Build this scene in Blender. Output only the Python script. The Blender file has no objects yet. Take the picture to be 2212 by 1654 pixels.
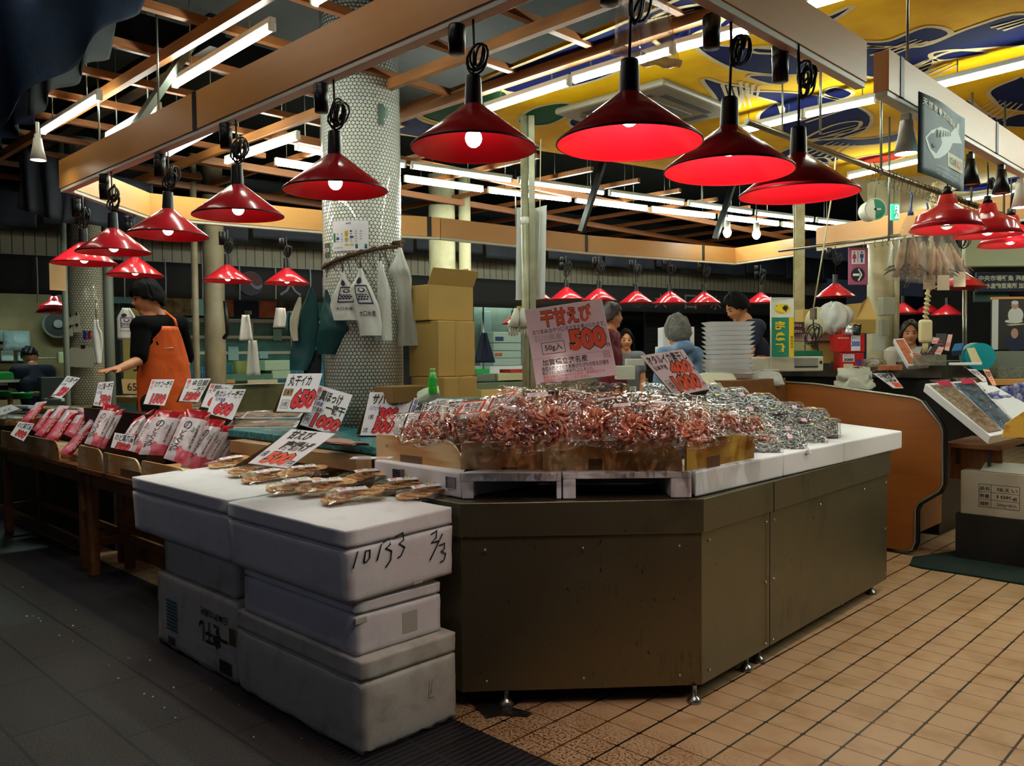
import bpy, bmesh, math, random
from mathutils import Vector as V, Matrix as M4, noise as NZ
C = bpy.context.scene.collection
R = random.Random(7)
PI = math.pi
# ---------------------------------------------------------------- view geometry (frame taken as 2212 x 1654)
FOC = 1800.0
AX = V((0.71460176, 0.69947367, -0.00899489)); AY = V((0.01686559, -0.03008222, -0.99940513)); AZ = V((-0.69932816, 0.71402496, -0.03329385))
EYE = V((0, 0, 1.5))
RT = V((0.7144, 0.6997, 0)); FW = V((-0.6997, 0.7144, 0)); UP = V((0, 0, 1))
def ray(px, py): return AX*((px-1106)/FOC) + AY*((py-827)/FOC) + AZ
def Pz(px, py, z): d = ray(px, py); return EYE + d*((z-1.5)/d.z)
def Px(px, py, x): d = ray(px, py); return EYE + d*(x/d.x)
def Py(px, py, y): d = ray(px, py); return EYE + d*(y/d.y)
def Pd(px, py, d): return EYE + ray(px, py)*d
def Pn(px, py, p0, n): d = ray(px, py); return EYE + d*((p0-EYE).dot(n)/d.dot(n))
def pix(p):
    c = V(p)-EYE; w = c.dot(AZ); return 1106+FOC*c.dot(AX)/w, 827+FOC*c.dot(AY)/w, w
cam = bpy.data.cameras.new('camera'); cam.lens = 36*FOC/2212; cam.sensor_width = 36; cam.clip_end = 100; cam.clip_start = .05
co = bpy.data.objects.new('camera', cam); C.objects.link(co)
co.matrix_world = M4(((AX.x, -AY.x, -AZ.x, 0), (AX.y, -AY.y, -AZ.y, 0), (AX.z, -AY.z, -AZ.z, 1.5), (0, 0, 0, 1)))
bpy.context.scene.camera = co
# ---------------------------------------------------------------- materials
def hexc(h):
    if not isinstance(h, str): return tuple(h)[:3]
    o = []
    for i in (0, 2, 4):
        c = int(h[i:i+2], 16)/255
        o.append(c/12.92 if c <= .04045 else ((c+.055)/1.055)**2.4)
    return tuple(o)
class NT:
    def __init__(s, name):
        s.m = bpy.data.materials.new(name); s.m.use_nodes = True; s.t = s.m.node_tree; s.b = s.t.nodes['Principled BSDF']; s.out = s.t.nodes['Material Output']
    def n(s, typ, **kw):
        d = s.t.nodes.new(typ)
        for k, v in kw.items():
            if k[0] == '_': s.inp(d, k[1:], v)
            else: setattr(d, k, v)
        return d
    def inp(s, d, k, v):
        k = int(k) if k.isdigit() else k.replace('__', ' ')
        if hasattr(v, 'links'): s.t.links.new(v, d.inputs[k])
        else: d.inputs[k].default_value = v
    def math(s, op, a, b=0.0, c=None):
        d = s.n('ShaderNodeMath', operation=op); s.inp(d, '0', a); s.inp(d, '1', b)
        if c is not None: s.inp(d, '2', c)
        return d.outputs[0]
    def mix(s, f, a, b):
        d = s.n('ShaderNodeMix', data_type='RGBA'); s.inp(d, '0', f)
        for k, v in ((6, a), (7, b)):
            if hasattr(v, 'links'): s.t.links.new(v, d.inputs[k])
            else: d.inputs[k].default_value = (*hexc(v), 1)
        return d.outputs[2]
    def set(s, k, v):
        if hasattr(v, 'links'): s.t.links.new(v, s.b.inputs[k])
        else: s.b.inputs[k].default_value = v
    def coord(s, scale=(1, 1, 1), world=False, rot=(0, 0, 0)):
        src = s.n('ShaderNodeNewGeometry').outputs['Position'] if world else s.n('ShaderNodeTexCoord').outputs['Object']
        mp = s.n('ShaderNodeMapping'); s.inp(mp, 'Vector', src); mp.inputs['Scale'].default_value = scale; mp.inputs['Rotation'].default_value = rot
        return mp.outputs[0]
    def noise(s, vec, scale, detail=4, rough=.55, dist=0):
        d = s.n('ShaderNodeTexNoise'); s.inp(d, 'Vector', vec); d.inputs['Scale'].default_value = scale; d.inputs['Detail'].default_value = detail
        d.inputs['Roughness'].default_value = rough; d.inputs['Distortion'].default_value = dist; return d.outputs[0]
    def ramp(s, f, a, b): return s.n('ShaderNodeMapRange', _0=f, _1=a, _2=b).outputs[0]
    def bump(s, h, strength=.3, dist=.01):
        d = s.n('ShaderNodeBump'); s.inp(d, 'Height', h); d.inputs['Strength'].default_value = strength; d.inputs['Distance'].default_value = dist; s.set('Normal', d.outputs[0])
def pm(name, col, rough=.5, metal=0, spec=.5, em=None, es=0, var=None, vs=20, bump=0, bs=60, bd=.004, sss=0):
    t = NT(name); t.set('Base Color', (*hexc(col), 1)); t.set('Roughness', rough); t.set('Metallic', metal); t.set('Specular IOR Level', spec)
    if var:
        v = t.coord(); t.set('Base Color', t.mix(t.ramp(t.noise(v, vs), .35, .65), col, var))
    if bump: t.bump(t.noise(t.coord(), bs), bump, bd)
    if em: t.set('Emission Color', (*hexc(em), 1)); t.set('Emission Strength', es)
    return t.m
def wood(name, a, b, axis=0, rough=.45, sc=1, knots=False, bw=.25, rg=(.25, .75)):
    t = NT(name); s = [14*sc]*3; s[axis] = 1.1*sc
    v = t.coord(tuple(s)); n = t.noise(v, 1.6, 5, .6, 1.2)
    w = t.n('ShaderNodeTexWave', _Vector=v); w.inputs['Scale'].default_value = .5; w.inputs['Distortion'].default_value = 5; w.inputs['Detail'].default_value = 2
    f = t.math('ADD', t.math('MULTIPLY', n, .6), t.math('MULTIPLY', w.outputs[1], bw))
    c = t.mix(t.ramp(f, *rg), a, b)
    if knots:
        vo = t.n('ShaderNodeTexVoronoi', _Vector=t.coord((7, 7, 11))); vo.inputs['Scale'].default_value = 1
        k = t.ramp(vo.outputs['Distance'], .16, .06); c = t.mix(k, c, '5a3514')
    t.set('Base Color', c); t.set('Roughness', rough); return t.m
def emis(name, col, st): return pm(name, col, em=col, es=st)
def film(name, tint='ffffff', base=.10, amt=.55, bscale=28, rough=.12, bstr=1):
    """clear plastic film: mostly transparent, glossy wrinkles"""
    t = NT(name); t.t.nodes.remove(t.b)
    tr = t.n('ShaderNodeBsdfTransparent', _Color=(*hexc(tint), 1)); gl = t.n('ShaderNodeBsdfGlossy', _Roughness=rough)
    nz = t.math('ADD', t.noise(t.coord(), bscale, 2, .5, 1.2), t.math('MULTIPLY', t.math('ABSOLUTE', t.math('SUBTRACT', t.noise(t.coord(), bscale*.45, 2, .4, 2.5), .5)), 2.5))
    bp = t.n('ShaderNodeBump', _Height=nz); bp.inputs['Strength'].default_value = bstr; bp.inputs['Distance'].default_value = .02
    t.t.links.new(bp.outputs[0], gl.inputs['Normal'])
    lw = t.n('ShaderNodeLayerWeight', _Blend=.35); t.t.links.new(bp.outputs[0], lw.inputs['Normal'])
    fac = t.math('ADD', t.math('MULTIPLY', lw.outputs['Fresnel'], amt), base)
    mx = t.n('ShaderNodeMixShader'); t.inp(mx, '0', fac); t.t.links.new(tr.outputs[0], mx.inputs[1]); t.t.links.new(gl.outputs[0], mx.inputs[2])
    t.t.links.new(mx.outputs[0], t.out.inputs[0]); return t.m
def milky(name, col, alpha, rough=.3, bscale=20):
    t = NT(name); t.set('Base Color', (*hexc(col), 1)); t.set('Roughness', rough); t.set('Alpha', alpha); t.bump(t.noise(t.coord(), bscale, 4, .6, .5), .8, .01); return t.m
K = {}
def col(h, rough=.5, **kw):
    k = (h, rough, tuple(sorted(kw.items())))
    if k not in K: K[k] = pm('paint_'+str(h), h, rough, **kw)
    return K[k]
# ---------------------------------------------------------------- mesh building
class MB:
    def __init__(s): s.v = []; s.f = []; s.mi = []; s.sm = []
    def add(s, v, f, m=0, sm=False, T=None):
        o = len(s.v); s.v += [tuple(T @ V(p)) if T else tuple(p) for p in v]
        for q in f: s.f.append(tuple(i+o for i in q)); s.mi.append(m); s.sm.append(sm)
        return s
    def box(s, a, b, m=0, T=None):
        x0, y0, z0 = a; x1, y1, z1 = b
        return s.add([(x0, y0, z0), (x1, y0, z0), (x1, y1, z0), (x0, y1, z0), (x0, y0, z1), (x1, y0, z1), (x1, y1, z1), (x0, y1, z1)],
                     [(3, 2, 1, 0), (4, 5, 6, 7), (0, 1, 5, 4), (1, 2, 6, 5), (2, 3, 7, 6), (3, 0, 4, 7)], m, False, T)
    def lathe(s, prof, n=24, m=0, T=None, sm=True, mats=None):
        v = []; k = len(prof)
        for i in range(n):
            a = 2*PI*i/n; v += [(r*math.cos(a), r*math.sin(a), z) for r, z in prof]
        for j in range(k-1):
            mm = mats[j] if mats else m
            s.add(v if j == 0 else [], [], m)
            o = len(s.v)-len(v)
            for i in range(n):
                i2 = (i+1) % n; s.f.append((o+i*k+j, o+i2*k+j, o+i2*k+j+1, o+i*k+j+1)); s.mi.append(mm); s.sm.append(sm)
        if T:
            o = len(s.v)-len(v); s.v[o:] = [tuple(T @ V(p)) for p in s.v[o:]]
        return s
    def cyl(s, a, b, r, n=12, m=0, r2=None, cap=True, sm=True):
        a = V(a); b = V(b); d = (b-a); L = d.length; q = d.to_track_quat('Z', 'Y').to_matrix().to_4x4(); T = M4.Translation(a) @ q; r2 = r if r2 is None else r2
        v = [(r*math.cos(2*PI*i/n), r*math.sin(2*PI*i/n), 0) for i in range(n)]+[(r2*math.cos(2*PI*i/n), r2*math.sin(2*PI*i/n), L) for i in range(n)]
        s.add(v, [(i, (i+1) % n, n+(i+1) % n, n+i) for i in range(n)], m, sm, T)
        if cap:
            o = len(s.v)-2*n; s.f += [tuple(o+i for i in reversed(range(n))), tuple(o+n+i for i in range(n))]; s.mi += [m, m]; s.sm += [False, False]
        return s
    def tube(s, pts, r, n=6, m=0, closed=False):
        pts = [V(p) for p in pts]; k = len(pts); rs = r if isinstance(r, (list, tuple)) else [r]*k
        up = V((0, 0, 1)); v = []
        prev = None
        for i, p in enumerate(pts):
            t = (pts[(i+1) % k]-pts[i-1]) if closed else (pts[min(i+1, k-1)]-pts[max(i-1, 0)])
            t = t.normalized() if t.length > 1e-9 else V((0, 0, 1))
            a = prev if prev is not None else (up if abs(t.z) < .9 else V((1, 0, 0)))
            a = (a-t*a.dot(t)).normalized(); prev = a; b = t.cross(a)
            v += [p+(a*math.cos(2*PI*j/n)+b*math.sin(2*PI*j/n))*rs[i] for j in range(n)]
        f = []
        for i in range(k if closed else k-1):
            i2 = (i+1) % k
            f += [(i*n+j, i*n+(j+1) % n, i2*n+(j+1) % n, i2*n+j) for j in range(n)]
        if not closed: f += [tuple(reversed(range(n))), tuple((k-1)*n+j for j in range(n))]
        return s.add(v, f, m, True)
    def prism(s, pts, dvec, m=0, T=None):
        """polygon outline (3D points) extruded by dvec"""
        pts = [V(p) for p in pts]; n = len(pts); d = V(dvec)
        v = pts+[p+d for p in pts]
        return s.add(v, [tuple(reversed(range(n))), tuple(range(n, 2*n))]+[(i, (i+1) % n, n+(i+1) % n, n+i) for i in range(n)], m, False, T)
    def quad(s, a, b, c, d, m=0): return s.add([a, b, c, d], [(0, 1, 2, 3)], m)
    def grid(s, fn, nu, nv, m=0, sm=True, T=None, mfn=None):
        v = [fn(i/nu, j/nv) for j in range(nv+1) for i in range(nu+1)]
        o = len(s.v); s.add(v, [], m, sm, T)
        for j in range(nv):
            for i in range(nu):
                a = o+j*(nu+1)+i; s.f.append((a, a+1, a+nu+2, a+nu+1)); s.mi.append(mfn(i/nu, j/nv) if mfn else m); s.sm.append(sm)
        return s
    def ball(s, c, r, n=12, m=0, sc=(1, 1, 1), T=None):
        c = V(c); k = max(6, n//2+1); v = []; f = []
        for j in range(k+1):
            th = PI*j/k
            v += [c+V((r*sc[0]*math.sin(th)*math.cos(2*PI*i/n), r*sc[1]*math.sin(th)*math.sin(2*PI*i/n), r*sc[2]*math.cos(th))) for i in range(n)]
        for j in range(k): f += [(j*n+i, (j+1)*n+i, (j+1)*n+(i+1) % n, j*n+(i+1) % n) for i in range(n)]
        return s.add(v, f, m, True, T)
    def mesh(s, name):
        me = bpy.data.meshes.new(name); me.from_pydata(s.v, [], s.f); me.polygons.foreach_set('material_index', s.mi); me.polygons.foreach_set('use_smooth', s.sm); me.update(); return me
    def build(s, name, mats, parent=None, bevel=0, T=None, seg=2, sub=0, sol=0):
        me = s.mesh(name)
        for m in (mats if isinstance(mats, (list, tuple)) else [mats]): me.materials.append(m)
        o = bpy.data.objects.new(name, me); C.objects.link(o)
        if parent: o.parent = parent
        if T: o.matrix_local = T
        if sol: md = o.modifiers.new('thickness', 'SOLIDIFY'); md.thickness = sol; md.offset = 0
        if bevel: md = o.modifiers.new('bevel', 'BEVEL'); md.width = bevel; md.segments = seg; md.limit_method = 'ANGLE'; md.angle_limit = .7
        if sub: md = o.modifiers.new('smooth', 'SUBSURF'); md.levels = sub; md.render_levels = sub
        return o
def mb(): return MB()
def tag(o, label=None, cat=None, group=None, kind=None):
    for k, v in (('label', label), ('category', cat), ('group', group), ('kind', kind)):
        if v: o[k] = v
    return o
def thing(name, label, cat, loc=(0, 0, 0), rz=0, group=None, T=None):
    o = bpy.data.objects.new(name, None); C.objects.link(o); o.empty_display_size = .1
    if T is not None: o.matrix_world = T
    else: o.location = loc; o.rotation_euler = (0, 0, rz)
    return tag(o, label, cat, group)
KID = {}
def dup(root, label=None, T=None, loc=None, rz=None, group=None):
    """a copy of a thing with copies of its parts and sub-parts"""
    r = root.copy(); C.objects.link(r)
    if label: r['label'] = label
    if group: r['group'] = group
    if T is not None: r.matrix_world = T
    if loc is not None: r.location = loc
    if rz is not None: r.rotation_euler = (0, 0, rz)
    def kids(o, p):
        for ch in [c for c in o.children]:
            c = ch.copy(); C.objects.link(c); c.parent = p; kids(ch, c)
    kids(root, r); return r
def struct(o): o['kind'] = 'structure'; return o
def frame(o, x, y=None, z=None):
    """matrix with origin o, x axis and (approximate) z axis or y axis"""
    x = V(x).normalized()
    if z is not None: z = V(z); z = (z-x*z.dot(x)).normalized(); y = z.cross(x)
    else: y = V(y); y = (y-x*y.dot(x)).normalized(); z = x.cross(y)
    return M4(((x.x, y.x, z.x, o[0]), (x.y, y.y, z.y, o[1]), (x.z, y.z, z.z, o[2]), (0, 0, 0, 1)))
# ---------------------------------------------------------------- lettering
TC = {}
def glyphs(txt, off=0.0, shear=0.0):
    """filled outline of a line of text, about 1 unit high, left aligned: (verts, faces, width)"""
    k = (txt, off, shear)
    if k in TC: return TC[k]
    cu = bpy.data.curves.new('t', 'FONT'); cu.body = txt; cu.resolution_u = 2; cu.offset = off; cu.shear = shear; cu.fill_mode = 'FRONT'
    o = bpy.data.objects.new('t', cu); C.objects.link(o); bpy.context.view_layer.update()
    me = bpy.data.meshes.new_from_object(o)
    v = [tuple(p.co) for p in me.vertices]; f = [tuple(p.vertices) for p in me.polygons]
    bpy.data.objects.remove(o); bpy.data.curves.remove(cu); bpy.data.meshes.remove(me)
    xs = [p[0] for p in v] or [0]; ys = [p[1] for p in v] or [0]
    TC[k] = (v, f, min(xs), max(xs), min(ys), max(ys)); return TC[k]
def letter(b, fn, txt, x0, y0, x1, y1, m=0, off=.012, shear=0, outline=None, omat=0, lift=.0006, rot=0):
    """fit a line of text in the box x0..x1, y0..y1 of surface fn(u, v, h)"""
    v, f, a, c, d, e = glyphs(txt, off, shear)
    if not v: return
    sx = (x1-x0)/(c-a); sy = (y1-y0)/(e-d); cr, sr = math.cos(rot), math.sin(rot); cx, cy = (x0+x1)/2, (y0+y1)/2
    def mp(p, h):
        x = x0+(p[0]-a)*sx-cx; y = y0+(p[1]-d)*sy-cy
        return fn(cx+x*cr-y*sr, cy+x*sr+y*cr, h)
    if outline:
        v2, f2 = glyphs(txt, off+outline, shear)[:2]; b.add([mp(p, lift) for p in v2], f2, omat)
    b.add([mp(p, lift*2.2) for p in v], f, m)
def flat(T, w, h):
    """surface function of a w x h rectangle in the xz plane of T (front towards -y)"""
    return lambda u, v, k: T @ V(((u-.5)*w, -k, v*h))
# ================================================================ THE SETTING
def granite():
    t = NT('granite_paving'); v = t.coord(world=True)
    br = t.n('ShaderNodeTexBrick', _Vector=v, offset=.45); br.inputs['Scale'].default_value = 1; br.inputs['Brick Width'].default_value = .62; br.inputs['Row Height'].default_value = .31
    br.inputs['Mortar Size'].default_value = .007; br.inputs['Color1'].default_value = (.06, .055, .055, 1); br.inputs['Color2'].default_value = (.085, .074, .064, 1); br.inputs['Mortar'].default_value = (.008, .007, .007, 1)
    n = t.noise(v, 110, 3, .85); c = t.mix(t.ramp(n, .38, .66), '070607', br.outputs[0])
    t.set('Base Color', c); t.set('Roughness', .5); t.bump(t.math('ADD', n, br.outputs[1]), .5, .004); return t.m
def ribbed():
    t = NT('ribbed_drain_cover'); v = t.coord(world=True); s = t.n('ShaderNodeSeparateXYZ', _0=v)
    fx = t.math('FRACT', t.math('MULTIPLY', s.outputs[0], 34)); rib = t.math('GREATER_THAN', fx, .38)
    fy = t.math('FRACT', t.math('MULTIPLY', t.math('ADD', s.outputs[1], -1.74), 3.92)); gap = t.math('GREATER_THAN', fy, .07)
    seam = t.math('GREATER_THAN', t.math('FRACT', t.math('MULTIPLY', s.outputs[0], 2.5)), .02)
    h = t.math('MULTIPLY', t.math('MAXIMUM', rib, t.math('SUBTRACT', 1.0, gap)), seam)
    c = t.mix(h, '030303', t.mix(t.noise(v, 60), '1c1a20', '343138')); t.set('Base Color', c); t.set('Roughness', .5); t.bump(h, 1, .006); return t.m
def floortile():
    t = NT('glazed_floor_tile'); v = t.coord(world=True); s = t.n('ShaderNodeSeparateXYZ', _0=v)
    # tile pitch .1573 x .144, wide dark joints along y, thin joints along x, small rounded corners
    fx = t.math('ABSOLUTE', t.math('SUBTRACT', t.math('FRACT', t.math('MULTIPLY', t.math('SUBTRACT', s.outputs[0], XOFF), 1/.1573)), .5))
    fy = t.math('ABSOLUTE', t.math('SUBTRACT', t.math('FRACT', t.math('MULTIPLY', t.math('SUBTRACT', s.outputs[1], YOFF), 1/.1444)), .5))
    ex = t.math('SUBTRACT', .5, fx); ey = t.math('SUBTRACT', .5, fy)
    jx = t.math('LESS_THAN', ex, .03); jy = t.math('LESS_THAN', ey, .014)
    cor = t.math('LESS_THAN', t.math('ADD', ex, ey), .085)
    j = t.math('MAXIMUM', t.math('MAXIMUM', jx, jy), cor)
    big = t.noise(v, 2.2, 4, .6); sp = t.noise(v, 90, 3, .7)
    base = t.mix(t.ramp(t.noise(v, 5, 4), .45, .8), 'c3a079', 'a47b4c')
    # speckled wear near the drain
    wear = t.math('MULTIPLY', t.ramp(s.outputs[1], 2.75, 2.35), t.ramp(s.outputs[0], -2.7, -2.2))
    base = t.mix(t.math('MULTIPLY', t.ramp(sp, .48, .6), t.math('MAXIMUM', t.ramp(s.outputs[1], 2.85, 2.45), 0)), base, '4a2510')
    jc = t.mix(t.ramp(t.noise(v, 3), .45, .62), '0d0907', '5d3a10')
    t.set('Base Color', t.mix(j, base, jc)); t.set('Roughness', t.math('ADD', .22, t.math('MULTIPLY', big, .3)))
    t.bump(t.math('ADD', t.math('MULTIPLY', t.math('SUBTRACT', 1, j), 1), t.math('MULTIPLY', t.noise(v, 14), .5)), .35, .004); return t.m
# tile lattice phase, from one measured joint crossing
_q = Pz(1500+370/4.672, 1300+1097/4.672, 0); XOFF, YOFF = _q.x, _q.y
struct(mb().box((-16, 2.25, -.1), (4, 17, 0)).build('floor', floortile()))
struct(mb().box((-16, -4, -.1), (4, 1.74, 0)).build('floor_pavement', granite()))
struct(mb().box((-16, 1.74, -.1), (4, 2.25, -.002)).build('floor_drain_cover', ribbed()))
# ---- roof deck, purlins and battens
def deck():
    t = NT('dark_roof_deck'); v = t.coord(world=True); s = t.n('ShaderNodeSeparateXYZ', _0=v)
    f = t.math('LESS_THAN', t.math('FRACT', t.math('MULTIPLY', s.outputs[0], 7)), .06)
    t.set('Base Color', t.mix(f, t.mix(t.noise(v, 1.5), '050807', '0b0f0e'), '080a0a')); t.set('Roughness', .6); t.set('Specular IOR Level', .25); t.bump(t.math('SUBTRACT', 1, f), .8, .01); return t.m
struct(mb().box((-16, -4, 3.9), (4, 17, 4.0)).build('ceiling', deck()))
WB = wood('batten_pine', 'a56a34', '7a4a22', 0); WBY = wood('batten_pine_cross', '935a30', '6c401f', 1)
for y in (1.05, 2.12, 2.72, 3.38): struct(mb().box((-13, y-.022, 3.235), (1.5 if y < 3.2 else -1.0, y+.022, 3.3)).build('ceiling_rail', WB))
for i in range(20): struct(mb().box((-12.6+.63*i, -.2, 3.3), (-12.555+.63*i, 3.88, 3.345)).build('ceiling_batten', WBY))
for i in range(11): struct(mb().box((-8.8, 4.1+.78*i, 3.3), (-5.2, 4.145+.78*i, 3.345)).build('ceiling_batten', WBY))
for x in (-6.0, -7.2, -8.4): struct(mb().box((x-.022, 3.4, 3.235), (x+.022, 13, 3.3)).build('ceiling_rail', WBY))
blk = pm('black_steel', '0b0e0e', .35, .3); gsteel = pm('grey_steel', '7d8579', .45, .6)
struct(mb().box((-9.2, -1.5, 3.38), (-9.05, 9, 3.58)).build('ceiling_joist', blk)); struct(mb().box((-5.35, -1.5, 3.4), (-5.2, 3.9, 3.6)).build('ceiling_joist', blk))
struct(mb().box((-12.5, 2.4, 3.4), (-4.9, 2.5, 3.6)).build('ceiling_joist', blk))
# ---- painted ceiling over the stall
ZM = 3.32
cream = pm('ceiling_cream', 'bfae88', .95, spec=.08); yel = pm('mural_yellow', 'e2b012', .95, spec=.08, var='d09c08', vs=3); navy = pm('mural_navy', '0e174c', .95, spec=.08, var='0a113a', vs=3); grn = pm('mural_green', '1f4a2c', .95, spec=.08); redm = pm('mural_red', 'a8301f', .95, spec=.08)
MUR = [  # (colour index, pixel outline on the ceiling plane)
 (2, [(866,288),(866,250),(1320,62),(1520,-20),(1640,-20),(1560,60),(1400,120),(1290,170),(1150,200),(1040,190),(960,215),(900,240),(915,262),(1000,280),(1100,290),(1157,322)]),
 (3, [(905,245),(930,222),(975,215),(1000,195),(1045,190),(1085,195),(1100,215),(1060,228),(1020,262),(960,265)]),
 (3, [(1120,262),(1150,235),(1215,222),(1240,235),(1200,262),(1160,270)]),
 (2, [(1230,262),(1270,240),(1330,240),(1370,262),(1330,282),(1260,280)]),
 (2, [(1310,318),(1360,302),(1440,300),(1455,325),(1400,340)]),
 (2, [(1400,60),(1440,25),(1530,10),(1560,40),(1500,70),(1440,100)]),
 (2, [(1505,95),(1560,98),(1700,108),(1800,122),(1790,150),(1700,160),(1600,150),(1540,125)]),
 (2, [(1520,170),(1560,180),(1615,190),(1600,200),(1590,235),(1560,230),(1545,205)]),
 (2, [(1615,200),(1680,198),(1760,205),(1830,222),(1880,250),(1860,285),(1790,300),(1700,292),(1690,260),(1690,225)]),
 (2, [(1618,165),(1650,162),(1700,168),(1670,180)]), (2, [(1625,105),(1660,100),(1690,112),(1640,112)]),
 (2, [(1780,200),(1805,188),(1840,200),(1815,212)]),
 (2, [(1640,250),(1665,228),(1680,225),(1685,262),(1650,280)]),
 (2, [(1860,90),(1920,88),(2000,58),(2050,70),(2000,90),(1900,100)]),
 (2, [(1858,105),(1990,100),(2090,62),(2212,30),(2230,90),(2150,100),(2060,108),(2010,125),(1960,150),(1900,165),(1858,155)]),
 (2, [(1925,160),(1980,140),(2015,128),(2000,155),(1960,172)]),
 (2, [(2015,115),(2060,108),(2130,112),(2080,122),(2030,128)]),
 (2, [(1760,45),(1800,30),(1840,12),(1800,40)]),
 (2, [(2090,215),(2120,240),(2165,255),(2212,245),(2240,270),(2180,272),(2120,262),(2085,235)]),
 (2, [(2140,195),(2190,172),(2215,170),(2230,235),(2170,232),(2150,215)]),
 (2, [(1740,300),(1800,270),(1855,262),(1840,282),(1790,292)]),
 (2, [(1745,310),(1800,298),(1850,300),(1900,295),(1960,285),(1930,305),(1840,314)]),
 (2, [(1680,340),(1700,322),(1740,318),(1790,325),(1810,345),(1740,352)]),
 (4, [(1845,345),(1880,335),(1960,330),(1930,345),(1890,352)]), (3, [(1740,345),(1780,340),(1790,352),(1760,358)]),
 (2, [(2060,410),(2120,395),(2200,380),(2190,395),(2110,412)]),
]
def mural():
    b = mb(); out = [Pz(x, y, ZM) for x, y in ((866,250),(1320,62),(1720,-110),(2600,-200),(2600,330),(2212,372),(1840,386),(1440,368),(1157,324),(866,292))]
    b.prism(out, (0, 0, .04), 1)
    for c, pts in MUR:
        q = [Pz(x, y, ZM) for x, y in pts]; n = len(q)
        # smooth the outline
        sm = []
        for i in range(n):
            p0, p1, p2, p3 = q[i-1], q[i], q[(i+1) % n], q[(i+2) % n]
            for tt in (0, .25, .5, .75): sm.append(.5*((2*p1)+(p2-p0)*tt+(2*p0-5*p1+4*p2-p3)*tt*tt+(3*p1-p0-3*p2+p3)*tt**3))
        n = len(sm); cen = sum(sm, V())/n
        rib = []
        for i in range(n):
            t = (sm[(i+1) % n]-sm[i-1]); nn = V((t.y, -t.x, 0)); nn = nn.normalized() if nn.length else V((1, 0, 0)); rib.append(nn*.026)
        lo = V((0, 0, -.002)); lo2 = V((0, 0, -.004))
        b.add([p+lo for p in sm], [tuple(range(n))], c)
        b.add([p+r+lo2 for p, r in zip(sm, rib)]+[p-r*.2+lo2 for p, r in zip(sm, rib)], [(i, (i+1) % n, n+(i+1) % n, n+i) for i in range(n)], 0)
    # fin and tail lines
    for (x0, y0, x1, y1, k) in ((1560,182,1575,225,5),(1600,176,1600,205,4),(1700,255,1840,215,4),(1775,290,1850,270,4),(1950,150,2010,130,6),(2100,245,2150,215,6),(1400,45,1500,20,4),(2140,60,2212,40,3),(1880,120,1980,85,3),(1740,330,1800,305,5)):
        for i in range(k):
            o = 9*i; p = Pz(x0+o*1.5, y0+o*.35, ZM-.006); q = Pz(x1+o*1.3, y1+o*.2, ZM-.006); t = (q-p).normalized(); nn = V((t.y, -t.x, 0))*.014
            b.quad(p-nn, q-nn*.4, q+nn*.4, p+nn, 0)
    o = b.build('ceiling_mural', [cream, yel, navy, grn, redm]); return struct(o)
mural()
struct(mb().prism([Pz(x, y, ZM) for x, y in ((1840,386),(2212,372),(2600,330),(2600,420),(2212,452),(1990,482),(1880,462))], (0, 0, .05)).build('ceiling_plain', cream))
struct(mb().box((-5.2, 3.9, 3.26), (-1.2, 3.96, 3.36)).build('ceiling_rail', WB))
# air conditioner cassette in the painted ceiling
ac = thing('air_conditioner', 'flush beige ceiling air conditioner cassette in the painted fish ceiling', 'air conditioner', Pz(1395, 238, ZM-.02))
a0 = ac.location
mb().box((-.48, -.48, -.03), (.48, .48, .02)).build('panel', pm('ac_beige', '6f6654', .5), ac, .02)
mb().box((-.24, -.24, -.036), (.24, .24, -.028)).build('grille', pm('ac_grille', '4d4638', .6), ac, .01)
for k in range(4):
    T = M4.Rotation(PI/2*k, 4, 'Z'); mb().box((-.3, .32, -.034), (.3, .38, -.028), 0, T).build('vent', pm('ac_slot', '1a1712', .6), ac)
# ---- fascia beams with lamp tracks
maple = wood('maple_laminate', 'd89c56', 'cc8e48', 0, .4, .6, bw=.1); mapleY = maple
white_tr = pm('track_white', 'd8d6c4', .4); seam = pm('seam_black', '0d0b0a', .5)
NB = [0]
def beam(p, q, zb=2.58, h=.175, th=.06, m=maple, seams=()):
    p = V((p[0], p[1], zb)); q = V((q[0], q[1], zb)); d = (q-p); L = d.length; NB[0] += 1
    T = frame(p, d, z=UP); b = mb(); b.box((0, -th/2, 0), (L, th/2, h), 0)
    for s in seams: b.box((s*L-.02, -th/2-.003, -.001), (s*L+.02, th/2+.003, h+.002), 1)
    o = struct(b.build('trim_%d' % NB[0], [m, seam], None, 0, T))
    mb().box((.0, -th/2+.006, -.022), (L, th/2-.006, 0)).build('lamp_track', white_tr, o, .002); return o
beam((-5.76, 1.83), (-1.15, 1.83), 2.58, .175, .06, maple, (.415,))
beam((-1.32, 1.80), (-1.32, 3.30), 2.545, .155, .05, mapleY); beam((-1.30, 3.46), (-1.30, 8.2), 2.545, .16, .06, mapleY, (.03, .32, .62))
fb = [(-5.76, 1.83), (-6.45, 2.63), (-6.2, 4.04), (-5.91, 4.65), (-5.62, 6.89), (-5.12, 9.02)]
beam((-5.74, 1.86), (-6.45, 2.63), m=maple); beam((-6.45, 2.63), (-6.2, 4.04)); beam((-6.2, 4.04), (-5.81, 5.0), seams=(.9,)); beam((-5.81, 5.0), (-5.62, 6.89), seams=(.98,))
beam((-5.62, 6.89), (-5.10, 9.05), seams=(.75,)); beam((-5.10, 9.05), (-4.15, 8.75)); beam((-3.9, 8.66), (-1.4, 7.85), 2.6, .22, .06, maple, (.35, .8))
rod = pm('rod_grey', '8b9086', .35, .8)
def rod_(a, b, r, lab, name='hanger_rod'):
    return tag(mb().cyl(a, b, r, 8).build(name, rod), lab, 'rod')
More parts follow.
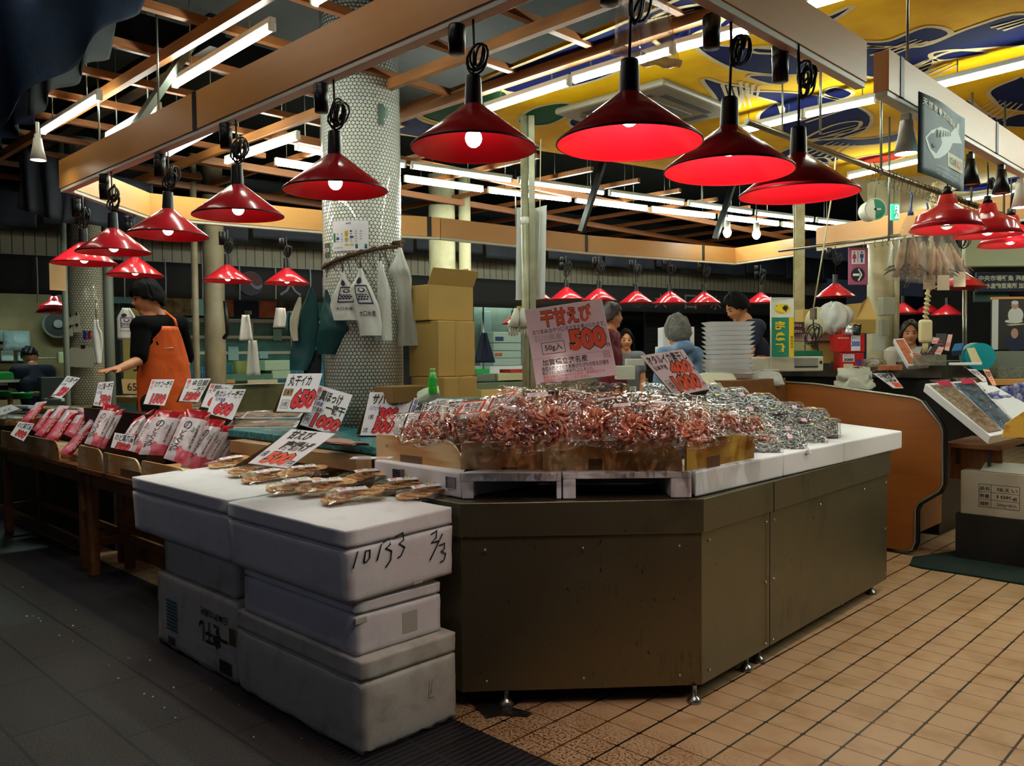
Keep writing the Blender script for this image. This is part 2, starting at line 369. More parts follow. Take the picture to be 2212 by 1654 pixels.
for i, (px, y0, y1, d, nm) in enumerate(((343,60,245,4.55,'front fascia beam by the dark cloth'),(215,265,316,5.4,'front fascia beam beside the spotlight'),(1114,395,490,9.0,'far fascia beam'),(1960,0,145,3.6,'right fascia beam near its end'),(1690,110,285,5.6,'right fascia beam, in front of the blue fish'))):
    p = Pd(px, y1, d); rod_(p, V((p.x, p.y, 3.5)), .006, 'thin steel rod holding up the '+nm)
br = Pd(1265, 480, 8.4); brc = tag(mb().box((-.03, -.02, 0), (.03, .02, .95)).build('brace_bar', blk, None, 0, M4.Translation(Pd(1255, 500, 8.3)) @ M4.Rotation(.32, 4, FW)), 'black slanting brace above the far fascia beam, left of the two bulbs', 'brace')
tag(mb().box((-.03, -.02, 0), (.03, .02, .95)).build('brace_bar', blk, None, 0, M4.Translation(Pd(1545, 515, 9.2)) @ M4.Rotation(.32, 4, FW)), 'black slanting brace beside the two bare bulbs', 'brace')
tag(mb().box((-.035, -.02, 0), (.035, .02, .75)).build('brace_bar', gsteel, None, 0, M4.Translation(Pd(288, 280, 5.0)) @ M4.Rotation(.62, 4, FW)), 'grey steel brace rising behind the front fascia beam', 'brace')
# ================================================================ LAMPS
red = NT('red_enamel'); red.set('Base Color', (*hexc('d2202e'), 1)); red.set('Roughness', .22); red.set('Coat Weight', .5); red.bump(red.noise(red.coord(), 18), .05, .004); red = red.m
redin = pm('red_enamel_inside_shade', 'b00e1c', .3, bump=.05, bs=18); redrim = pm('red_enamel_rim', '5a0a10', .4); black = pm('black_plastic', '0a0a0b', .35); cordm = pm('black_cord', '060606', .5)  # inside enamel coloured darker, painting in the shade under the cone
bulb_on = emis('bulb_lit', 'fff0d0', 7); bulb_off = pm('bulb_white', 'e8e4d8', .15)
def shade_mb():
    return mb().lathe([(.024, .138), (.03, .138), (.198, .007), (.2, 0), (.196, 0)], 40, 0, None, True, (1, 0, 1, 1)).lathe([(.196, 0), (.194, .007), (.03, .132), (.024, .138)], 40, 2)
def lights(p, e, r=.03, cone=2.5):
    l = bpy.data.lights.new('lamp_light', 'POINT' if cone > 2.6 else 'SPOT'); l.energy = e; l.shadow_soft_size = .012; l.color = (1, .88, .78)
    if cone <= 2.6: l.spot_size = cone; l.spot_blend = .35
    o = bpy.data.objects.new('lamp_light', l); C.objects.link(o); o.location = p; return o
def coil(b, c, r, n=3, tilt=0):
    for k in range(n+1):
        a0 = R.uniform(0, 6); ax = V((math.cos(tilt+k*.5), math.sin(tilt+k*.5), .25)).normalized(); ay = V((.1*k, .05, 1)).normalized()
        oc = V((R.uniform(-.3, .3), R.uniform(-.3, .3), R.uniform(-.35, .2)))*r; b.tube([V(c)+oc+ax*r*(.9-.12*k+.1*math.sin(i+k))*math.cos(a0+2*PI*i/14)+ay*r*(1.15-.1*k)*math.sin(a0+2*PI*i/14) for i in range(14)], .0042, 5, 0, True)
PROTO = {}
def make_lamp(kind):
    t = thing('pendant_lamp', 'x', 'lamp', (0, 0, -50))
    if kind != 'bell':
        s = shade_mb().build('lamp_shade', [red, redrim, redin], t)
        so_ = mb().lathe([(0, .228), (.023, .228), (.025, .222), (.029, .138), (.03, .132), (0, .132)], 20).build('socket', black, t)
        zb_ = {'lit': .034, 'deep': .078}.get(kind, .04); mb().ball((0, 0, zb_), .027, 14, 0, (1, 1, 1.1)).lathe([(.014, .132), (.016, zb_+.02)], 12).build('bulb', bulb_on if kind in ('lit', 'deep') else bulb_off, so_)
    else:
        mb().lathe([(.03, .2), (.045, .2), (.06, .145), (.065, .14), (.15, .095), (.162, .085), (.172, .045), (.2, .0), (.196, 0), (.168, .045), (.15, .088), (.055, .135)], 40, 0).build('lamp_shade', [red, redrim, redin], t)
        so_ = mb().lathe([(0, .25), (.02, .25), (.03, .2), (0, .2)], 16).build('socket', black, t)
        mb().ball((0, 0, .05), .045, 14).build('bulb', bulb_on if kind == 'lit' else bulb_off, so_)
    return t
for k in ('lit', 'deep', 'dark', 'bell'): PROTO[k] = make_lamp(k)
USED = set(); LE = .2
def lamp(cx, cy, w, label, group, kind='lit', dia=.4, ztop=2.56, e=9, adapter=1, col_r=.05, d=None):
    d = d or FOC*dia/w; p = Pd(cx, cy, d); sc = dia/.4; pr = PROTO[kind]
    T = M4.Translation(p) @ M4.Scale(sc, 4) @ M4.Rotation(R.uniform(-.03, .03), 4, 'X')
    if kind in USED: t = dup(pr, label, T, group=group)
    else: t = pr; USED.add(kind); t.matrix_world = T; tag(t, label, None, group)
    z0 = .228 if kind != 'bell' else .25; zt = (ztop-p.z)/sc
    b = mb().tube([(0, 0, z0), (.004, 0, z0+(zt-z0)*.5), (0, 0, zt)], .0045, 5)
    if col_r: coil(b, (.02, .01, zt-.12), col_r*.8, 3, R.uniform(0, 3))
    b.build('cord', cordm, t)
    if adapter: mb().lathe([(0, 0), (.026, 0), (.029, .085), (.026, .09), (0, .09)], 14, 0, M4.Translation((-.055, -.02, zt-.1))).build('plug_adapter', black, t)
    if e: lights(p+V((0, 0, .022 if kind == 'deep' else -.004)), e*(.085 if kind != 'lit' else .30), cone=2.5 if kind == 'lit' else 3)
    if kind == 'deep': lights(p+V((0, 0, -.012)), e*.2, cone=2.5)
    return t
LR = [(1023,322,273,'large red cone lamp with a glowing round bulb, in front of the green mural corner'),(725,413,225,'red cone lamp hanging in front of the tiled pillar'),(515,467,193,'red cone lamp, next one left of the tiled pillar lamp, lit bulb showing'),(363,510,168,'red cone lamp, third along the front beam counting from its left end'),(246,546,152,'red cone lamp overlapping two smaller red lamps at the left beam end')]
for cx, cy, w, l in LR: lamp(cx, cy, w, l, 'red pendant lamps along the front beam', e=9)
lamp(182,570,133,'red cone lamp partly hidden behind another, beside the blank tan card','red pendant lamps on the far left corner', e=6); lamp(292,596,117,'small red cone lamp above the head of the man in the orange apron','red pendant lamps on the far left corner', e=5)
lamp(492,608,104,'small red cone lamp with a lit bulb, left of the round banner emblem','red pendant lamps on the far left corner', e=5); lamp(620,613,98,'small red cone lamp right of the round banner emblem','red pendant lamps on the far left corner', kind='lit', e=5)
lamp(1359,312,317,'largest red cone lamp, below the clear plastic sheet','red pendant lamps along the right beam', 'deep', e=26)
lamp(1574,371,279,'large red cone lamp overlapping its right neighbour, below the beam end','red pendant lamps along the right beam', 'deep', e=26)
lamp(1725,421,253,'red cone lamp, last before the gap between the two right beams','red pendant lamps along the right beam', 'deep', e=18)
for i, (cx, cy, w, l) in enumerate(((1152,648,84,'far red lamp half hidden behind the steel pole'),(1224,647,76,'far red lamp just above the left part of the pink price board'),(1294,650,78,'far red lamp above the top right corner of the pink price board'),(1374,655,76,'far red lamp, first one clear of the pink price board'),(1447,656,77,'far red lamp above the grey haired woman'),(1521,656,74,'far red lamp between the grey haired woman and the man in navy'),(1643,655,67,'far red lamp behind the courier flag'),(1804,642,86,'red lamp hanging over the white carrier bag on the packing bench'))):
    lamp(cx, cy, w, l, 'red pendant lamps on the far beam', kind='dark', e=0, ztop=2.56, col_r=.06)
for cx, cy, w, l in ((1950,678,68,'small red lamp beside the grey switch box on the cream column'),(2004,677,60,'small red lamp behind the coiled cream cable'),(2045,681,66,'small red lamp right of the coiled cream cable'),(2085,681,50,'small red lamp half hidden behind the thin upright rails'),(2074,622,105,'orange red cone lamp below the hanging bags of dried fish'),(2222,603,70,'red lamp cut off by the right picture edge beside the navy signboard')):
    lamp(cx, cy, w, l, 'small red lamps in the right background', kind='dark', e=0, ztop=2.62, col_r=0, adapter=0)
for cx, cy, w, l in ((2045,497,150,'red bell shaped lamp nearest the hanging fish poster'),(2133,510,138,'red bell shaped lamp, middle of the three at the right edge'),(2182,530,126,'red bell shaped lamp, lowest of the three at the right edge')):
    lamp(cx, cy, w, l, 'red bell shaped lamps on the right beam', kind='bell', dia=.36, e=8, ztop=2.54, adapter=0, col_r=.03)
for cx, cy, w, l, k in ((117,676,72,'red bell lamp with pale inside at the far left stall','bell'),(12,676,56,'red bell lamp cut by the left picture edge','bell'),(1010,700,40,'tiny far red lamp peeking out beside the cardboard boxes','dark'),(1108,700,52,'tiny far red lamp left of the hanging work gloves','dark')):
    lamp(cx, cy, w, l, 'red lamps of the stalls across the far aisle', kind=k, e=0, ztop=2.4, adapter=0, col_r=0)
# ---- fluorescent battens
tube_on = emis('tube_lit', 'f2fff0', 48); tube_dim = emis('tube_lit_dim', 'fff0dc', 8.5); tube_w = pm('batten_white', 'd9dccf', .45)  # tube_dim: weaker glow for the added tubes over the paved walkway
TB = None
def batten(pa, pb, label, group, dim=False, top=3.92):
    global TB
    pa = V(pa); pb = V(pb); d = pb-pa; L = d.length; T = frame(pa, d, z=UP)
    t = thing('fluorescent_light', label, 'fluorescent light', T=T, group=group)
    mb().box((0, -.018, .03), (L, .018, .065)).box((0, -.02, -.005), (.022, .02, .04)).box((L-.022, -.02, -.005), (L, .02, .04)).build('housing', tube_w, t, .006)
    zt = top-pa.z
    for x in (L*.2, L*.8): mb().cyl((x, 0, .064), (x, 0, zt), .004, 6).build('hanger', rod, t)
    mb().cyl((.02, 0, .012), (L-.02, 0, .012), .0165, 12).build('tube', tube_dim if dim else tube_on, t)
    return t
Z1 = 3.17
g = 'fluorescent lights on the painted ceiling'
for (a, b, l) in (((1048,243),(1232,183),'long fluorescent light on the ceiling, running up from behind the large red lamp'),((1236,180),(1455,114),'fluorescent light behind the clear plastic sheet, joined to the one left of it'),((1457,112),(1625,70),'fluorescent light ending behind the right fascia beam by a lamp plug'),((1590,291),(1735,255),'fluorescent light above the last red cone lamp'),((1737,254),(1896,220),'fluorescent light touching the end of the right fascia beam'),((1832,386),(1992,350),'fluorescent light behind the hanging fish poster'),((2018,192),(2290,126),'bright fluorescent light above the right fascia beam at the picture edge'),((1738,22),(1900,-25),'fluorescent light at the top edge above the painted fish'),((2010,478),(2062,462),'short fluorescent light behind the bell lamps'),((2062,440),(2230,412),'fluorescent light low on the right, behind the black spotlights')):
    batten(Pz(*a, Z1), Pz(*b, Z1), l, g, top=ZM+.01)
g = 'fluorescent lights between the roof battens'
for (a, b, l) in (((376,190),(590,64),'bright fluorescent light under a brown rail above the front fascia beam'),((92,290),(216,214),'fluorescent light between the dark cloth and the grey brace'),((362,337),(484,272),'fluorescent light seen just below the front fascia beam'),((488,354),(645,300),'fluorescent light left of the tiled pillar top'),((232,305),(345,240),'fluorescent light half hidden above the front fascia beam'),((676,14),(780,-48),'fluorescent light cut by the top picture edge')):
    batten(Pz(*a, 3.14), Pz(*b, 3.14), l, g)
g = 'fluorescent lights in two rows over the far aisle'
r1 = [(635,322),(745,345),(880,362),(1112,394),(1310,421),(1482,443),(1628,463),(1760,479),(1875,492)]; r2 = [(590,355),(720,375),(868,391),(1048,415),(1238,436),(1402,456),(1548,472),(1685,488),(1805,502)]
o1 = ['left end by the lamp on the pillar', 'mostly behind the pillar', 'right of the pillar', 'above the hanging white sheet', 'right of the steel pole', 'above the left bare bulb', 'above the right bare bulb', 'far right end']
for nm, r in (('upper', r1), ('lower', r2)):
    for i in range(8):
        a = Pz(*r[i], 3.2); b = Pz(*r[i+1], 3.2); d = (b-a)*.03; batten(a+d, b-d, 'fluorescent light in the %s far row, %s' % (nm, o1[i]), g)
# ---- bare bulbs, spotlights
for cx, cy, l in ((1571,502,'bare bulb lamp hanging left of its twin under the far tubes'),(1634,506,'bare bulb lamp hanging right of its twin under the far tubes')):
    t = thing('bulb_lamp', l, 'lamp', Pd(cx, cy, 9.3), group='bare bulbs under the far tubes')
    mb().ball((0, 0, 0), .045, 12, 0, (1, 1, 1.25)).build('bulb', emis('cool_bulb', 'f4fff4', 30), t); mb().lathe([(0, .13), (.03, .13), (.035, .05), (0, .05)], 12).build('socket', white_tr, t); mb().cyl((0, 0, .13), (0, 0, .55), .006, 6).build('cord', cordm, t)
def spot(cx, cy, d, label, white=True, L=.16, lit=True, dirv=(0, 0, -1), grp=None):
    p = Pd(cx, cy, d) if d else Px(cx, cy, -1.3); m = white_tr if white else black; t = thing('spotlight', label, 'spotlight', p, group=grp)
    T = frame((0, 0, 0), V(dirv).cross(V((.3, .9, .1))), z=-V(dirv))
    mb().lathe([(0, L*.55), (L*.18, L*.55), (L*.24, L*.1), (L*.36, -L*.45), (L*.33, -L*.45), (L*.2, 0)], 18, 0, T).build('head', m, t)
    mb().lathe([(0, -L*.36), (L*.3, -L*.4)], 18, 0, T).build('lens', emis('spot_lens', 'fff8e0', 30) if lit else bulb_off, t)
    mb().box((-L*.12, -L*.12, L*.55), (L*.12, L*.12, L*.75)).cyl((0, 0, L*.5), (0, 0, (2.5 if d is None else p.z+L*1.3)-p.z), L*.08, 8).build('bracket', m, t)
    if lit: lights(p+V(dirv)*L*.55, 14, .03, 1.4).rotation_euler = V(dirv).to_track_quat('-Z', 'Y').to_euler()
    return t
spot(82, 325, 5.0, 'white spotlight lit below the dark blue cloth', True, .13)
spot(1958, 300, None, 'white lit spotlight left of the hanging fish poster', True, .14)
spot(2096, 375, None, 'black spotlight just right of the hanging fish poster', False, .13, False); spot(2163, 395, None, 'black spotlight with chrome rim, second right of the fish poster', False, .13, False); spot(2205, 425, None, 'white spotlight at the right picture edge', True, .14)
# ================================================================ COLUMNS AND POLES
def penny(rad, s, ca, cb, name):
    t = NT(name); x = t.n('ShaderNodeSeparateXYZ', _0=t.n('ShaderNodeTexCoord').outputs['Object'])
    u = t.math('MULTIPLY', t.math('ARCTAN2', x.outputs[1], x.outputs[0]), rad/s); u = t.math('MULTIPLY', u, round(2*PI*rad/s)/(2*PI*rad/s)); w = t.math('MULTIPLY', x.outputs[2], 1/(s*1.732))
    def dist(o):
        a = t.math('SUBTRACT', t.math('FRACT', t.math('ADD', u, o)), .5); c = t.math('MULTIPLY', t.math('SUBTRACT', t.math('FRACT', t.math('ADD', w, o)), .5), 1.732)
        return t.math('SQRT', t.math('ADD', t.math('MULTIPLY', a, a), t.math('MULTIPLY', c, c)))
    d = t.math('MINIMUM', dist(0), dist(.5)); k = t.ramp(d, .47, .43)
    t.set('Base Color', t.mix(k, cb, ca)); t.set('Roughness', t.math('SUBTRACT', .75, t.math('MULTIPLY', k, .6))); t.set('Coat Weight', t.math('MULTIPLY', k, .6))
    t.bump(t.math('MULTIPLY', k, t.math('SUBTRACT', 1, t.math('MULTIPLY', t.math('MULTIPLY', d, d), 1.6))), 1, .007); return t.m
pc = Pd(784, 600, 5.62); pc = V((pc.x, pc.y, 0))
b = mb().cyl((0, 0, 0), (0, 0, 3.9), .262, 64); struct(b.build('pillar', penny(.262, .0262, 'd6d8d0', '5a5436', 'penny_tile'), None, 0, M4.Translation(pc)))
def onpil(u, z, k=0, off=.004, rad=.262):   # point on the pillar face towards the camera, u = metres to the right
    v0 = math.atan2(-pc.y, -pc.x); a = v0+u/rad; return pc+V((math.cos(a)*(rad+off+k), math.sin(a)*(rad+off+k), z))
def upil(px, py):  # picture point -> (u, z) on pillar
    q = Pd(px, py, 5.36); v = V((q.x, q.y, 0)); u = (v-Pd(784, py, 5.36)).dot(RT); return .262*math.asin(max(-1, min(1, u/.266))), q.z
def colm(px0, px1, d, m, z0=0, z1=3.6, nm='column', n=32):
    w = (px1-px0)*d/FOC/2; p = Pd((px0+px1)/2, 700, d+w); return struct(mb().cyl((0, 0, z0), (0, 0, z1), w, n).build(nm, m, None, 0, M4.Translation((p.x, p.y, 0)))), V((p.x, p.y, 0)), w
crm = pm('cream_paint', 'c9c3a0', .45, var='b2aa84', vs=6); crm2 = pm('cream_pipe', 'c4bd98', .4)
colm(928, 986, 9.6, crm); colm(993, 1019, 9.7, crm2, nm='drain_pipe')
colm(1874, 1926, 8.9, crm); colm(1924, 1942, 9.0, crm2, nm='drain_pipe')
for px0, px1, d in ((416, 430, 8.6), (442, 486, 8.9)): colm(px0, px1, d, pm('warm_grey_paint', '9c8d72', .5, var='84755c', vs=5))
T2 = colm(150, 224, 7.9, penny(.165, .026, 'b9b49c', '4a4430', 'penny_tile_far'), nm='pillar', n=48); colm(225, 246, 7.8, pm('grey_green_pipe', '6f7468', .5), nm='drain_pipe'); colm(136, 148, 7.6, pm('grey_green_pipe2', '7e8478', .5), nm='drain_pipe')
# steel pole in the stall
q = Pz(1140, 250, ZM); pl = pm('pole_olive_grey', 'a19f84', .4, .2, var='8a876a', vs=8)
t = thing('steel_pole', 'olive grey steel pole of two posts standing in the stall behind the pink price board', 'pole', (q.x, q.y, 0), .78)
dq = (q-EYE).length; w = 30*Pd(1140, 600, 1)[0]*0+.5
PQ = pix((q.x, q.y, 1.9))[2]
mb().cyl((-.028, 0, 0), (-.028, 0, ZM), .03, 20).build('post', pl, t); mb().box((.004, -.02, 0), (.05, .02, ZM)).build('channel', pl, t, .003)
mb().lathe([(.032, 0), (.036, .004), (.036, .05), (.032, .054)], 20, 0, M4.Translation((-.028, 0, 2.5))).build('tape_band', pm('clear_tape', 'd4d2c4', .2), t)
POLE = V((q.x, q.y, 0))
q2 = Pd(1726, 600, 8.75)
mb_ = mb().box((-.05, -.03, 0), (.05, -.024, 3.3)).box((-.05, .024, 0), (.05, .03, 3.3)).box((-.005, -.024, 0), (.005, .024, 3.3))
tag(mb_.build('steel_post', pm('cream_steel', 'c8c298', .45, var='a9a070', vs=9), None, 0, M4.Translation((q2.x, q2.y, 0)) @ M4.Rotation(.78, 4, 'Z')), 'cream painted steel channel post behind the courier flag', 'post')
# ================================================================ BACKGROUND WALLS ACROSS THE FAR AISLE
n_f = V((.979, -.203, 0)); t_f = V((.203, .979, 0)); F0 = V((-10.0, 3.0, 0))
def Pf(px, py, off=0): return Pn(px, py, F0+n_f*off, n_f)
def Tf(p): return frame(p, t_f, z=UP)   # x along the wall, y away from the camera
def siding():
    t = NT('ribbed_siding'); s = t.n('ShaderNodeSeparateXYZ', _0=t.n('ShaderNodeTexCoord').outputs['Object']); f = t.math('FRACT', t.math('MULTIPLY', s.outputs[0], 9)); k = t.math('LESS_THAN', f, .1)
    t.set('Base Color', t.mix(k, '7d745f', '24211b')); t.set('Roughness', .55); t.bump(t.math('SUBTRACT', 1, k), 1, .02); return t.m
sid = siding(); dcloth = pm('dark_tarp', '10131f', .7, var='1b2030', vs=2, bump=.3, bs=5, bd=.03); blackc = pm('black_cloth', '040405', .8)
O = V((-11.2, -3.0, 0))
def wallbox(s0, s1, z0, z1, off, th, m, nm):   # along-wall interval
    p = F0+n_f*off; return struct(mb().box((s0, 0, z0), (s1, th, z1)).build(nm, m, None, 0, Tf(p)))
zs0, zs1 = 2.66, 3.02
wallbox(-6, 14, zs0, zs1+.35, -.3, .1, sid, 'wall_frieze')
wallbox(-6, 14, zs0-.06, zs0, -.26, .1, pm('frieze_trim', '7d8478', .4), 'trim_20')
wallbox(-6, 14, 3.0, 4.2, -.9, .1, pm('upper_dark_wall', '0c0e14', .8), 'wall_back')
def drape(name, pts_top, z1, z0, m, label, cat='cloth', amp=.04, nw=8, parent=None):
    """hanging cloth along a polyline"""
    P = [V((p[0], p[1], 0)) for p in pts_top]; L = [0]
    for a, b in zip(P, P[1:]): L.append(L[-1]+(b-a).length)
    def at(u):
        s = u*L[-1]
        for i in range(len(P)-1):
            if s <= L[i+1] or i == len(P)-2: return P[i].lerp(P[i+1], (s-L[i])/max(1e-6, L[i+1]-L[i]))
    def fn(u, v):
        p = at(u); a = amp*(1-v*.7); return p+V((math.sin(u*nw*6.28)*a*.6, math.cos(u*nw*5.1)*a, z0(u)*(1-v)+z1*v if callable(z0) else z0*(1-v)+z1*v))
    o = mb().grid(fn, 60, 8).build(name, m, parent, 0, None, 2, 0, .012)
    return tag(o, label, cat) if label else o
ft = lambda s, off=0: F0+n_f*off+t_f*s
for i in range(18):
    s0 = -5.6+i*1.1; drape('dark_tarp', [ft(s0, .35), ft(s0+1.08, .35)], 3.3, 2.88+.05*(i % 2), dcloth, 'dark navy cloth panels hanging above the ribbed frieze across the aisle', 'cloth', .02, 2)['group'] = 'dark cloth panels above the frieze'
# black shop banner with white emblem and characters
bz0, bz1 = 2.19, 2.6
def banner(s0, s1, off, label, sgn, cs=()):
    t = thing('shop_banner', label, 'banner', T=Tf(ft(s0, off)))
    mb().grid(lambda u, v: V((u*(s1-s0), .012*math.sin(u*40), bz0+(bz1-bz0)*v)), 80, 4).build('cloth', blackc, t, sol=.006)
    b = mb(); fn = lambda u, v, k: V((u*(s1-s0), -.02-k, bz0+(bz1-bz0)*v))
    for uc in sgn:
        def disc(r, m, k): b.add([fn(uc, .5, k)+V((math.cos(a*PI/20)*r, 0, math.sin(a*PI/20)*r)) for a in range(40)], [tuple(range(40))], m)
        disc(.145, 1, .0005); disc(.138, 2, .001); w = []
        for i in range(21):
            x = -.135+.27*i/20; w.append((x, -.05*math.sin(x*20)+.0))
        up = [V((x, 0, z+.02)) for x, z in w]+[V((.138*math.cos(a*PI/20), 0, .138*math.sin(a*PI/20))) for a in range(1, 20)]
        c = fn(uc, .5, .0015); b.add([c+p for p in up], [tuple(range(len(up)))], 3)
        rib = [V((x, -.0006, z+.02)) for x, z in w]+[V((x, -.0006, z-.02)) for x, z in w]; b.add([c+p for p in rib], [(i, i+1, 22+i, 21+i) for i in range(20)], 4)
        for ch, s in cs: letter(b, lambda u, v, h: V((u, -.022-h, v)), ch, s-s0-.14, 2.26, s-s0+.14, 2.5, 4, .01)
    b.build('lettering', [blackc, pm('banner_blue_line', '1b2552', .7), pm('banner_navy', '070a1c', .7), pm('banner_red', '3a0a10', .7), pm('banner_white', '55555f', .7)], t)
banner(-6, 3.9, .25, 'long black shop banner with round red and blue emblem over the left far stalls', ((2.11+6)/9.9,), (('大', 2.6), ('口', 3.15), ('水', 3.7))); banner(3.95, 14, .25, 'black shop banner with dim white characters over the shuttered far stalls', ((8.36-3.95)/10.05,), (('大', 8.88), ('口', 9.58), ('水', 10.2), ('産', 10.9)))
for i, px in enumerate((80, 178, 268, 357, 437, 517, 595, 670)):
    p = Pf(px, 600, .33); tag(mb().tube([p+V((0, 0, .22)), p+V((.01, 0, -.02)), p+V((0, 0, -.26))], .008, 5).build('banner_cord', pm('grey_cord', '8d8f92', .6)), 'pale cord hanging in front of the black shop banner', 'cord', 'cords hanging in front of the black banner')
# ================================================================ FOAM BOXES AND STEEL COUNTER
def foam_mat(name, c, dirt, k=.5):
    t = NT(name); v = t.coord(); n = t.noise(v, 7, 5, .65); vo = t.n('ShaderNodeTexVoronoi', _Vector=v); vo.inputs['Scale'].default_value = 240
    t.set('Base Color', t.mix(t.math('MULTIPLY', t.ramp(n, .5, .8), k), c, dirt)); t.set('Roughness', .6); t.set('Subsurface Weight', .0)
    t.bump(t.math('ADD', t.math('MULTIPLY', vo.outputs['Distance'], .5), t.math('MULTIPLY', n, 2)), .14, .003); return t.m
foam = foam_mat('styrofoam_white', 'dfe0e2', '9c9c98', .35); foam2 = foam_mat('styrofoam_old', 'c9c8bd', '6c6a5c', .6); foamc = foam_mat('styrofoam_clean', 'eeeef0', 'd8d8da', .3)
pen = pm('marker_black', '0b0a0c', .6); ink = pm('print_dark', '16222a', .7); tealp = pm('print_teal', '2c5c66', .7)
def rough_box(a, b, n=10, amp=.002, low=.0, taper=.0, notch=None):
    """subdivided box whose faces are slightly crumbled, more so towards its lower edge"""
    bm = bmesh.new(); bmesh.ops.create_cube(bm, size=1); bmesh.ops.subdivide_edges(bm, edges=bm.edges[:], cuts=n, use_grid_fill=True)
    A = V(a); B = V(b); ce = (A+B)/2; s = B-A
    for v in bm.verts:
        c = v.co.copy(); e = sorted((abs(c.x), abs(c.y), abs(c.z)))
        edge = max(0, (e[1]-.40)*10)
        p = V((c.x*s.x*(1-taper*(.5-c.z)), c.y*s.y*(1-taper*(.5-c.z)), c.z*s.z))+ce
        q = amp*(.5+edge)+low*max(0, (-c.z-.3)*5)
        n1 = NZ.noise_vector(p*23)*q+NZ.noise_vector(p*70)*q*.5
        if c.z < -.49: n1.z = abs(n1.z)
        rd = max(0, edge)*.006; p -= V((math.copysign(rd, c.x) if abs(c.x) > .4 else 0, math.copysign(rd, c.y) if abs(c.y) > .4 else 0, (math.copysign(rd, c.z) if c.z > .4 else 0)))
        v.co = p+n1
    m = MB(); bm.verts.index_update(); m.add([v.co[:] for v in bm.verts], [tuple(v.index for v in f.verts) for f in bm.faces], 0, True); bm.free(); return m
def foam_box(label, x0, x1, y0, y1, z0, z1, m=None, lid=.075, low=0, taper=.0, rx=0, hand=None):
    t = thing('foam_box', label, 'foam box', ((x0+x1)/2, y0, z0), group='stacked foam boxes at the stall corner'); w = (x1-x0)/2; d = y1-y0; h = z1-z0; t.rotation_euler = (rx, 0, 0); m = m or foam
    zl = h-lid
    rough_box((-w, 0, 0), (w, d, zl-.002), 12, .0016, low, taper).build('body', m, t)
    if lid: rough_box((-w, 0, zl+.002), (w, d, h), 8, .0018).build('lid', m, t)
    return t
yb0, yb1 = 1.765, 2.285
bot1 = foam_box('bottom foam box of the front stack, nearest the floor grate, crumbling lower edge', -3.52, -2.555, 1.79, 2.27, 0, .365, foam2, .085, .012)
bot2 = foam_box('bottom foam box of the rear stack, printed upside down with teal and black characters', -4.41, -3.54, 1.80, 2.27, 0, .385, foam2, 0, .010)
mid1 = foam_box('middle foam box of the front stack with a recessed grip, narrower than its neighbours', -3.47, -2.60, 1.80, 2.23, .368, .575, foam, .05)
mid2 = foam_box('middle foam box of the rear stack, plain and slightly grey', -4.36, -3.58, 1.82, 2.24, .388, .575, foam2, 0, .004)
top1 = foam_box('top foam box of the front stack, handwritten 10133 on its end', -3.505, -2.575, 1.755, 2.285, .578, .862, foam, .075, 0, .015, .035)
top2 = foam_box('top foam box of the rear stack, plain side to the walkway', -4.62, -3.515, 1.765, 2.285, .578, .868, foam, .075, 0, .015, .02)
# handwriting on the front end (+x face) of the top box, local x = w
def onend(t, w, off=.003): return lambda u, v, h: V((w+off+h, u, v))
b = mb(); fn = onend(top1, .4605); sk = [[(.025,.135),(.05,.195)], [(.075,.15),(.085,.19),(.105,.19),(.102,.16),(.085,.145),(.075,.15)], [(.135,.14),(.158,.2)], [(.165,.205),(.195,.215),(.2,.19),(.178,.18),(.205,.165),(.2,.13),(.175,.105)], [(.225,.215),(.262,.225),(.265,.195),(.243,.185),(.27,.165),(.25,.135),(.235,.13)], [(.405,.19),(.435,.2),(.43,.17),(.405,.155),(.445,.155)], [(.395,.085),(.465,.18)], [(.445,.135),(.475,.14),(.472,.115),(.455,.11),(.48,.095),(.47,.07),(.45,.065)]]
for s in sk: b.tube([V((.470-.006*(1-v/.3), u, v)) for u, v in s], .0028, 5)
b.build('handwriting', pen, top1)
b = mb(); b.tube([V((.4825, .33, .2)), V((.4825, .325, .13)), V((.4825, .35, .125))], .0015, 5).tube([V((.4825, .345, .2)), V((.4825, .335, .14))], .0012, 5); b.build('red_pencil_mark', pm('red_pencil', '8a4038', .7), bot1)
for (t, w, y0, y1, z0, z1) in ((mid1, .435, .22, .30, 0.03, .12), (mid1, .435, .0, .055, .12, .145), (top1, .4585, .31, .36, .0, .022)):
    mb().box((w-.012, y0, z0), (w+.0015, y1, z1)).build('grip_recess', pm('foam_recess', 'b4b3a8', .7), t, .004)
# printing on the rear bottom box (face -y), upside down
b = mb(); S = lambda u, v, h: V((.41-u, -.006-h, .36-v))
letter(b, S, '一夜干し', .05, .12, .34, .235, 0, .03); letter(b, S, '日本海の美味', .05, .06, .32, .1, 0, .02)
b2 = lambda x0, x1, z0, z1, m: b.add([S(x0, z0, .0008), S(x1, z0, .0008), S(x1, z1, .0008), S(x0, z1, .0008)], [(0, 1, 2, 3)], m)
b2(.02, .13, .27, .33, 0)
for k in range(9): b2(.59, .71, .1+.018*k, .112+.018*k, 1)
for k in range(4): b2(.62+.02*k, .633+.02*k, .29, .33, 0)
b2(-.02, .03, .1, .18, 2); b.build('print', [ink, tealp, pm('brown_tape', '5a4634', .5)], bot2)
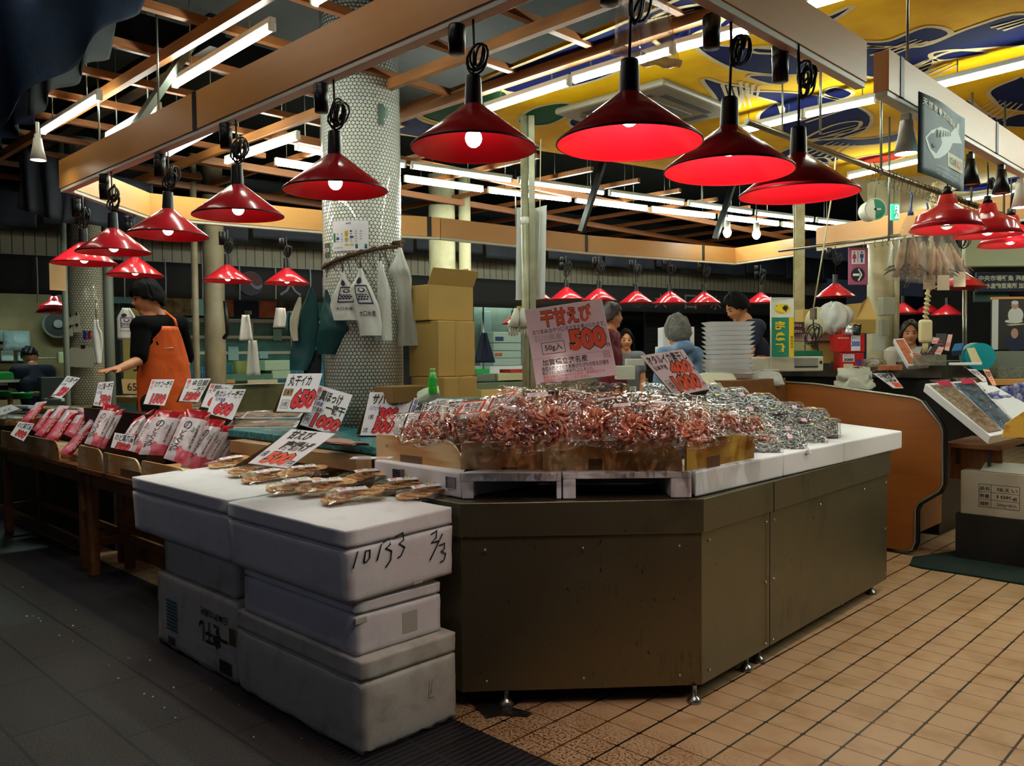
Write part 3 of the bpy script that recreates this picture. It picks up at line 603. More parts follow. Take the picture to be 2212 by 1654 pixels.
# ---- stainless counter
def steel(name, c, d):
    t = NT(name); v = t.coord(); s = t.math('MULTIPLY', t.noise(t.coord((55, 55, 6)), 1, 5, .7), t.ramp(t.noise(v, 1.6, 2), .35, .7)); n = t.noise(v, 3, 4); sp = t.noise(t.coord((45, 45, 18)), 1.3, 5, .65)
    k = t.math('MAXIMUM', t.ramp(sp, .65, .71), t.math('MULTIPLY', t.ramp(s, .42, .6), .5))
    t.set('Base Color', t.mix(k, c, d)); t.set('Metallic', .85); t.set('Roughness', t.math('ADD', .28, t.math('MULTIPLY', n, .25))); t.bump(n, .06, .02); return t.m
stl = steel('dirty_stainless', '7c765e', '2a200c'); stlc = pm('stainless_edge', 'b5b3a8', .25, .9)
CA, CB, CC_ = V((-1.90, 3.10, 0)), V((-2.60, 2.335, 0)), V((-1.955, 5.37, 0))
t = thing('steel_counter', 'stainless steel display counter with angled front corner, stained side panels', 'counter', (-2.3, 3.4, 0)); o_ = V((2.3, -3.4, 0))
pl_ = lambda off: [V(CC_)+V((off, off, 0)), V((-3.4, 5.37+off, 0)), V((-3.4, 2.335-off, 0)), V(CB)+V((off*.4, -off, 0)), V(CA)+V((off, -off*.4, 0))]
def ring(z0, z1, off, m, nm): return mb().prism([p+o_+V((0, 0, z0)) for p in reversed(pl_(off))], (0, 0, z1-z0)).build(nm, m, t, .003)
ring(.07, .745, -.008, stl, 'body'); ring(.735, .88, .006, stl, 'top_rim')
sm = mb().box((0, 0, 0), (.004, .004, .145), 0, M4.Translation(V((-1.893, 3.72, .735))+o_)).box((0, 0, 0), (.003, .003, .66), 0, M4.Translation(V((-1.913, 3.72, .075))+o_)); sm.build('panel_seam', pm('seam_dark', '1d1a12', .6), t)
b = mb()
for (x, y, z) in ((-1.905, 3.16, .69), (-1.905, 3.16, .12), (-1.91, 3.68, .69), (-1.91, 3.76, .69), (-1.912, 3.68, .4), (-1.912, 3.76, .4), (-1.912, 3.68, .1), (-1.912, 3.76, .1), (-1.92, 4.3, .69), (-1.93, 4.6, .09), (-1.945, 4.95, .69), (-1.95, 5.3, .69), (-1.952, 5.3, .4), (-1.952, 5.3, .12)): mb().ball(V((x, y, z))+o_, .007, 8).build('rivet', stlc, t)
for k in (.1, .5, .9):
    for z in (.12, .68): mb().ball(CB.lerp(CA, k)+V((.004, -.004, z))+o_, .007, 8).build('rivet', stlc, t)
for (px, py) in ((1500, 1516), (1612, 1447), (1638, 1428), (1882, 1283)):
    p = Pz(px, py, 0); mb().lathe([(0, 0), (.032, 0), (.033, .008), (.02, .024), (.01, .03), (.01, .075)], 18, 0, M4.Translation(p+o_)).build('foot', stlc, t)
for p in ((-2.5, 2.5, 0), (-3.3, 2.5, 0), (-3.3, 5.2, 0)): mb().lathe([(0, 0), (.032, 0), (.033, .008), (.02, .024), (.01, .03), (.01, .075)], 18, 0, M4.Translation(V(p)+o_)).build('foot', stlc, t)
# ---- foam slabs on the counter
def slab(label, pts, z0=.883, z1=.995, m=foamc):
    t = tag(mb().prism([V((x, y, z0)) for x, y in pts], (0, 0, z1-z0)).build('foam_slab', m, None, .008), label, 'foam box', 'white foam slabs on the steel counter'); return t
slab('white foam slab on the counter, far right end with bare top', [(-1.93, 4.63), (-1.935, 5.53), (-2.9, 6.15), (-3.0, 4.63)])
slab('white foam slab on the counter side, middle one', [(-1.93, 3.90), (-1.93, 4.625), (-3.0, 4.625), (-3.0, 3.90)])
slab('white foam slab below the yellow pine board at the counter corner', [(-1.93, 3.09), (-1.93, 3.895), (-2.52, 3.895), (-2.52, 3.62)])
def hollow(label, a, b, dep=.5, op=(.07, .9, .0, .085)):
    """upturned foam box with an open, dark mouth towards the walkway"""
    a = V((a[0], a[1], .883)); b = V((b[0], b[1], .883)); T = frame(a, b-a, z=UP); L = (b-a).length; h = .112; k0, k1 = op[0]*L, op[1]*L
    m = mb().box((0, 0, op[3]), (L, dep, h), 0).box((0, 0, 0), (k0, dep, op[3]-.0005), 0).box((k1, 0, 0), (L, dep, op[3]-.0005), 0).box((k0+.0005, dep-.03, 0), (k1-.0005, dep, op[3]-.0005), 0)
    return tag(m.build('foam_box', foamc, None, .004, T), label, 'foam box', 'white foam slabs on the steel counter')
hollow('upturned foam box with a black open mouth, left of the knotty pine board join', (-2.66, 2.40), (-2.335, 2.68), .45, (.12, .95, 0, .075)); hollow('upturned foam box with a wide open mouth under the long pine board', (-2.33, 2.685), (-1.94, 3.075), .45, (.1, .84, 0, .085))
sb = slab('white foam box with two small printed labels under the left pine board', [(-2.67, 2.40), (-2.67, 2.9), (-3.33, 2.9), (-3.33, 2.43)])
b = mb()
for x in (-3.14, -2.76):
    for k in range(5): b.box((x, 2.395, .926+.009*k), (x+.06, 2.4275 if x < -3 else 2.41, .9268+.009*k))
    for k in (0, .06): b.box((x+k, 2.395, .92), (x+k+.0012, 2.4275 if x < -3 else 2.41, .972))
    b.box((x, 2.395, .97), (x+.0612, 2.4275 if x < -3 else 2.41, .9712))
b.build('printed_label', pm('grey_print', '8f8886', .7), sb)
# ---- pine boards
pine = wood('pine_board', 'e8c896', 'c8965c', 0, .45, 1, True, .5, (.35, .62)); pineY = wood('pine_board_yellow', 'd0a23e', 'b07c2c', 0, .45, 1.4, False, .5, (.35, .62)); tape = pm('brown_packing_tape', '6f5138', .3)
def board(label, a, b, z0, z1, th=.012, rnd='r', m=pine, grp='pine boards of the display trays', tp=None, T=None):
    a = V((a[0], a[1], z0)); b = V((b[0], b[1], z0)); L = (b-a).length; h = z1-z0; T = frame(a, b-a, z=UP); pts = [(0, 0), (L, 0)]
    rr = h*.8 if rnd == 'r' else .02; rl = .02
    pts += [(L-rr+rr*math.cos(k*PI/16), h-rr+rr*math.sin(k*PI/16)) for k in range(9)]+[(rl+rl*math.cos(PI/2+k*PI/8), h-rl+rl*math.sin(PI/2+k*PI/8)) for k in range(5)]
    t = mb().prism([V((x, 0, z)) for x, z in pts], (0, th, 0)).build('tray_board', m, None, .0015, T); tag(t, label, 'board', grp)
    if tp:
        x0, x1, z2, z3 = tp; mb().box((x0, -.0012, z2), (x1, .0002, z3)).build('packing_tape', tape, t)
    return t
board('pine board with an oval grain figure, facing the foam boxes, brown tape below', (-3.36, 2.465), (-2.745, 2.472), .985, 1.118, tp=(.19, .35, -.04, .045))
board('knotty pine board partly behind its right neighbour at the angled counter corner', (-2.742, 2.472), (-2.42, 2.745), .985, 1.118, tp=(.18, .25, -.04, .02), rnd='r')
board('long pine board with dark knots at the angled counter corner, square of brown tape', (-2.455, 2.695), (-1.985, 3.075), .995, 1.125, tp=(.2, .26, -.04, .05))
board('yellow pine board facing the tiled walkway, taped to the foam slab', (-1.945, 3.045), (-1.945, 3.63), 1.0, 1.128, m=pineY, rnd='s', tp=(.16, .27, -.05, .045))
# ================================================================ BAGS AND PACKS
flm = film('clear_film', 'fff8f6', .07, .7, 10, .06, 1.0); flm2 = film('clear_film_crisp', 'ffffff', .10, .5, 26, .09, 1.0)
pr1 = pm('dried_prawn', 'cc7a54', .4, var='94443a', vs=45); pr2 = pm('dried_prawn_pale', 'e0a078', .4, var='b46a50', vs=45)
whl = pm('label_white', 'eeeaf0', .5); ylw = pm('sticker_yellow', 'd9c41a', .4); orl = pm('label_orange', 'e0562a', .5)
def prawns(b, w, h, n, th):
    for i in range(n):
        a = R.uniform(0, 6.28); r = R.uniform(.3, 1); cx = math.cos(a)*r*w*.33; cy = math.sin(a)*r*h*.30; rad = R.uniform(.02, .036); ph = a+R.uniform(-.5, .5)+PI/2; sp = R.uniform(1.6, 2.8); z = R.uniform(-th, th)*(1-.6*r*r)+.012*(1-r)
        pts = []; rs = []
        for k in range(8):
            q = ph+(k/7-.5)*sp; pts.append((cx+rad*(math.cos(q)-math.cos(ph)*.6), cy+rad*(math.sin(q)-math.sin(ph)*.6), z+.008*math.sin(k*.8+i))); rs.append((.0028, .0056, .0068, .0066, .0058, .0050, .0038, .0018)[k])
        b.tube(pts, rs, 6, i % 2)
def pillow(w, h, th, seed, nu=22, nv=16, amp=.006, flat=.15):
    b = mb()
    for s in (1, -1):
        def fn(u, v):
            x = (u-.5)*w; y = (v-.5)*h; k = max(0, (1-abs(2*u-1)**2.6)*(1-abs(2*v-1)**2.6)); e = math.sqrt(k)
            n = NZ.noise(V((x*28+seed*3.1, y*28, s*2+seed)))*amp+abs(NZ.noise(V((x*11+seed, y*13, seed+s))))*amp*2.2
            return V((x*(1+.04*NZ.noise(V((v*5, seed, 0)))), y*(1+.04*NZ.noise(V((u*5, seed, 3)))), s*(th*e+n*min(1, k*6))+.006*NZ.noise(V((u*4+seed, v*4, 1)))))
        b.grid(fn, nu, nv)
    return b
BAGS = []
for s in range(3):
    t = thing('prawn_bag', 'x', 'bag', (0, 0, -60)); q = mb(); prawns(q, .21, .18, 64, .024); o = q.build('dried_prawns', [pr1, pr2], t, T=M4.Translation((0, -.022, 0))); o['kind'] = 'stuff'
    pillow(.235, .235, .04, s*7+1, 22, 18).build('film', flm, t)
    if s < 2: mb().grid(lambda u, v: V((-.07+u*.075, .078+v*.018, .024+.006*(1-v))), 3, 2).build('label', whl, t)
    BAGS.append(t)
used_b = set()
# riser carrying the heap
rt = tag(mb().prism([V((x, y, .997)) for x, y in ((-2.15, 3.2), (-2.25, 3.72), (-2.75, 3.72), (-2.95, 2.8), (-2.74, 2.72))], (0, 0, .07)).build('display_riser', col('2a1a16', .8), None, .02), 'low dark riser under the heaped prawn bags', 'riser')
def bagput(lst, protos, used, grp, cat=None):
    for i, e in enumerate(lst):
        px, py, d, tilt, yaw, roll, sc, lab = e; p = Pd(px, py, d)
        h = (EYE-p); h.z = 0; h.normalize(); h = M4.Rotation(math.radians(yaw), 3, 'Z') @ h
        n = h*math.sin(math.radians(tilt))+UP*math.cos(math.radians(tilt)); x = UP.cross(h).normalized(); T = frame(p, x, z=n) @ M4.Rotation(math.radians(roll), 4, 'Z') @ M4.Scale(sc*(.93 if 'prawn' in lab else 1), 4)
        k = i % len(protos); pt = protos[k]
        if k in used: dup(pt, lab, T, group=grp)
        else: used.add(k); pt.matrix_world = T; tag(pt, lab, None, grp)
BL = [  # px, py, depth, tilt (0 flat .. 90 upright), yaw, roll, scale, label
 (905,925,3.42,28,10,8,1.0,'prawn bag at the left end of the heap, behind the oval grained board'),
 (962,915,3.5,40,0,-10,1.0,'prawn bag below the first orange framed foam tray sign'),
 (1045,912,3.46,58,-4,12,1.05,'prawn bag below the second orange framed sign, curled prawns showing'),
 (1110,926,3.40,55,0,-14,1.0,'prawn bag low behind the board join, dark film'),
 (1185,905,3.40,68,0,4,1.22,'big upright prawn bag with bright film glints, white label at its top left'),
 (1285,905,3.50,62,2,-5,1.15,'prawn bag beside the big upright one, small printed strip on top'),
 (1365,918,3.46,60,4,6,1.05,'prawn bag behind the long knotty board, prawns in neat rings'),
 (1440,914,3.52,48,10,-10,1.1,'prawn bag overhanging the right end of the long board'),
 (1500,925,3.44,40,20,12,1.0,'prawn bag tucked into the board corner'),
 (1560,905,3.72,30,25,-6,1.0,'prawn bag behind the yellow board, orange prawns'),
 (1610,912,3.75,18,30,8,.95,'prawn bag at the far end of the yellow board'),
 (1645,945,3.92,8,20,20,.6,'small prawn bag on the foam beyond the yellow board'),
 (1120,875,3.72,40,0,-6,1.05,'prawn bag behind the orange framed signs near the top of the heap'),
 (1215,861,3.85,36,0,6,1.05,'prawn bag just below the pink price board'),
 (1310,861,3.80,24,0,-4,1.2,'prawn bag lying flat on the crest of the heap with folded film'),
 (1390,881,3.75,32,6,8,1.05,'prawn bag right of the crest, smooth film'),
 (1470,881,3.8,26,12,-8,1.05,'bright orange prawn bag beside the foil squid packs'),
 (1075,897,3.62,46,-4,14,1.0,'prawn bag half covered by the second orange framed sign'),
 (1255,885,3.66,46,0,-10,1.05,'prawn bag in the middle of the heap behind the upright one'),
 (1335,897,3.64,44,3,10,1.05,'prawn bag in the middle of the heap, right of centre'),
 (1415,892,3.66,40,8,-6,1.0,'prawn bag in the second row above the knotty board'),
 (1000,898,3.66,34,0,6,1.0,'prawn bag under the foam tray signs, mostly shaded'),
 (1500,900,3.68,34,15,5,1.0,'prawn bag above the end of the long board')]
bagput(BL, BAGS, used_b, 'bags of dried sweet prawns heaped on the counter')
# ---- firefly squid packs
sq = NT('dried_squid'); nn = sq.noise(sq.coord(), 55, 5, .7); sq.set('Base Color', sq.mix(sq.ramp(nn, .45, .62), '2c1e2c', 'c2cac8')); sq.set('Roughness', .25); sq.set('Metallic', .35); sq.bump(nn, 1, .01); sq = sq.m
plum = pm('squid_tray_plum', '6a2c4c', .4); pinkl = pm('label_pink', 'e8b4c8', .5)
SQ = []
for s in range(2):
    t = thing('squid_pack', 'x', 'pack', (0, 0, -62))
    mb().box((-.125, -.055, -.012), (.125, .055, -.004)).build('tray', plum, t, .006)
    o = mb().grid(lambda u, v: V(((u-.5)*.24, (v-.5)*.105, -.003+.016*(abs(NZ.noise(V((u*9+s*5, v*4, s))))+.2*NZ.noise(V((u*30, v*14, s))))*min(1, 8*u, 8*(1-u), 8*v, 8*(1-v)))), 40, 20).build('dried_squid', sq, t); o['kind'] = 'stuff'
    pillow(.27, .135, .016, s*5+3, 22, 12, .006).build('film', flm2, t)
    if s: mb().grid(lambda u, v: V((-.01+u*.042, -.012+v*.022, .027+.003*math.sin(u*6))), 4, 3).build('label', pinkl, t)
    if s == 0: mb().grid(lambda u, v: V((-.085+u*.022, -.01+v*.014, .026)), 2, 2).build('sticker', ylw, t)
    SQ.append(t)
used_s = set()
SL = []
nmr = ['front row by the yellow board', 'second row', 'third row', 'back row nearest the wood panel']
spots = [[(1530,918),(1590,934),(1650,946),(1705,952)], [(1520,892),(1580,906),(1640,921),(1700,934),(1755,938)], [(1500,872),(1560,878),(1620,892),(1680,905),(1735,916),(1785,922)], [(1480,852),(1540,852),(1600,860),(1660,872),(1715,888),(1765,900),(1420,856)]]
nth = ['first', 'second', 'third', 'fourth', 'fifth', 'sixth', 'leftmost']
for r, row in enumerate(spots):
    for c, (px, py) in enumerate(row):
        SL.append((px, py, 4.12+.002*(px-1530)+.2*r, 24-2*c if c < 6 else 24, 12, -90+R.uniform(-12, 12), 1.22, 'glittering dried squid pack, %s, %s of the row' % (nmr[r], nth[c])))
tag(mb().add([(-2.14, 3.66, .996), (-2.12, 4.95, .996), (-2.6, 5.0, .996), (-2.62, 3.66, .996), (-2.2, 3.66, 1.06), (-2.15, 4.85, 1.0), (-2.52, 4.95, 1.02), (-2.6, 3.72, 1.2)], [(3, 2, 1, 0), (4, 5, 6, 7), (0, 1, 5, 4), (1, 2, 6, 5), (2, 3, 7, 6), (3, 0, 4, 7)]).build('display_riser', foamc), 'sloping white foam riser under the heaped squid packs', 'riser')
bagput(SL, SQ, used_s, 'packs of dried firefly squid on the foam slab')
# ---- fried cracker packs on the foam boxes
ck = pm('cracker', 'eebb80', .5, var='c68a50', vs=50, bump=.5, bs=120); flg = film('clear_film_gold', 'fff8ea', .07, .5, 24, .08, 1.0)
CK = []
for s in range(3):
    t = thing('cracker_pack', 'x', 'pack', (0, 0, -64))
    for i in range(5):
        a = R.uniform(-.4, .4); T = M4.Translation((-.07+.035*i, R.uniform(-.015, .015), .003+.003*i)) @ M4.Rotation(a, 4, 'Z') @ M4.Rotation(.03, 4, 'Y')
        mb().grid(lambda u, v: (lambda r, th: V((.058*r*math.cos(th), .042*r*math.sin(th), .004*NZ.noise(V((r*3*math.cos(th)+i, r*3*math.sin(th), s))))))(v, u*2*PI), 18, 4).build('cracker', ck, t, T=T, sol=.004)
    pillow(.23, .15, .017, s*4+2, 22, 14, .005).build('film', flg, t)
    b = mb().grid(lambda u, v: V((-.055+u*.12, -.01+v*.038, .0285+.002*math.sin(u*5))), 6, 2)
    letter(b, lambda u, v, h: V((u, v, .0312+h)), '甘えび', .0, .0, .05, .02, 1); letter(b, lambda u, v, h: V((u, v, .0312+h)), '揚', -.045, -.004, -.018, .022, 2)
    b.build('label', [whl, pen, pm('print_red', 'c8403a', .5)], t)
    if s < 2: mb().grid(lambda u, v: V((.02+u*.045, .04+v*.018, .022)), 2, 2).build('sticker', ylw, t)
    CK.append(t)
used_c = set()
CL = []
for px, py, dz, roll, l in ((920,1065,0,-40,'cracker pack nearest the corner of the front foam box'),(868,1050,.012,-50,'cracker pack with a yellow sticker, second from the foam box corner'),(760,1072,0,-44,'cracker pack by the walkway edge of the foam, white label'),(705,1052,.012,-52,'cracker pack with gleaming film, third along the walkway edge'),(640,1052,0,-46,'cracker pack with a white label on the join of the two foam boxes'),(795,1030,.022,-46,'cracker pack with a pale label in the middle of the spread'),(735,1010,.0,-50,'cracker pack at the back below the fried prawn price card'),(580,1030,.0,-40,'cracker pack on the rear foam box near the walkway'),(545,1012,.014,-36,'cracker pack on the rear foam box, second from its left'),(500,1000,.0,-34,'leftmost cracker pack on the rear foam box'),(655,1020,.02,-50,'cracker pack lying under the fried prawn price card'),(825,1012,.0,-44,'cracker pack by the white foam slab with printed labels')):
    p = Pz(px, py, .895+dz); CL.append((px, py, pix(p)[2], 9, 0, roll+62, 1.12, l))
bagput(CL, CK, used_c, 'packs of fried prawn crackers on the foam boxes')
# ================================================================ PRICE CARDS
card_w = pm('card_paper', 'e6e4ea', .4); card_p = pm('card_pinkish', 'eed4dc', .12); kraft = pm('kraft_card', '6a4d2a', .8, var='58401f', vs=12); txb = pm('ink_black', '09080b', .5); txr = pm('ink_red', 'd8232c', .5); txo = pm('ink_orange', 'e8552f', .5); txu = pm('ink_blue', '1d2a8c', .5); txg = pm('ink_grey', 'b9a8a8', .5); tan = pm('tan_strip', 'a88a5c', .6)
LM = [card_w, txb, txr, txu, tan, txo, txg]
def quadplane(q, d, lean=25, yaw=0, at=None):
    """plane of a leaning card found from where its lower edge stands; surface function over its outline"""
    bx = (q[2][0]+q[3][0])/2; by = (q[2][1]+q[3][1])/2; p0 = Pd(bx, by, d)
    h = EYE-p0; h.z = 0; h.normalize(); h = M4.Rotation(math.radians(yaw), 3, 'Z') @ h
    n = h*math.cos(math.radians(lean))+UP*math.sin(math.radians(lean)); tl, tr, br, bl = [Pn(x, y, p0, n) for x, y in q]
    def fn(u, v, k=0): return (bl*(1-u)+br*u)*(1-v)+(tl*(1-u)+tr*u)*v-p0+n*k
    return p0, n, fn
def card(label, q, d, texts, lean=25, yaw=0, stand=True, face=None, grp='handwritten price cards', th=.004, box=None, cat='price card', rnd=0):
    d = d if d > 1.4 else pix(Pz((q[2][0]+q[3][0])/2, (q[2][1]+q[3][1])/2, d))[2]; p0, n, fn = quadplane(q, d, lean, yaw); t = thing('price_card', label, cat, p0, group=grp)
    b = mb(); c = [fn(0, 0), fn(1, 0), fn(1, 1), fn(0, 1)]
    b.prism([p-n*th for p in c], n*th); co_ = b.build('card', [face or card_w], t, rnd or .0008)
    b = mb(); sf = lambda u, v, k: fn(u, v, k)
    for e in texts:
        s, x0, y0, x1, y1, c = e[:6]; kw = e[6] if len(e) > 6 else {}
        if s == '#box':
            w = kw.get('w', .008)
            for (a0, b0, a1, b1) in ((x0, y0, x1, y0+w), (x0, y1-w, x1, y1), (x0, y0, x0+w, y1), (x1-w, y0, x1, y1)): b.add([fn(a0, b0, .0007), fn(a1, b0, .0007), fn(a1, b1, .0007), fn(a0, b1, .0007)], [(0, 1, 2, 3)], c)
        elif s == '#fill': b.add([fn(x0, y0, .0005), fn(x1, y0, .0005), fn(x1, y1, .0005), fn(x0, y1, .0005)], [(0, 1, 2, 3)], c)
        else: letter(b, sf, s, x0, y0, x1, y1, c, **kw)
    b.build('lettering', LM, co_)
    if stand:
        tl, tr = fn(0, 1, -th-.001), fn(1, 1, -th-.001); bl, br = fn(0, 0, -th-.001), fn(1, 0, -th-.001); L = (tl-bl).length; hb = -V((n.x, n.y, 0)).normalized(); zb = min(bl.z, br.z)
        k = .9; a, a2 = bl.lerp(tl, k), br.lerp(tr, k); f1 = V((bl.x, bl.y, zb))+hb*L*.55; f2 = V((br.x, br.y, zb))+hb*L*.55
        m = mb(); m.add([a, a2, f2, f1], [(0, 1, 2, 3)]).add([bl, br, f2+UP*.002, f1+UP*.002], [(0, 1, 2, 3)]).build('cardboard_prop', kraft, t, sol=.003)
    return t
NUM = dict(off=.05, outline=.05, omat=1, shear=.12); HW = dict(off=.012)
HS = dict(off=.02, shear=.1)
card('price card for dried whole squid, 650 yen, standing behind another card by the tiled pillar', [(623,807),(697,806),(672,891),(597,888)], 4.95, [('丸干イカ', .08,.66,.74,.95,1,dict(off=.028, shear=.15)), ('#fill', .03,.40,.30,.6,4), ('日本海', .05,.42,.29,.58,1,HW), ('650', .34,.08,.98,.58,2,NUM), ('#box', .06,.08,.28,.30,1,dict(w=.01)), ('5枚', .09,.12,.25,.26,1,HW)], 30, 10)
card('price card for extra large hokke fish, 1000 yen, tilted to the right beside the pillar', [(684,830),(762,853),(726,940),(648,917)], 1.06, [('特', .04,.80,.18,.97,2,HW), ('大', .04,.64,.18,.79,2,HW), ('真ほっけ', .2,.66,.8,.93,1,dict(off=.026, outline=.03, omat=6)), ('石川県産', .04,.52,.36,.63,3,HW), ('一夜干', .46,.42,.97,.66,1,dict(off=.026, outline=.03, omat=6)), ('脂のり最高!!', .04,.38,.42,.5,1,{}), ('1000', .24,.03,.98,.36,2,NUM), ('#box', .05,.06,.19,.26,1), ('1枚', .07,.1,.17,.22,1,HW)], 30, 15)
card('price card for fried sweet prawns, 500 yen, leaning low on the foam boxes', [(630,926),(725,936),(621,1011),(536,1000)], 3.62, [('甘えび', .12,.72,.62,.97,1,dict(off=.03, outline=.04, omat=6)), ('唐揚げ', .25,.42,.9,.68,1,dict(off=.03, outline=.04, omat=6)), ('500', .2,.03,.82,.36,5,NUM), ('1袋', .03,.2,.16,.36,1,HW), ('円', .84,.04,.97,.18,1,HW)], 55, 20)
card('price card for mackerel, 300 and 500 yen, left of the pine boards', [(799,847),(897,846),(864,941),(778,940)], 1.055, [('サバ一夜干', .1,.7,.86,.97,1,dict(off=.026, shear=.1, outline=.025, omat=6)), ('ノルウェー産', .06,.57,.32,.68,3,HW), ('300', .3,.33,.76,.63,2,NUM), ('円', .78,.38,.87,.5,1,HW), ('500', .26,.03,.76,.33,2,NUM), ('1枚', .1,.36,.22,.48,1,{}), ('2枚', .04,.06,.16,.18,1,{})], 28, 10)
card('price card for striped hokke fish, 300 yen, half hidden by the prawn heap', [(895,859),(1000,862),(968,941),(867,940)], 1.055, [('有', .02,.8,.1,.97,3,HW), ('頭', .02,.62,.1,.79,3,HW), ('縞ほっけ一夜干', .1,.64,.98,.96,1,dict(off=.022, shear=.1)), ('300', .22,.25,.64,.62,2,NUM), ('500', .16,-.02,.6,.24,2,NUM), ('#box', .04,.3,.17,.5,1), ('1枚', .06,.33,.15,.46,1,{})], 28, 10)
card('price card for red flounder, 600 yen, front one of three overlapping cards', [(467,840),(532,840),(502,907),(447,892)], 5.35, [('赤カレイ一夜干', .03,.68,.96,.95,1,HS), ('北海道産', .1,.52,.45,.66,3,HW), ('600', .2,.04,.82,.5,2,NUM)], 30, 10)
card('price card for butterflied fish, middle one of three overlapping cards', [(455,828),(505,832),(478,885),(434,878)], 5.6, [('特', .04,.78,.2,.98,2,HW), ('大', .04,.58,.2,.77,2,HW), ('開', .24,.66,.5,.95,1,HW), ('き干し', .52,.68,.95,.88,1,HW), ('600', .25,.08,.9,.5,2,NUM)], 30, 10)
card('price card for golden snapper, 1200 yen, rear one of three overlapping cards', [(405,818),(456,817),(428,868),(386,866)], 5.8, [('極', .05,.78,.2,.97,2,HW), ('上', .05,.58,.2,.77,2,HW), ('金目鯛', .28,.66,.95,.95,1,HW), ('一夜干', .45,.4,.95,.64,1,HW), ('1200', .2,.05,.9,.4,2,NUM)], 30, 10)
card('price card for rockfish, 1500 yen, in front of the orange apron', [(328,819),(377,819),(355,876),(310,872)], 5.62, [('特', .04,.76,.16,.96,2,HW), ('大', .04,.56,.16,.75,2,HW), ('カサゴ一夜干', .2,.68,.97,.94,1,HS), ('1500', .25,.03,.92,.42,2,NUM)], 28, 5)
card('price card for blackthroat perch, 700 yen, below the outstretched hand', [(213,826),(246,823),(238,881),(201,875)], 5.9, [('のど黒一夜干', .06,.68,.96,.95,1,HS), ('山口産', .04,.5,.35,.62,3,HW), ('700', .3,.05,.95,.46,2,NUM), ('4枚', .04,.04,.25,.16,1,HW)], 28, 5)
card('price card for blackthroat perch, 220 yen, leftmost card leaning far back', [(145,811),(173,816),(131,861),(110,856)], 6.9, [('のど黒一夜', .15,.72,.96,.96,1,HS), ('山口産', .05,.55,.45,.66,3,HW), ('220', .3,.1,.95,.5,2,NUM), ('2枚', .03,.02,.28,.14,1,HW)], 45, 10)
card('small price card for perch tea soup, 500 yen, clipped over the far left tray board', [(41,910),(75,915),(51,953),(22,939)], 6.35, [('のど黒茶漬', .08,.6,.95,.95,1,HS), ('500', .25,.06,.9,.5,2,NUM)], 18, 15, False, grp='small price cards on the trays')
card('small price card for perch tea soup, 500 yen, among the white and red pouches', [(248,934),(292,941),(283,974),(239,966)], 5.0, [('のど黒茶漬', .08,.5,.97,.95,1,HS), ('500', .2,-.05,.9,.42,2,NUM)], 18, 10, False, grp='small price cards on the trays')
card('blank price card seen edge on at the far left of the baskets', [(0,880),(24,873),(42,882),(0,897)], 7.4, [('のど', .2,.2,.7,.6,1,HW)], 60, 0, False)
card('big pink laminated price board for dried sweet prawns, 500 yen, above the heap', [(1133,669),(1300,645),(1334,810),(1158,831)], 3.98, [('干甘えび', .19,.73,.84,.96,5,dict(off=.034, outline=.03, omat=1)), ('おつまみ!おやつに!そのまま食べられます。', .06,.645,.98,.715,1,dict(off=.004)), ('500', .5,.37,.955,.655,5,dict(off=.06, outline=.03, omat=1)), ('円', .945,.375,.985,.42,1,HW), ('石川県産', .06,.545,.42,.635,6,HW), ('#box', .14,.375,.43,.53,1,dict(w=.006)), ('50g入', .18,.4,.4,.505,1,{}), ('#fill', 0,.325,1,.33,6), ('加賀橋立港名産', .12,.225,.68,.31,1,HW), ('漁獲水揚げされた新鮮ぴちぴちの甘えび達を', .1,.155,.93,.215,1,dict(off=.008)), ('夜のうちに独自の寒風干しにしました。', .1,.105,.73,.152,1,dict(off=.008)), ('本品は味付けや色付けもせず、保存料などの', .1,.06,.86,.1,5,dict(off=.006)), ('添加物も一切使用しておりません。', .1,.015,.68,.055,5,dict(off=.006)), ('#box', .88,.24,.96,.32,5,dict(w=.005)), ('素材', .89,.25,.95,.31,6,{})], 14, -4, False, card_p, 'handwritten price cards', .006, rnd=.005)
card('price card for dried firefly squid, 400 and 1000 yen, tilted above the foil packs', [(1383,768),(1475,754),(1533,840),(1458,855)], 4.35, [('ホタルイカ素干し', .05,.74,.97,.97,1,HS), ('日本海産', .06,.6,.38,.72,1,{}), ('400', .4,.42,.92,.75,5,NUM), ('円', .93,.46,.99,.56,1,HW), ('1000', .22,.04,.9,.42,5,NUM), ('円', .91,.08,.98,.18,1,HW), ('#box', .06,.1,.2,.36,1), ('3袋', .08,.14,.18,.32,1,HW)], 30, 6, True, card_p)
card('small price card standing beside the wood panel of the chilled case', [(1885,806),(1926,804),(1952,838),(1930,838)], 6.7, [('干物各種', .1,.55,.95,.92,1,HS), ('お買得', .1,.38,.9,.55,1,HS), ('#fill', .35,.05,.95,.36,5)], 40, 10, True, grp='small price cards on the chilled case')
card('narrow price card, left of two on the right hand foam tray', [(2090,797),(2108,797),(2137,822),(2124,824)], 5.5, [('明太', .1,.5,.9,.9,1,HW), ('子', .3,.1,.7,.45,2,HW)], 35, 10, True, grp='small price cards on the chilled case')
card('narrow price card, right of two, facing the blue pouches', [(2123,797),(2137,798),(2153,832),(2144,832)], 5.4, [('塩辛', .1,.5,.9,.9,1,HW), ('干', .3,.1,.7,.45,2,HW)], 25, 20, True, grp='small price cards on the chilled case', face=pm('card_orange', 'e8a888', .5))
t = card('brown cardboard back of a price card with 65 scrawled on it', [(262,818),(306,820),(306,851),(266,850)], 6.6, [('65', .25,.2,.75,.75,1,{})], 12, 0, False, pm('kraft_light', 'c9a56a', .8))
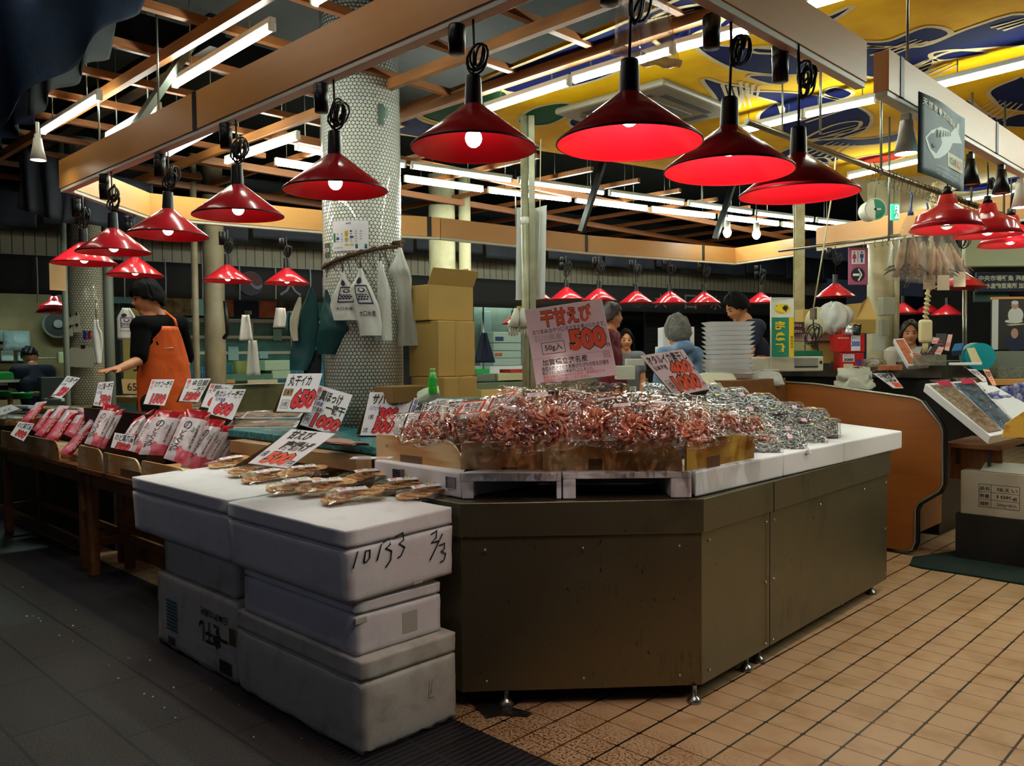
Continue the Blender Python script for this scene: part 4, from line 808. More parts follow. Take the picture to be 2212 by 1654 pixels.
# foam tray signs with an orange frame
for lab, q, d, ln in (('white foam tray with an orange framed label, left one on the prawn heap', [(1000,868),(1055,862),(1040,890),(980,897)], 3.5, 52), ('white foam tray with an orange framed label, right one leaning on the prawn heap', [(1066,852),(1122,840),(1094,868),(1048,890)], 3.62, 48)):
    p0, n, fn = quadplane(q, d, ln, 8); t = thing('foam_tray_sign', lab, 'sign', p0, group='orange framed foam tray signs')
    b = mb(); c = [(0,0),(1,0),(1,1),(0,1)]; f = [fn(u, v, 0) for u, v in c]; bk = [fn(.5+(u-.5)*1.18, .5+(v-.5)*1.22, -.022) for u, v in c]; b.add(bk+f, [(0,3,2,1),(4,5,6,7),(0,1,5,4),(1,2,6,5),(2,3,7,6),(3,0,4,7)]); b.build('tray', foamc, t, .003)
    b = mb(); P4 = lambda x0, y0, x1, y1, m, k: b.add([fn(x0,y0,k), fn(x1,y0,k), fn(x1,y1,k), fn(x0,y1,k)], [(0,1,2,3)], m)
    P4(.03,.03,.97,.97,0,.0008); P4(.14,.12,.86,.86,1,.0014); letter(b, lambda u, v, k: fn(u, v, k+.001), '無添加', .2,.5,.8,.82,2); letter(b, lambda u, v, k: fn(u, v, k+.001), 'カロ', .25,.16,.75,.46,2); b.build('label', [orl, whl, pen], t)
# ================================================================ POUCHES
prd = pm('pouch_red', 'b30f1e', .18, var='8a0a18', vs=25); pwh = pm('pouch_white', 'd9cdd2', .2, var='c4b2ba', vs=14); ppk = pm('pouch_pink', 'd9697c', .25, var='c23a52', vs=30); pgr = pm('print_green', '2e7a58', .5); pmg = pm('pouch_magenta', 'b0206c', .15)
silv = pm('pouch_clear_silver', 'c9b9c0', .12); pcr = pm('print_cream', 'e8c8a8', .5)
def pouch(lab, q, d, lean, yaw, kind, grp):
    p0, n, fn = quadplane(q, d, lean, yaw); t = thing('soup_pouch', lab, 'pouch', p0, group=grp)
    def sf(u, v, k): 
        e = math.sqrt(max(0, (1-abs(2*u-1)**3)*(1-abs(2*v-1)**4)))
        return fn(u, v, .014*e+.003*NZ.noise(V((u*7+q[0][0]*.1, v*9, 2)))+k)
    b = mb()
    if kind == 'front':
        b.grid(lambda u, v: sf(u, v, 0), 12, 18, mfn=lambda u, v: 0 if v > .8 or u < .0 else (2 if v < .22 and .4 < u else 1))
        b.grid(lambda u, v: fn(1-u, v, -.012*math.sqrt(max(0, (1-abs(2*u-1)**3)*(1-abs(2*v-1)**4)))), 8, 8, 0); po_ = b.build('pouch', [prd, pwh, ppk], t)
        b = mb(); L2 = lambda s, x0, y0, x1, y1, m, **k: letter(b, sf, s, x0, y0, x1, y1, m, **dict(dict(off=.012, lift=.0015), **k))
        L2('の', .2,.6,.5,.76,0); L2('ど', .2,.45,.42,.58,0); L2('ぐ', .16,.32,.4,.44,0); L2('ろ', .12,.18,.36,.31,0); L2('茶', .04,.3,.14,.42,0, off=.02); L2('漬', .04,.14,.16,.28,0, off=.02)
        for i, ch in enumerate('北陸産原料使用'): L2(ch, .74,.66-.066*i,.84,.72-.066*i,0 if i else 1, off=.03)
        L2('ぶ', .55,.56,.7,.66,1, off=.03)
        # fish picture
        b.grid(lambda u, v: sf(.5+.3*(u-.5)*math.sin(PI*v)*1.3+.06*math.sin(v*5), .05+v*.24, .0012), 6, 8, 3); b.build('print', [txb, pgr, txr, ppk], po_)
    else:
        b.grid(lambda u, v: sf(u, v, 0), 12, 18, mfn=lambda u, v: 1 if v > .86 or (v > .5 and u < .35) else (0 if u > .66 else 2))
        b.grid(lambda u, v: fn(1-u, v, -.012*math.sqrt(max(0, (1-abs(2*u-1)**3)*(1-abs(2*v-1)**4)))), 8, 8, 0); po_ = b.build('pouch', [prd, silv, ppk], t)
        b = mb()
        for i, ch in enumerate('のどぐろ'): letter(b, sf, ch, .72,.55-.14*i,.9,.67-.14*i,0, off=.03, lift=.0015)
        b.build('print', [pcr], po_)
    return t
g1 = 'white and red soup pouches in the right wooden tray'
def zq(l, ox=160, oy=870, s=5.027): return [(ox+x/s, oy+y/s) for x, y in l]
F = [('white and red pouch leaning at the right of the small price card, printed side forward', [(890,75),(1195,100),(960,570),(700,560)], 5.02, 28, 8), ('white and red pouch in the centre of the tray, nearest the walkway', [(1215,65),(1490,105),(1225,680),(970,600)], 4.9, 28, 8),
 ('white and red pouch overlapped by the centre pouch', [(1450,170),(1650,190),(1340,720),(1150,700)], 5.0, 30, 8), ('white and red pouch behind the first overlapped one', [(1540,240),(1740,250),(1440,740),(1260,720)], 5.08, 32, 8), ('white and red pouch, third in the overlapping row', [(1640,270),(1840,270),(1530,740),(1350,720)], 5.16, 33, 8), ('white and red pouch, fourth in the overlapping row', [(1740,300),(1960,290),(1620,740),(1440,720)], 5.24, 34, 8), ('white and red pouch, fifth in the overlapping row', [(1850,320),(2080,285),(1720,740),(1530,720)], 5.32, 35, 8), ('white and red pouch at the right end of the row, beside the foam fish trays', [(1960,400),(2110,400),(1830,720),(1680,710)], 5.42, 36, 8),
 ('magenta topped pouch at the left end of the right tray', [(320,10),(490,30),(270,480),(110,440)], 5.35, 26, 5), ('pouch beside the magenta topped one, mostly glare', [(430,90),(560,60),(330,500),(240,480)], 5.42, 28, 5), ('pouch behind the small price card in the right tray', [(650,180),(880,60),(640,420),(460,480)], 5.4, 30, 5), ('pouch between the small price card and the white pouches', [(800,160),(930,90),(740,560),(600,520)], 5.3, 30, 5), ('pouch showing its brown back behind the centre pouch', [(1100,190),(1210,150),(1000,580),(900,560)], 5.12, 28, 5)]
for lab, q, d, ln, yw in F: pouch(lab, zq(q), d, ln, yw, 'front', g1)
g2 = 'pink and red soup pouches in the left wooden tray'
for lab, q, d in (('pink and red pouch at the left end, above the small price card', [(455,400),(595,385),(410,660),(250,640)], 6.5), ('pink and red pouch, second from the left in the left tray', [(600,490),(690,480),(480,790),(400,740)], 6.4), ('clear fronted red pouch with bright glints in the left tray', [(745,440),(880,445),(570,845),(430,810)], 6.3), ('wide red pouch in the middle of the left tray', [(835,490),(1010,500),(730,900),(570,850)], 6.2), ('red pouch lying on others behind the wide one', [(960,560),(1140,540),(980,880),(800,800)], 6.22), ('red pouch at the open right end of the left tray', [(1130,610),(1250,650),(900,1070),(740,1040)], 6.0), ('red pouch stacked at the back of the left tray, near the 700 yen card', [(960,460),(1130,480),(1220,620),(1000,600)], 6.4)):
    pouch(lab, [(x/5.82, 800+y/5.82) for x, y in q], d, 30, 5, 'red', g2)
# ================================================================ TABLES, TRAYS AND THE LEFT DISPLAY
twood = wood('table_wood', '8a5a32', '5f3a1e', 0, .5)
def table(label, x0, x1, y0, y1, z):
    t = thing('display_table', label, 'table', ((x0+x1)/2, y0, 0), group='wooden display tables'); w = (x1-x0)/2; d = y1-y0
    mb().box((-w, 0, z-.035), (w, d, z)).build('tabletop', twood, t, .004); mb().box((-w+.05, .05, z-.13), (w-.05, .075, z-.036)).build('apron', twood, t)
    for x in (-w+.06, w-.12):
        for y in (.04, d-.1): mb().box((x, y, 0), (x+.06, y+.06, z-.036)).build('leg', twood, t, .003)
    for x in (-w+.075, w-.105): mb().box((x, .1005, .2), (x+.03, d-.1005, .25)).build('stretcher', twood, t)
    mb().box((-w+.1205, d-.085, .2), (w-.1205, d-.06, .25)).build('stretcher', twood, t); return t
table('wooden table under the left tray of pink pouches', -8.3, -6.25, 2.02, 2.42, .755); table('wooden table under the right tray of white and red pouches, behind the foam boxes', -6.2, -4.64, 2.0, 2.38, .755)
def xat(px, py, y): return Py(px, py, y).x
yb = 2.03
for lab, pa, pb, z0, z1, rnd, tp in (('pine board of the left tray, curved at its right end', (2,968), (128,990), .757, .895, 'r', None), ('short pine board at the left end of the right tray', (169,985), (222,990), .757, .90, 'r', None), ('middle pine board of the right tray with a patch of brown tape', (222,990), (302,1006), .757, .885, 'r', (.3, .62, 0, .05)), ('right pine board of the right tray, partly behind the foam boxes', (305,1003), (405,1012), .757, .885, 'r', None)):
    board(lab, (xat(*pa, yb), yb), (xat(*pb, yb), yb), z0, z1, .012, rnd, pine, 'pine boards of the display trays', tp); yb -= .004
# back boards / contents base for pouches
tag(mb().box((-5.55, 2.1, .757), (-4.7, 2.68, .79)).build('wooden_tray', pine), 'pale wooden tray bottom under the white and red pouches', 'tray'); tag(mb().box((-8.2, 2.1, .757), (-6.35, 2.4, .80)).build('wooden_tray', pine), 'pale wooden tray bottom under the pink and red pouches', 'tray')
# rear display surfaces
teal = NT('teal_sheet'); v = teal.coord(); nn = teal.noise(v, 22, 5, .7, 2); teal.set('Base Color', teal.mix(teal.ramp(nn, .4, .62), '12555a', '2f8f90')); teal.set('Roughness', .25); teal.bump(nn, .5, .01); teal = teal.m
t = thing('fish_display_bench', 'low bench covered with a wrinkled teal sheet between the price cards and the pine boards', 'bench', (-4.3, 3.2, 0))
mb().box((-.75, -.70, 1.0), (.86, -.14, 1.05)).build('sheet', teal, t, .01)
mb().box((-.7, -.66, .0), (.82, -.18, .999)).build('frame', twood, t); mb().box((-.45, -.80, .93), (.86, -.705, 1.0)).build('front_board', wood('raw_plank', 'b08a5c', '8f6a40', 0), t)
sf_ = pm('fish_skin', '241c1c', .3); fl_ = pm('fish_flesh', 'c08a78', .4, var='a06a58', vs=20)
p = Pz(735, 958, 1.055); t = thing('split_fish', 'opened dried fish with dark skin lying on the teal sheet by the hokke card', 'fish', p, -.2)
out = [(-.16,0),(-.12,.06),(-.02,.075),(.08,.05),(.13,.07),(.19,.075),(.15,.03),(.2,-.02),(.13,-.03),(.05,-.07),(-.06,-.075),(-.13,-.05)]
mb().prism([V((x, y, 0)) for x, y in out], (0, 0, .012)).build('body', sf_, t, .004); mb().prism([V((x*.93, y*.9, .0125)) for x, y in out], (0, 0, .003)).build('flesh', fl_, t)
p = Pz(803, 990, 1.053); tag(mb().box((-.09, -.035, 0), (.09, .035, .004)).box((-.06, -.02, .0042), (.0, .0, .0046), 1).box((.02, -.01, .0042), (.07, .02, .0046), 2).build('price_tag', [card_w, pen, txo], None, 0, M4.Translation(p) @ M4.Rotation(.7, 4, 'Z')), 'small card lying flat on the teal sheet against the pine board', 'price card')
p = Pd(870, 856, 4.6); tag(mb().cyl((-.2, 0, 0), (.2, 0, 0), .022, 14).build('rolled_sheet', pm('teal_roll', '2f7d74', .5), None, 0, M4.Translation(Pd(985, 866, 5.05)) @ M4.Rotation(.75, 4, 'Z')), 'rolled teal sheet lying behind the striped hokke price card', 'roll')
# foam trays of dried fish in film
dfi = NT('dried_fish'); nn = dfi.noise(dfi.coord((1, 6, 6)), 14, 5, .7); dfi.set('Base Color', dfi.mix(dfi.ramp(nn, .4, .6), '6a4024', 'c29a6a')); dfi.set('Roughness', .3); dfi.bump(nn, 1, .01); dfi = dfi.m
TR = None
def ftray(lab, px, py, z, rz, w=.34, d=.14, grp='film wrapped foam trays of dried fish', tilt=0, m=dfi):
    p = Pz(px, py, z); t = thing('fish_tray', lab, 'tray', p, rz, grp); t.rotation_euler = (tilt or .22, 0, rz)
    b = mb().add([(-w/2*.86, -d/2*.8, 0), (w/2*.86, -d/2*.8, 0), (w/2*.86, d/2*.8, 0), (-w/2*.86, d/2*.8, 0), (-w/2, -d/2, .03), (w/2, -d/2, .03), (w/2, d/2, .03), (-w/2, d/2, .03)], [(3,2,1,0),(0,1,5,4),(1,2,6,5),(2,3,7,6),(3,0,4,7),(4,5,6,7)]); b.build('tray', foamc, t, .004)
    mb().grid(lambda u, v: V(((u-.5)*w*.9, (v-.5)*d*.86, .031+.018*abs(NZ.noise(V((u*3+px, v*6, 0)))))), 24, 12).build('dried_fish', m, t)
    mb().grid(lambda u, v: V(((u-.5)*w, (v-.5)*d, .042+.012*abs(NZ.noise(V((u*5+px, v*5, 1))))*(1-abs(2*u-1)**4))), 20, 10).build('film', flm2, t); return t
ftray('long foam tray of dried squid under the 650 yen card', 590, 905, 1.08, .78, .40, .14); ftray('foam tray of dried squid in front, right of the pouches', 570, 925, 1.04, .78, .46, .15); ftray('foam tray behind, just below the red flounder card', 545, 905, 1.06, .78, .36, .13); ftray('white foam tray half tucked under the fried prawn card', 600, 948, 1.0, .6, .26, .14)
ftray('foam tray of dried fish behind the pouches, left of the red flounder card', 415, 882, 1.07, .7, .36, .16); ftray('foam tray of dried fish behind the magenta pouch', 350, 890, 1.05, .7, .36, .16); ftray('foam tray of dried fish, in front of the rockfish card', 385, 895, 1.03, .6, .36, .16)
dkw = pm('dark_bench_wood', '24160c', .6); tag(mb().box((-5.6, 2.385, 0), (-5.06, 2.72, .755)).build('rear_bench', dkw), 'low dark bench under the rear of the white pouch tray', 'bench')  # bench wood coloured near black to stand for the shade under the tables
for x0, x1, y0, y1, z, l in ((-5.6, -5.06, 2.76, 3.08, .985, 'dark bench under the film wrapped trays beside the teal sheet'), (-10.6, -6.75, 2.44, 3.05, .92, 'long dark bench under the woven and green baskets at the far left'), (-5.5, -5.2, 2.58, 2.67, 1.10, 'narrow step under the red flounder and snapper cards'), (-6.75, -5.6, 2.24, 2.36, 1.13, 'narrow step under the rockfish and 700 yen perch cards')):
    tag(mb().box((x0, y0, .792 if y1-y0 < .3 else 0), (x1, y1, z)).build('display_step' if y1-y0 < .3 else 'rear_bench', dkw), l, 'bench')
# woven baskets with fish
bam = wood('bamboo', 'b99a5c', '8d713a', 0, .5); seaf = pm('seafood_pale', 'c9b6a4', .35, var='8c7a70', vs=14, bump=.5, bs=18); prawn2 = pm('seafood_orange', 'd9805a', .4, var='c9c0b0', vs=30, bump=.6, bs=40)
def basket(lab, px, py, z, r, col_, sx=1.5, m=bam, nm='woven_basket', mat_in=seaf):
    p = Pz(px, py, z); t = thing(nm, lab, 'basket', p, .3, 'baskets of fish on the left display')
    S = M4.Scale(sx, 4, V((1, 0, 0))); mb().lathe([(0, 0), (r*.9, 0), (r, .05), (r*1.03, .05), (r*1.03, .062), (r*.97, .062), (r*.9, .012), (0, .012)], 40, 0, S).build('basket', m, t)
    mb().grid(lambda u, v: (lambda a, q: V((sx*r*.9*q*math.cos(a), r*.9*q*math.sin(a), .03+.035*(1-q)+.02*abs(NZ.noise(V((math.cos(a)*q*6, math.sin(a)*q*6, px)))))))(u*2*PI, v), 40, 12).build('fish', mat_in, t)
    return t
basket('wide bamboo basket behind the pink pouches, cream rim', 150, 893, 1.0, .2, seaf, 1.9); basket('bamboo basket at the far left edge with pale fish', 20, 915, .93, .2, seaf, 1.6); basket('bamboo basket in front of the orange apron with dark fish', 290, 868, 1.06, .16, sf_, 1.5, mat_in=pm('fish_dark', '4a4a50', .3, bump=.5, bs=20))
gb = pm('green_plastic', '1fae4e', .35)
basket('round green basket with pale shellfish at the left edge', 8, 855, 1.08, .13, gb, 1.3, gb, 'green_basket'); basket('round green basket with orange prawns, right of the other green one', 47, 860, 1.08, .1, gb, 1.3, gb, 'green_basket', prawn2)
def sheet(lab, px, py, z, w, d, m, cat='tray', nm='fish_tray', rz=.3, h=.03): return tag(mb().box((-w/2, -d/2, 0), (w/2, d/2, h)).build(nm, m, None, .008, M4.Translation(Pz(px, py, z)) @ M4.Rotation(rz, 4, 'Z')), lab, cat)
sheet('pale yellow folded cloth beside the green baskets', 90, 855, 1.08, .24, .16, pm('cloth_cream', 'e8dcae', .8), 'cloth', 'folded_cloth', .3, .05); sheet('white tray of prawn pieces behind the cream cloth', 66, 848, 1.1, .26, .12, prawn2); sheet('white foam tray in front of the leftmost price card', 125, 866, 1.05, .3, .12, foamc, h=.03); sheet('white foam tray on the far left basket', 55, 882, 1.03, .24, .1, foamc)
p = Pz(20, 905, .98); t = thing('ice_bag', 'clear bag of pale fish with a yellow sticker at the left edge', 'bag', p); pillow(.36, .22, .04, 3).build('film', flm2, t); mb().grid(lambda u, v: V((-.08+u*.06, -.02+v*.03, .04)), 2, 2).build('sticker', ylw, t); mb().ball((0, 0, 0), .1, 14, 0, (1.5, .8, .2)).build('fish', seaf, t)
p = Pz(203, 855, 1.1); t = thing('clear_bag', 'crumpled pale blue clear bag left of the 700 yen perch card', 'bag', p); pillow(.3, .2, .07, 9).build('film', milky('film_blue', '9fc4cc', .35), t)
# ================================================================ ON AND AROUND THE TILED PILLAR
def pilpatch(b, px0, py0, px1, py1, m=0, off=.005, n=8):
    u0, z1 = upil(px0, py0); u1, z0 = upil(px1, py1); b.grid(lambda u, v: onpil(u0+(u1-u0)*u, z0+(z1-z0)*v, 0, off), n, 2, m); return u0, z0, u1, z1
t = thing('wall_calendar', 'month calendar sheet taped to the tiled pillar', 'calendar', pc+V((0, 0, 2.3))); b = mb(); o = [len(b.v)]
u0, z0, u1, z1 = pilpatch(b, 721, 477, 797, 541); b.v = [tuple(V(p)-t.location) for p in b.v]; b.build('sheet', whl, t)
b = mb(); sfn = lambda u, v, h: onpil(u0+(u1-u0)*u, z0+(z1-z0)*v, h, .0065)-t.location
def fillp(x0, y0, x1, y1, m): b.add([sfn(x0, y0, 0), sfn(x1, y0, 0), sfn(x1, y1, 0), sfn(x0, y1, 0)], [(0, 1, 2, 3)], m)
letter(b, sfn, '6月', .42, .87, .55, .94, 0)
dd = 0
for r in range(5):
    for c in range(7):
        n = r*7+c-3
        if 1 <= n <= 30 and c: letter(b, sfn, str(n), .12+.125*(c-1)+.03, .62-.085*r, .12+.125*(c-1)+.085, .67-.085*r, 0, off=0)
for (x0, y0, x1, y1, m) in ((.38,.5,.48,.66,1),(.38,.33,.48,.42,1),(.13,.38,.22,.45,2),(.52,.42,.62,.48,2),(.03,.3,.1,.6,3),(.38,.16,.62,.22,1),(.66,.14,.96,.22,3),(.66,.07,.96,.14,2)): fillp(x0, y0, x1, y1, m)
letter(b, sfn, '大口水産株式会社', .05, .08, .33, .13, 0, off=0); b.build('print', [pen, ylw, pm('print_blue', '1c3f9c', .5), pm('print_green2', '2a7a3c', .5)], t)
t = thing('card_sticker', 'credit card sticker in red, white and green on the left face of the pillar', 'sticker', pc+V((0, 0, 2.25))); b = mb(); us, zs0_, ue, zs1_ = pilpatch(b, 703, 520, 714, 556); b.v = [tuple(V(p)-t.location) for p in b.v]
sfn2 = lambda u, v, h: onpil(us+(ue-us)*u, zs0_+(zs1_-zs0_)*v, h, .0062)-t.location
for k, m in ((0, 1), (1, 3)): b.add([sfn2(.02+.5*k, .03, 0), sfn2(.48+.5*k, .03, 0), sfn2(.48+.5*k, .97, 0), sfn2(.02+.5*k, .97, 0)], [(0, 1, 2, 3)], m)
letter(b, sfn2, 'JCB', .05, .35, .95, .65, 0, lift=.001); b.build('sticker', [whl, pm('sticker_red', '7a1c22', .5), whl, pm('sticker_green', '1c5c34', .5)], t)
b = mb(); pilpatch(b, 822, 222, 834, 268, 0, .006); pilpatch(b, 835, 228, 843, 250, 0, .006); tag(b.build('green_tape', pm('green_tape', '1d4630', .4)), 'strips of dark green tape near the top of the pillar', 'tape')
# straw rope with hooks
rope = pm('straw_rope', '4a3219', .9, bump=1, bs=120, bd=.01); rp = []
for i in range(26):
    px = 700+168*i/25; u, z = upil(px, 575-52*(i/25)**.8); rp.append(onpil(u, z, 0, .016))
t = thing('straw_rope', 'dark straw rope tied around the tiled pillar below the calendar', 'rope', pc+V((0, 0, 2.2))); q = t.location
back = [pc+V((math.cos(a)*.278, math.sin(a)*.278, 0)) for a in [0]]
mb().tube([p-q for p in rp], .012, 7).tube([p-q+V((0, 0, .008*math.sin(i*1.7)))+V((.0, 0, .006)) for i, p in enumerate(rp)], .008, 6).build('rope', rope, t)
b = mb(); 
for i in range(2, 24, 2):
    p = rp[i]-q; b.tube([p, p+V((R.uniform(-.03, .03), R.uniform(-.03, .03), -.05)), p+V((R.uniform(-.04, .04), R.uniform(-.04, .04), -R.uniform(.06, .16)))], .003, 4)
b.build('loose_straw', rope, t); mb().tube([rp[-4]-q+V((0, 0, .02)), rp[-1]-q+V((.02, .0, .03))], .014, 7).build('knot_end', rope, t)
bagw = pm('bag_white', 'e3e3dc', .4, var='d2d2c8', vs=9); mil = milky('bag_milky', 'dfe2da', .72, .2); teals = pm('paper_teal', '0f4a4c', .45, var='0b3a3d', vs=5); inkb = pm('bag_print', '1a1a44', .5)
def hang(lab, cat, name, pts, m, off=.05, th=.03, grp=None, folds=3, prnt=None, seed=0, bulge=.04, hook=None):
    """sheaf hanging on the pillar: outline given as (px centre, py, half width px) from the top down"""
    rows = []
    for (cx, py, hw) in pts:
        u, z = upil(min(866, max(702, cx)), py); base = onpil(u, z, 0, off); ex = (cx-min(866, max(702, cx)))*5.36/FOC; rows.append((base+RT*ex, hw*5.36/FOC))
    p0 = rows[0][0]; t = thing(name, lab, cat, p0, group=grp); n = len(rows); fw = -FW
    def fn(u, v, k=0, s=1):
        f = (1-v)*(n-1); i = min(n-2, int(f)); w = f-i; c = rows[i][0].lerp(rows[i+1][0], w); hw = rows[i][1]*(1-w)+rows[i+1][1]*w; x = 2*u-1
        return c-p0+RT*(x*hw)+fw*(s*th*math.sqrt(max(0, 1-abs(x)**3))+bulge*(1-v)*(.3+.3*math.sin(x*folds+seed))*(1 if s > 0 else .5)+.006*NZ.noise(V((u*5+seed, v*9, s)))+k)
    b = mb().grid(lambda u, v: fn(u, v), 14, 20).grid(lambda u, v: fn(1-u, v, 0, -1), 14, 20); b.add([fn(i/14, 0) for i in range(15)]+[fn(i/14, 0, 0, -1) for i in range(15)], [(i+1, i, 15+i, 16+i) for i in range(14)]); sh_o = b.build('sheaf', m, t)
    if prnt: b = mb(); prnt(b, lambda u, v, h: fn(u, v, h)); b.build('print', [inkb, bagw], sh_o)
    if hook: mb().tube([fn(.5, 1), fn(.5, 1)+V((.01, 0, .04)), fn(.5, 1)+V((0, 0, hook))], .004, 5).build('hook', pm('hook_wire', '3a2418', .5), t)
    return t
def shopprint(b, fn):
    b.add([fn(.42+.16*math.cos(a*PI/10), .77+.055*math.sin(a*PI/10), .003) for a in range(20)], [tuple(range(20))], 0)
    for (x0, y0, x1, y1) in ((.25,.38,.85,.4),(.25,.68,.85,.7),(.25,.38,.29,.7),(.81,.38,.85,.7)): b.grid(lambda u, v: fn(x0+(x1-x0)*u, y0+(y1-y0)*v, .003), 4, 4, 0)
    b.add([fn(.55+.15*math.cos(a*PI/8), .61+.045*math.sin(a*PI/8), .003) for a in range(16)], [tuple(range(16))], 0); b.add([fn(.55+.09*math.cos(a*PI/8), .615+.028*math.sin(a*PI/8), .0045) for a in range(16)], [tuple(range(16))], 1)
    for i in range(4):
        for j in range(3): b.add([fn(.34+.11*i+.05*(j % 2)+.045*math.cos(a*PI/4), .45+.035*j+.015*math.sin(a*PI/4), .003) for a in range(8)], [tuple(range(8))], 0)
    letter(b, fn, '大口水産', .2, .24, .85, .3, 0, lift=.004)
g3 = 'printed carrier bags hanging on the pillar rope'
hang('white carrier bag sheaf printed with a framed fish, left one on the pillar rope', 'bag', 'carrier_bags', [(747,590,4),(748,605,8),(752,625,22),(752,640,30),(749,660,31),(750,680,27),(752,692,26)], bagw, .04, .02, g3, 3, shopprint, 0, .05, .06)
hang('white carrier bag sheaf printed with a framed fish, right one, hanging askew', 'bag', 'carrier_bags', [(780,582,4),(781,600,9),(779,622,23),(783,640,26),(790,665,27),(795,700,26),(797,725,24)], bagw, .06, .02, g3, 3, shopprint, 2, .05, .07)
g4 = 'plain clear bags hanging on the pillar rope'
hang('narrow milky clear bag sheaf hanging right of the printed carrier bags', 'bag', 'clear_bags', [(816,565,2),(818,590,8),(822,625,14),(821,660,16),(820,700,18),(820,736,19)], mil, .05, .03, g4, 4, None, 1, .04, .05)
hang('large milky plastic bag sheaf twisted at the top, right edge of the pillar', 'bag', 'clear_bags', [(851,532,4),(850,555,12),(848,580,24),(856,600,20),(858,630,16),(862,670,18),(864,710,22),(864,746,26)], mil, .06, .03, g4, 4, None, 3, .05, .04)
g5 = 'teal paper sheaves on the left of the pillar'
hang('upper dark teal paper sheaf hanging at the left of the pillar', 'paper', 'teal_paper', [(702,618,3),(702,640,12),(698,670,20),(692,700,26),(685,740,28),(678,775,26),(672,800,20)], teals, .10, .012, g5, 2, None, 0, .05)
hang('dark teal paper sheaf behind the clear sleeve, fanning out below the carrier bags', 'paper', 'teal_paper', [(712,625,3),(714,650,9),(722,680,24),(728,710,32),(718,735,30),(712,765,20)], teals, .03, .012, g5, 2, None, 2, .04)
hang('black folded sheet at the foot of the teal paper sheaf', 'paper', 'dark_sheet', [(700,755,14),(696,775,20),(695,800,19),(697,825,12),(699,845,4)], pm('dark_sheet', '0a1214', .6), .08, .02, None, 2, None, 4, .05)
hang('cream paper sheaf behind the teal paper at the left of the pillar', 'paper', 'cream_paper', [(690,640,3),(686,660,8),(678,685,10),(676,710,9),(680,735,6)], pm('paper_cream', 'cfc9b0', .6), .14, .01, None, 2, None, 5, .03)
# ---- cardboard boxes beside the pillar
kb = NT('cardboard'); n_ = kb.noise(kb.coord(), 6, 4); kb.set('Base Color', kb.mix(n_, 'c2a05a', 'b3914c')); kb.set('Roughness', .75); kb = kb.m; kdk = pm('cardboard_inside', '7a5c2c', .8); ktape = pm('parcel_tape', 'b39656', .35)
def solveX(c, px, dirv):  # move from c along dirv until it shows in picture column px
    d = V(dirv); q = c-EYE; a = (px-1106)/FOC; A = q.dot(AX)-a*q.dot(AZ); B = d.dot(AX)-a*d.dot(AZ); return -A/B
def carton(lab, pc_, yt, yb, pl, pr, d, name='cardboard_box', m=None, grp=None, cat='box', flap=None, tapeband=True):
    c = Pd(pc_, yb, d); z1 = Pd(pc_, yt, d).z; h = z1-c.z; L = solveX(c, pl, (-1, 0, 0)); W = solveX(c, pr, (0, 1, 0)); t = thing(name, lab, cat, c, group=grp)
    bx_o = mb().box((-L, 0, 0), (0, W, h)).build('box', m or kb, t, .006)
    if tapeband: mb().box((.0003, W*.45, -.0), (.0012, W*.52, h)).box((.0003, 0, h*.28), (.0009, W, h*.29)).build('seam', ktape, bx_o)
    if flap:
        for a, ax, ln in flap: 
            if ax == 'x': mb().box((0, 0, 0), (.004, W, ln), 0, M4.Translation((-.004 if a > 0 else -L, 0, h+.001)) @ M4.Rotation(a, 4, 'Y')).build('flap', m or kb, t)
            else: mb().box((-L, 0, 0), (0, .004, ln), 0, M4.Translation((0, W-.004 if a < 0 else 0, h+.001)) @ M4.Rotation(-a, 4, 'X')).build('flap', m or kb, t)
    return t, L, W, h
g6 = 'cardboard boxes stacked beside the tiled pillar'
carton('bottom cardboard box of the stack beside the pillar', 960, 815, 960, 890, 1032, 5.35, grp=g6); carton('tall middle cardboard box beside the pillar, seam down its face', 947, 692, 814, 884, 1027, 5.38, grp=g6); carton('top open cardboard box beside the pillar with flaps up', 925, 614, 691, 881, 1023, 5.40, grp=g6, tapeband=False, flap=((.5, 'x', .12), (-.35, 'y', .13)))
tag(mb().box((-4.33, 3.45, 0), (-3.43, 4.6, 1.13)).build('packing_table', twood, None, .005), 'brown packing bench behind the price cards and the cardboard boxes', 'bench')
carton('flat open cardboard tray with a wire basket behind the mackerel price card', 850, 835, 872, 808, 926, 4.75, 'cardboard_tray', kdk, tapeband=False)
p = Pd(935, 846, 4.55); t = thing('tea_bottle', 'small plastic bottle of green tea with a green cap', 'bottle', V((p.x, p.y, 1.345-.02)))
p = V((p.x, p.y, Pd(935, 850, 4.55).z)); t.location = p; gt = NT('green_tea'); gt.set('Base Color', (*hexc('35d437'), 1)); gt.set('Roughness', .1); gt.set('Transmission Weight', .35); gt = gt.m
mb().lathe([(0, 0), (.022, 0), (.024, .005), (.024, .035), (.022, .04), (.024, .045), (.024, .085), (.018, .105), (.0, .105)], 20).build('tea', gt, t); mb().lathe([(.0185, .105), (.012, .12), (.012, .126), (0, .126)], 20).build('neck', pm('bottle_clear', '9ad08a', .1), t); mb().lathe([(0, .122), (.0135, .122), (.0135, .138), (0, .138)], 20).build('cap', pm('cap_green', '7ec850', .4), t); mb().lathe([(.0246, .048), (.0246, .083)], 20).build('label', pm('tea_label', '1fae3c', .4), t)
p = Pd(925, 852, 4.6); mb_ = pillow(.13, .09, .03, 5); tag(mb_.build('tissue_pack', pm('tissue_green', 'aebfa6', .5), None, 0, M4.Translation(p) @ M4.Rotation(.6, 4, 'X') @ M4.Rotation(.8, 4, 'Z')), 'pale green tissue pack leaning beside the tea bottle', 'tissues')
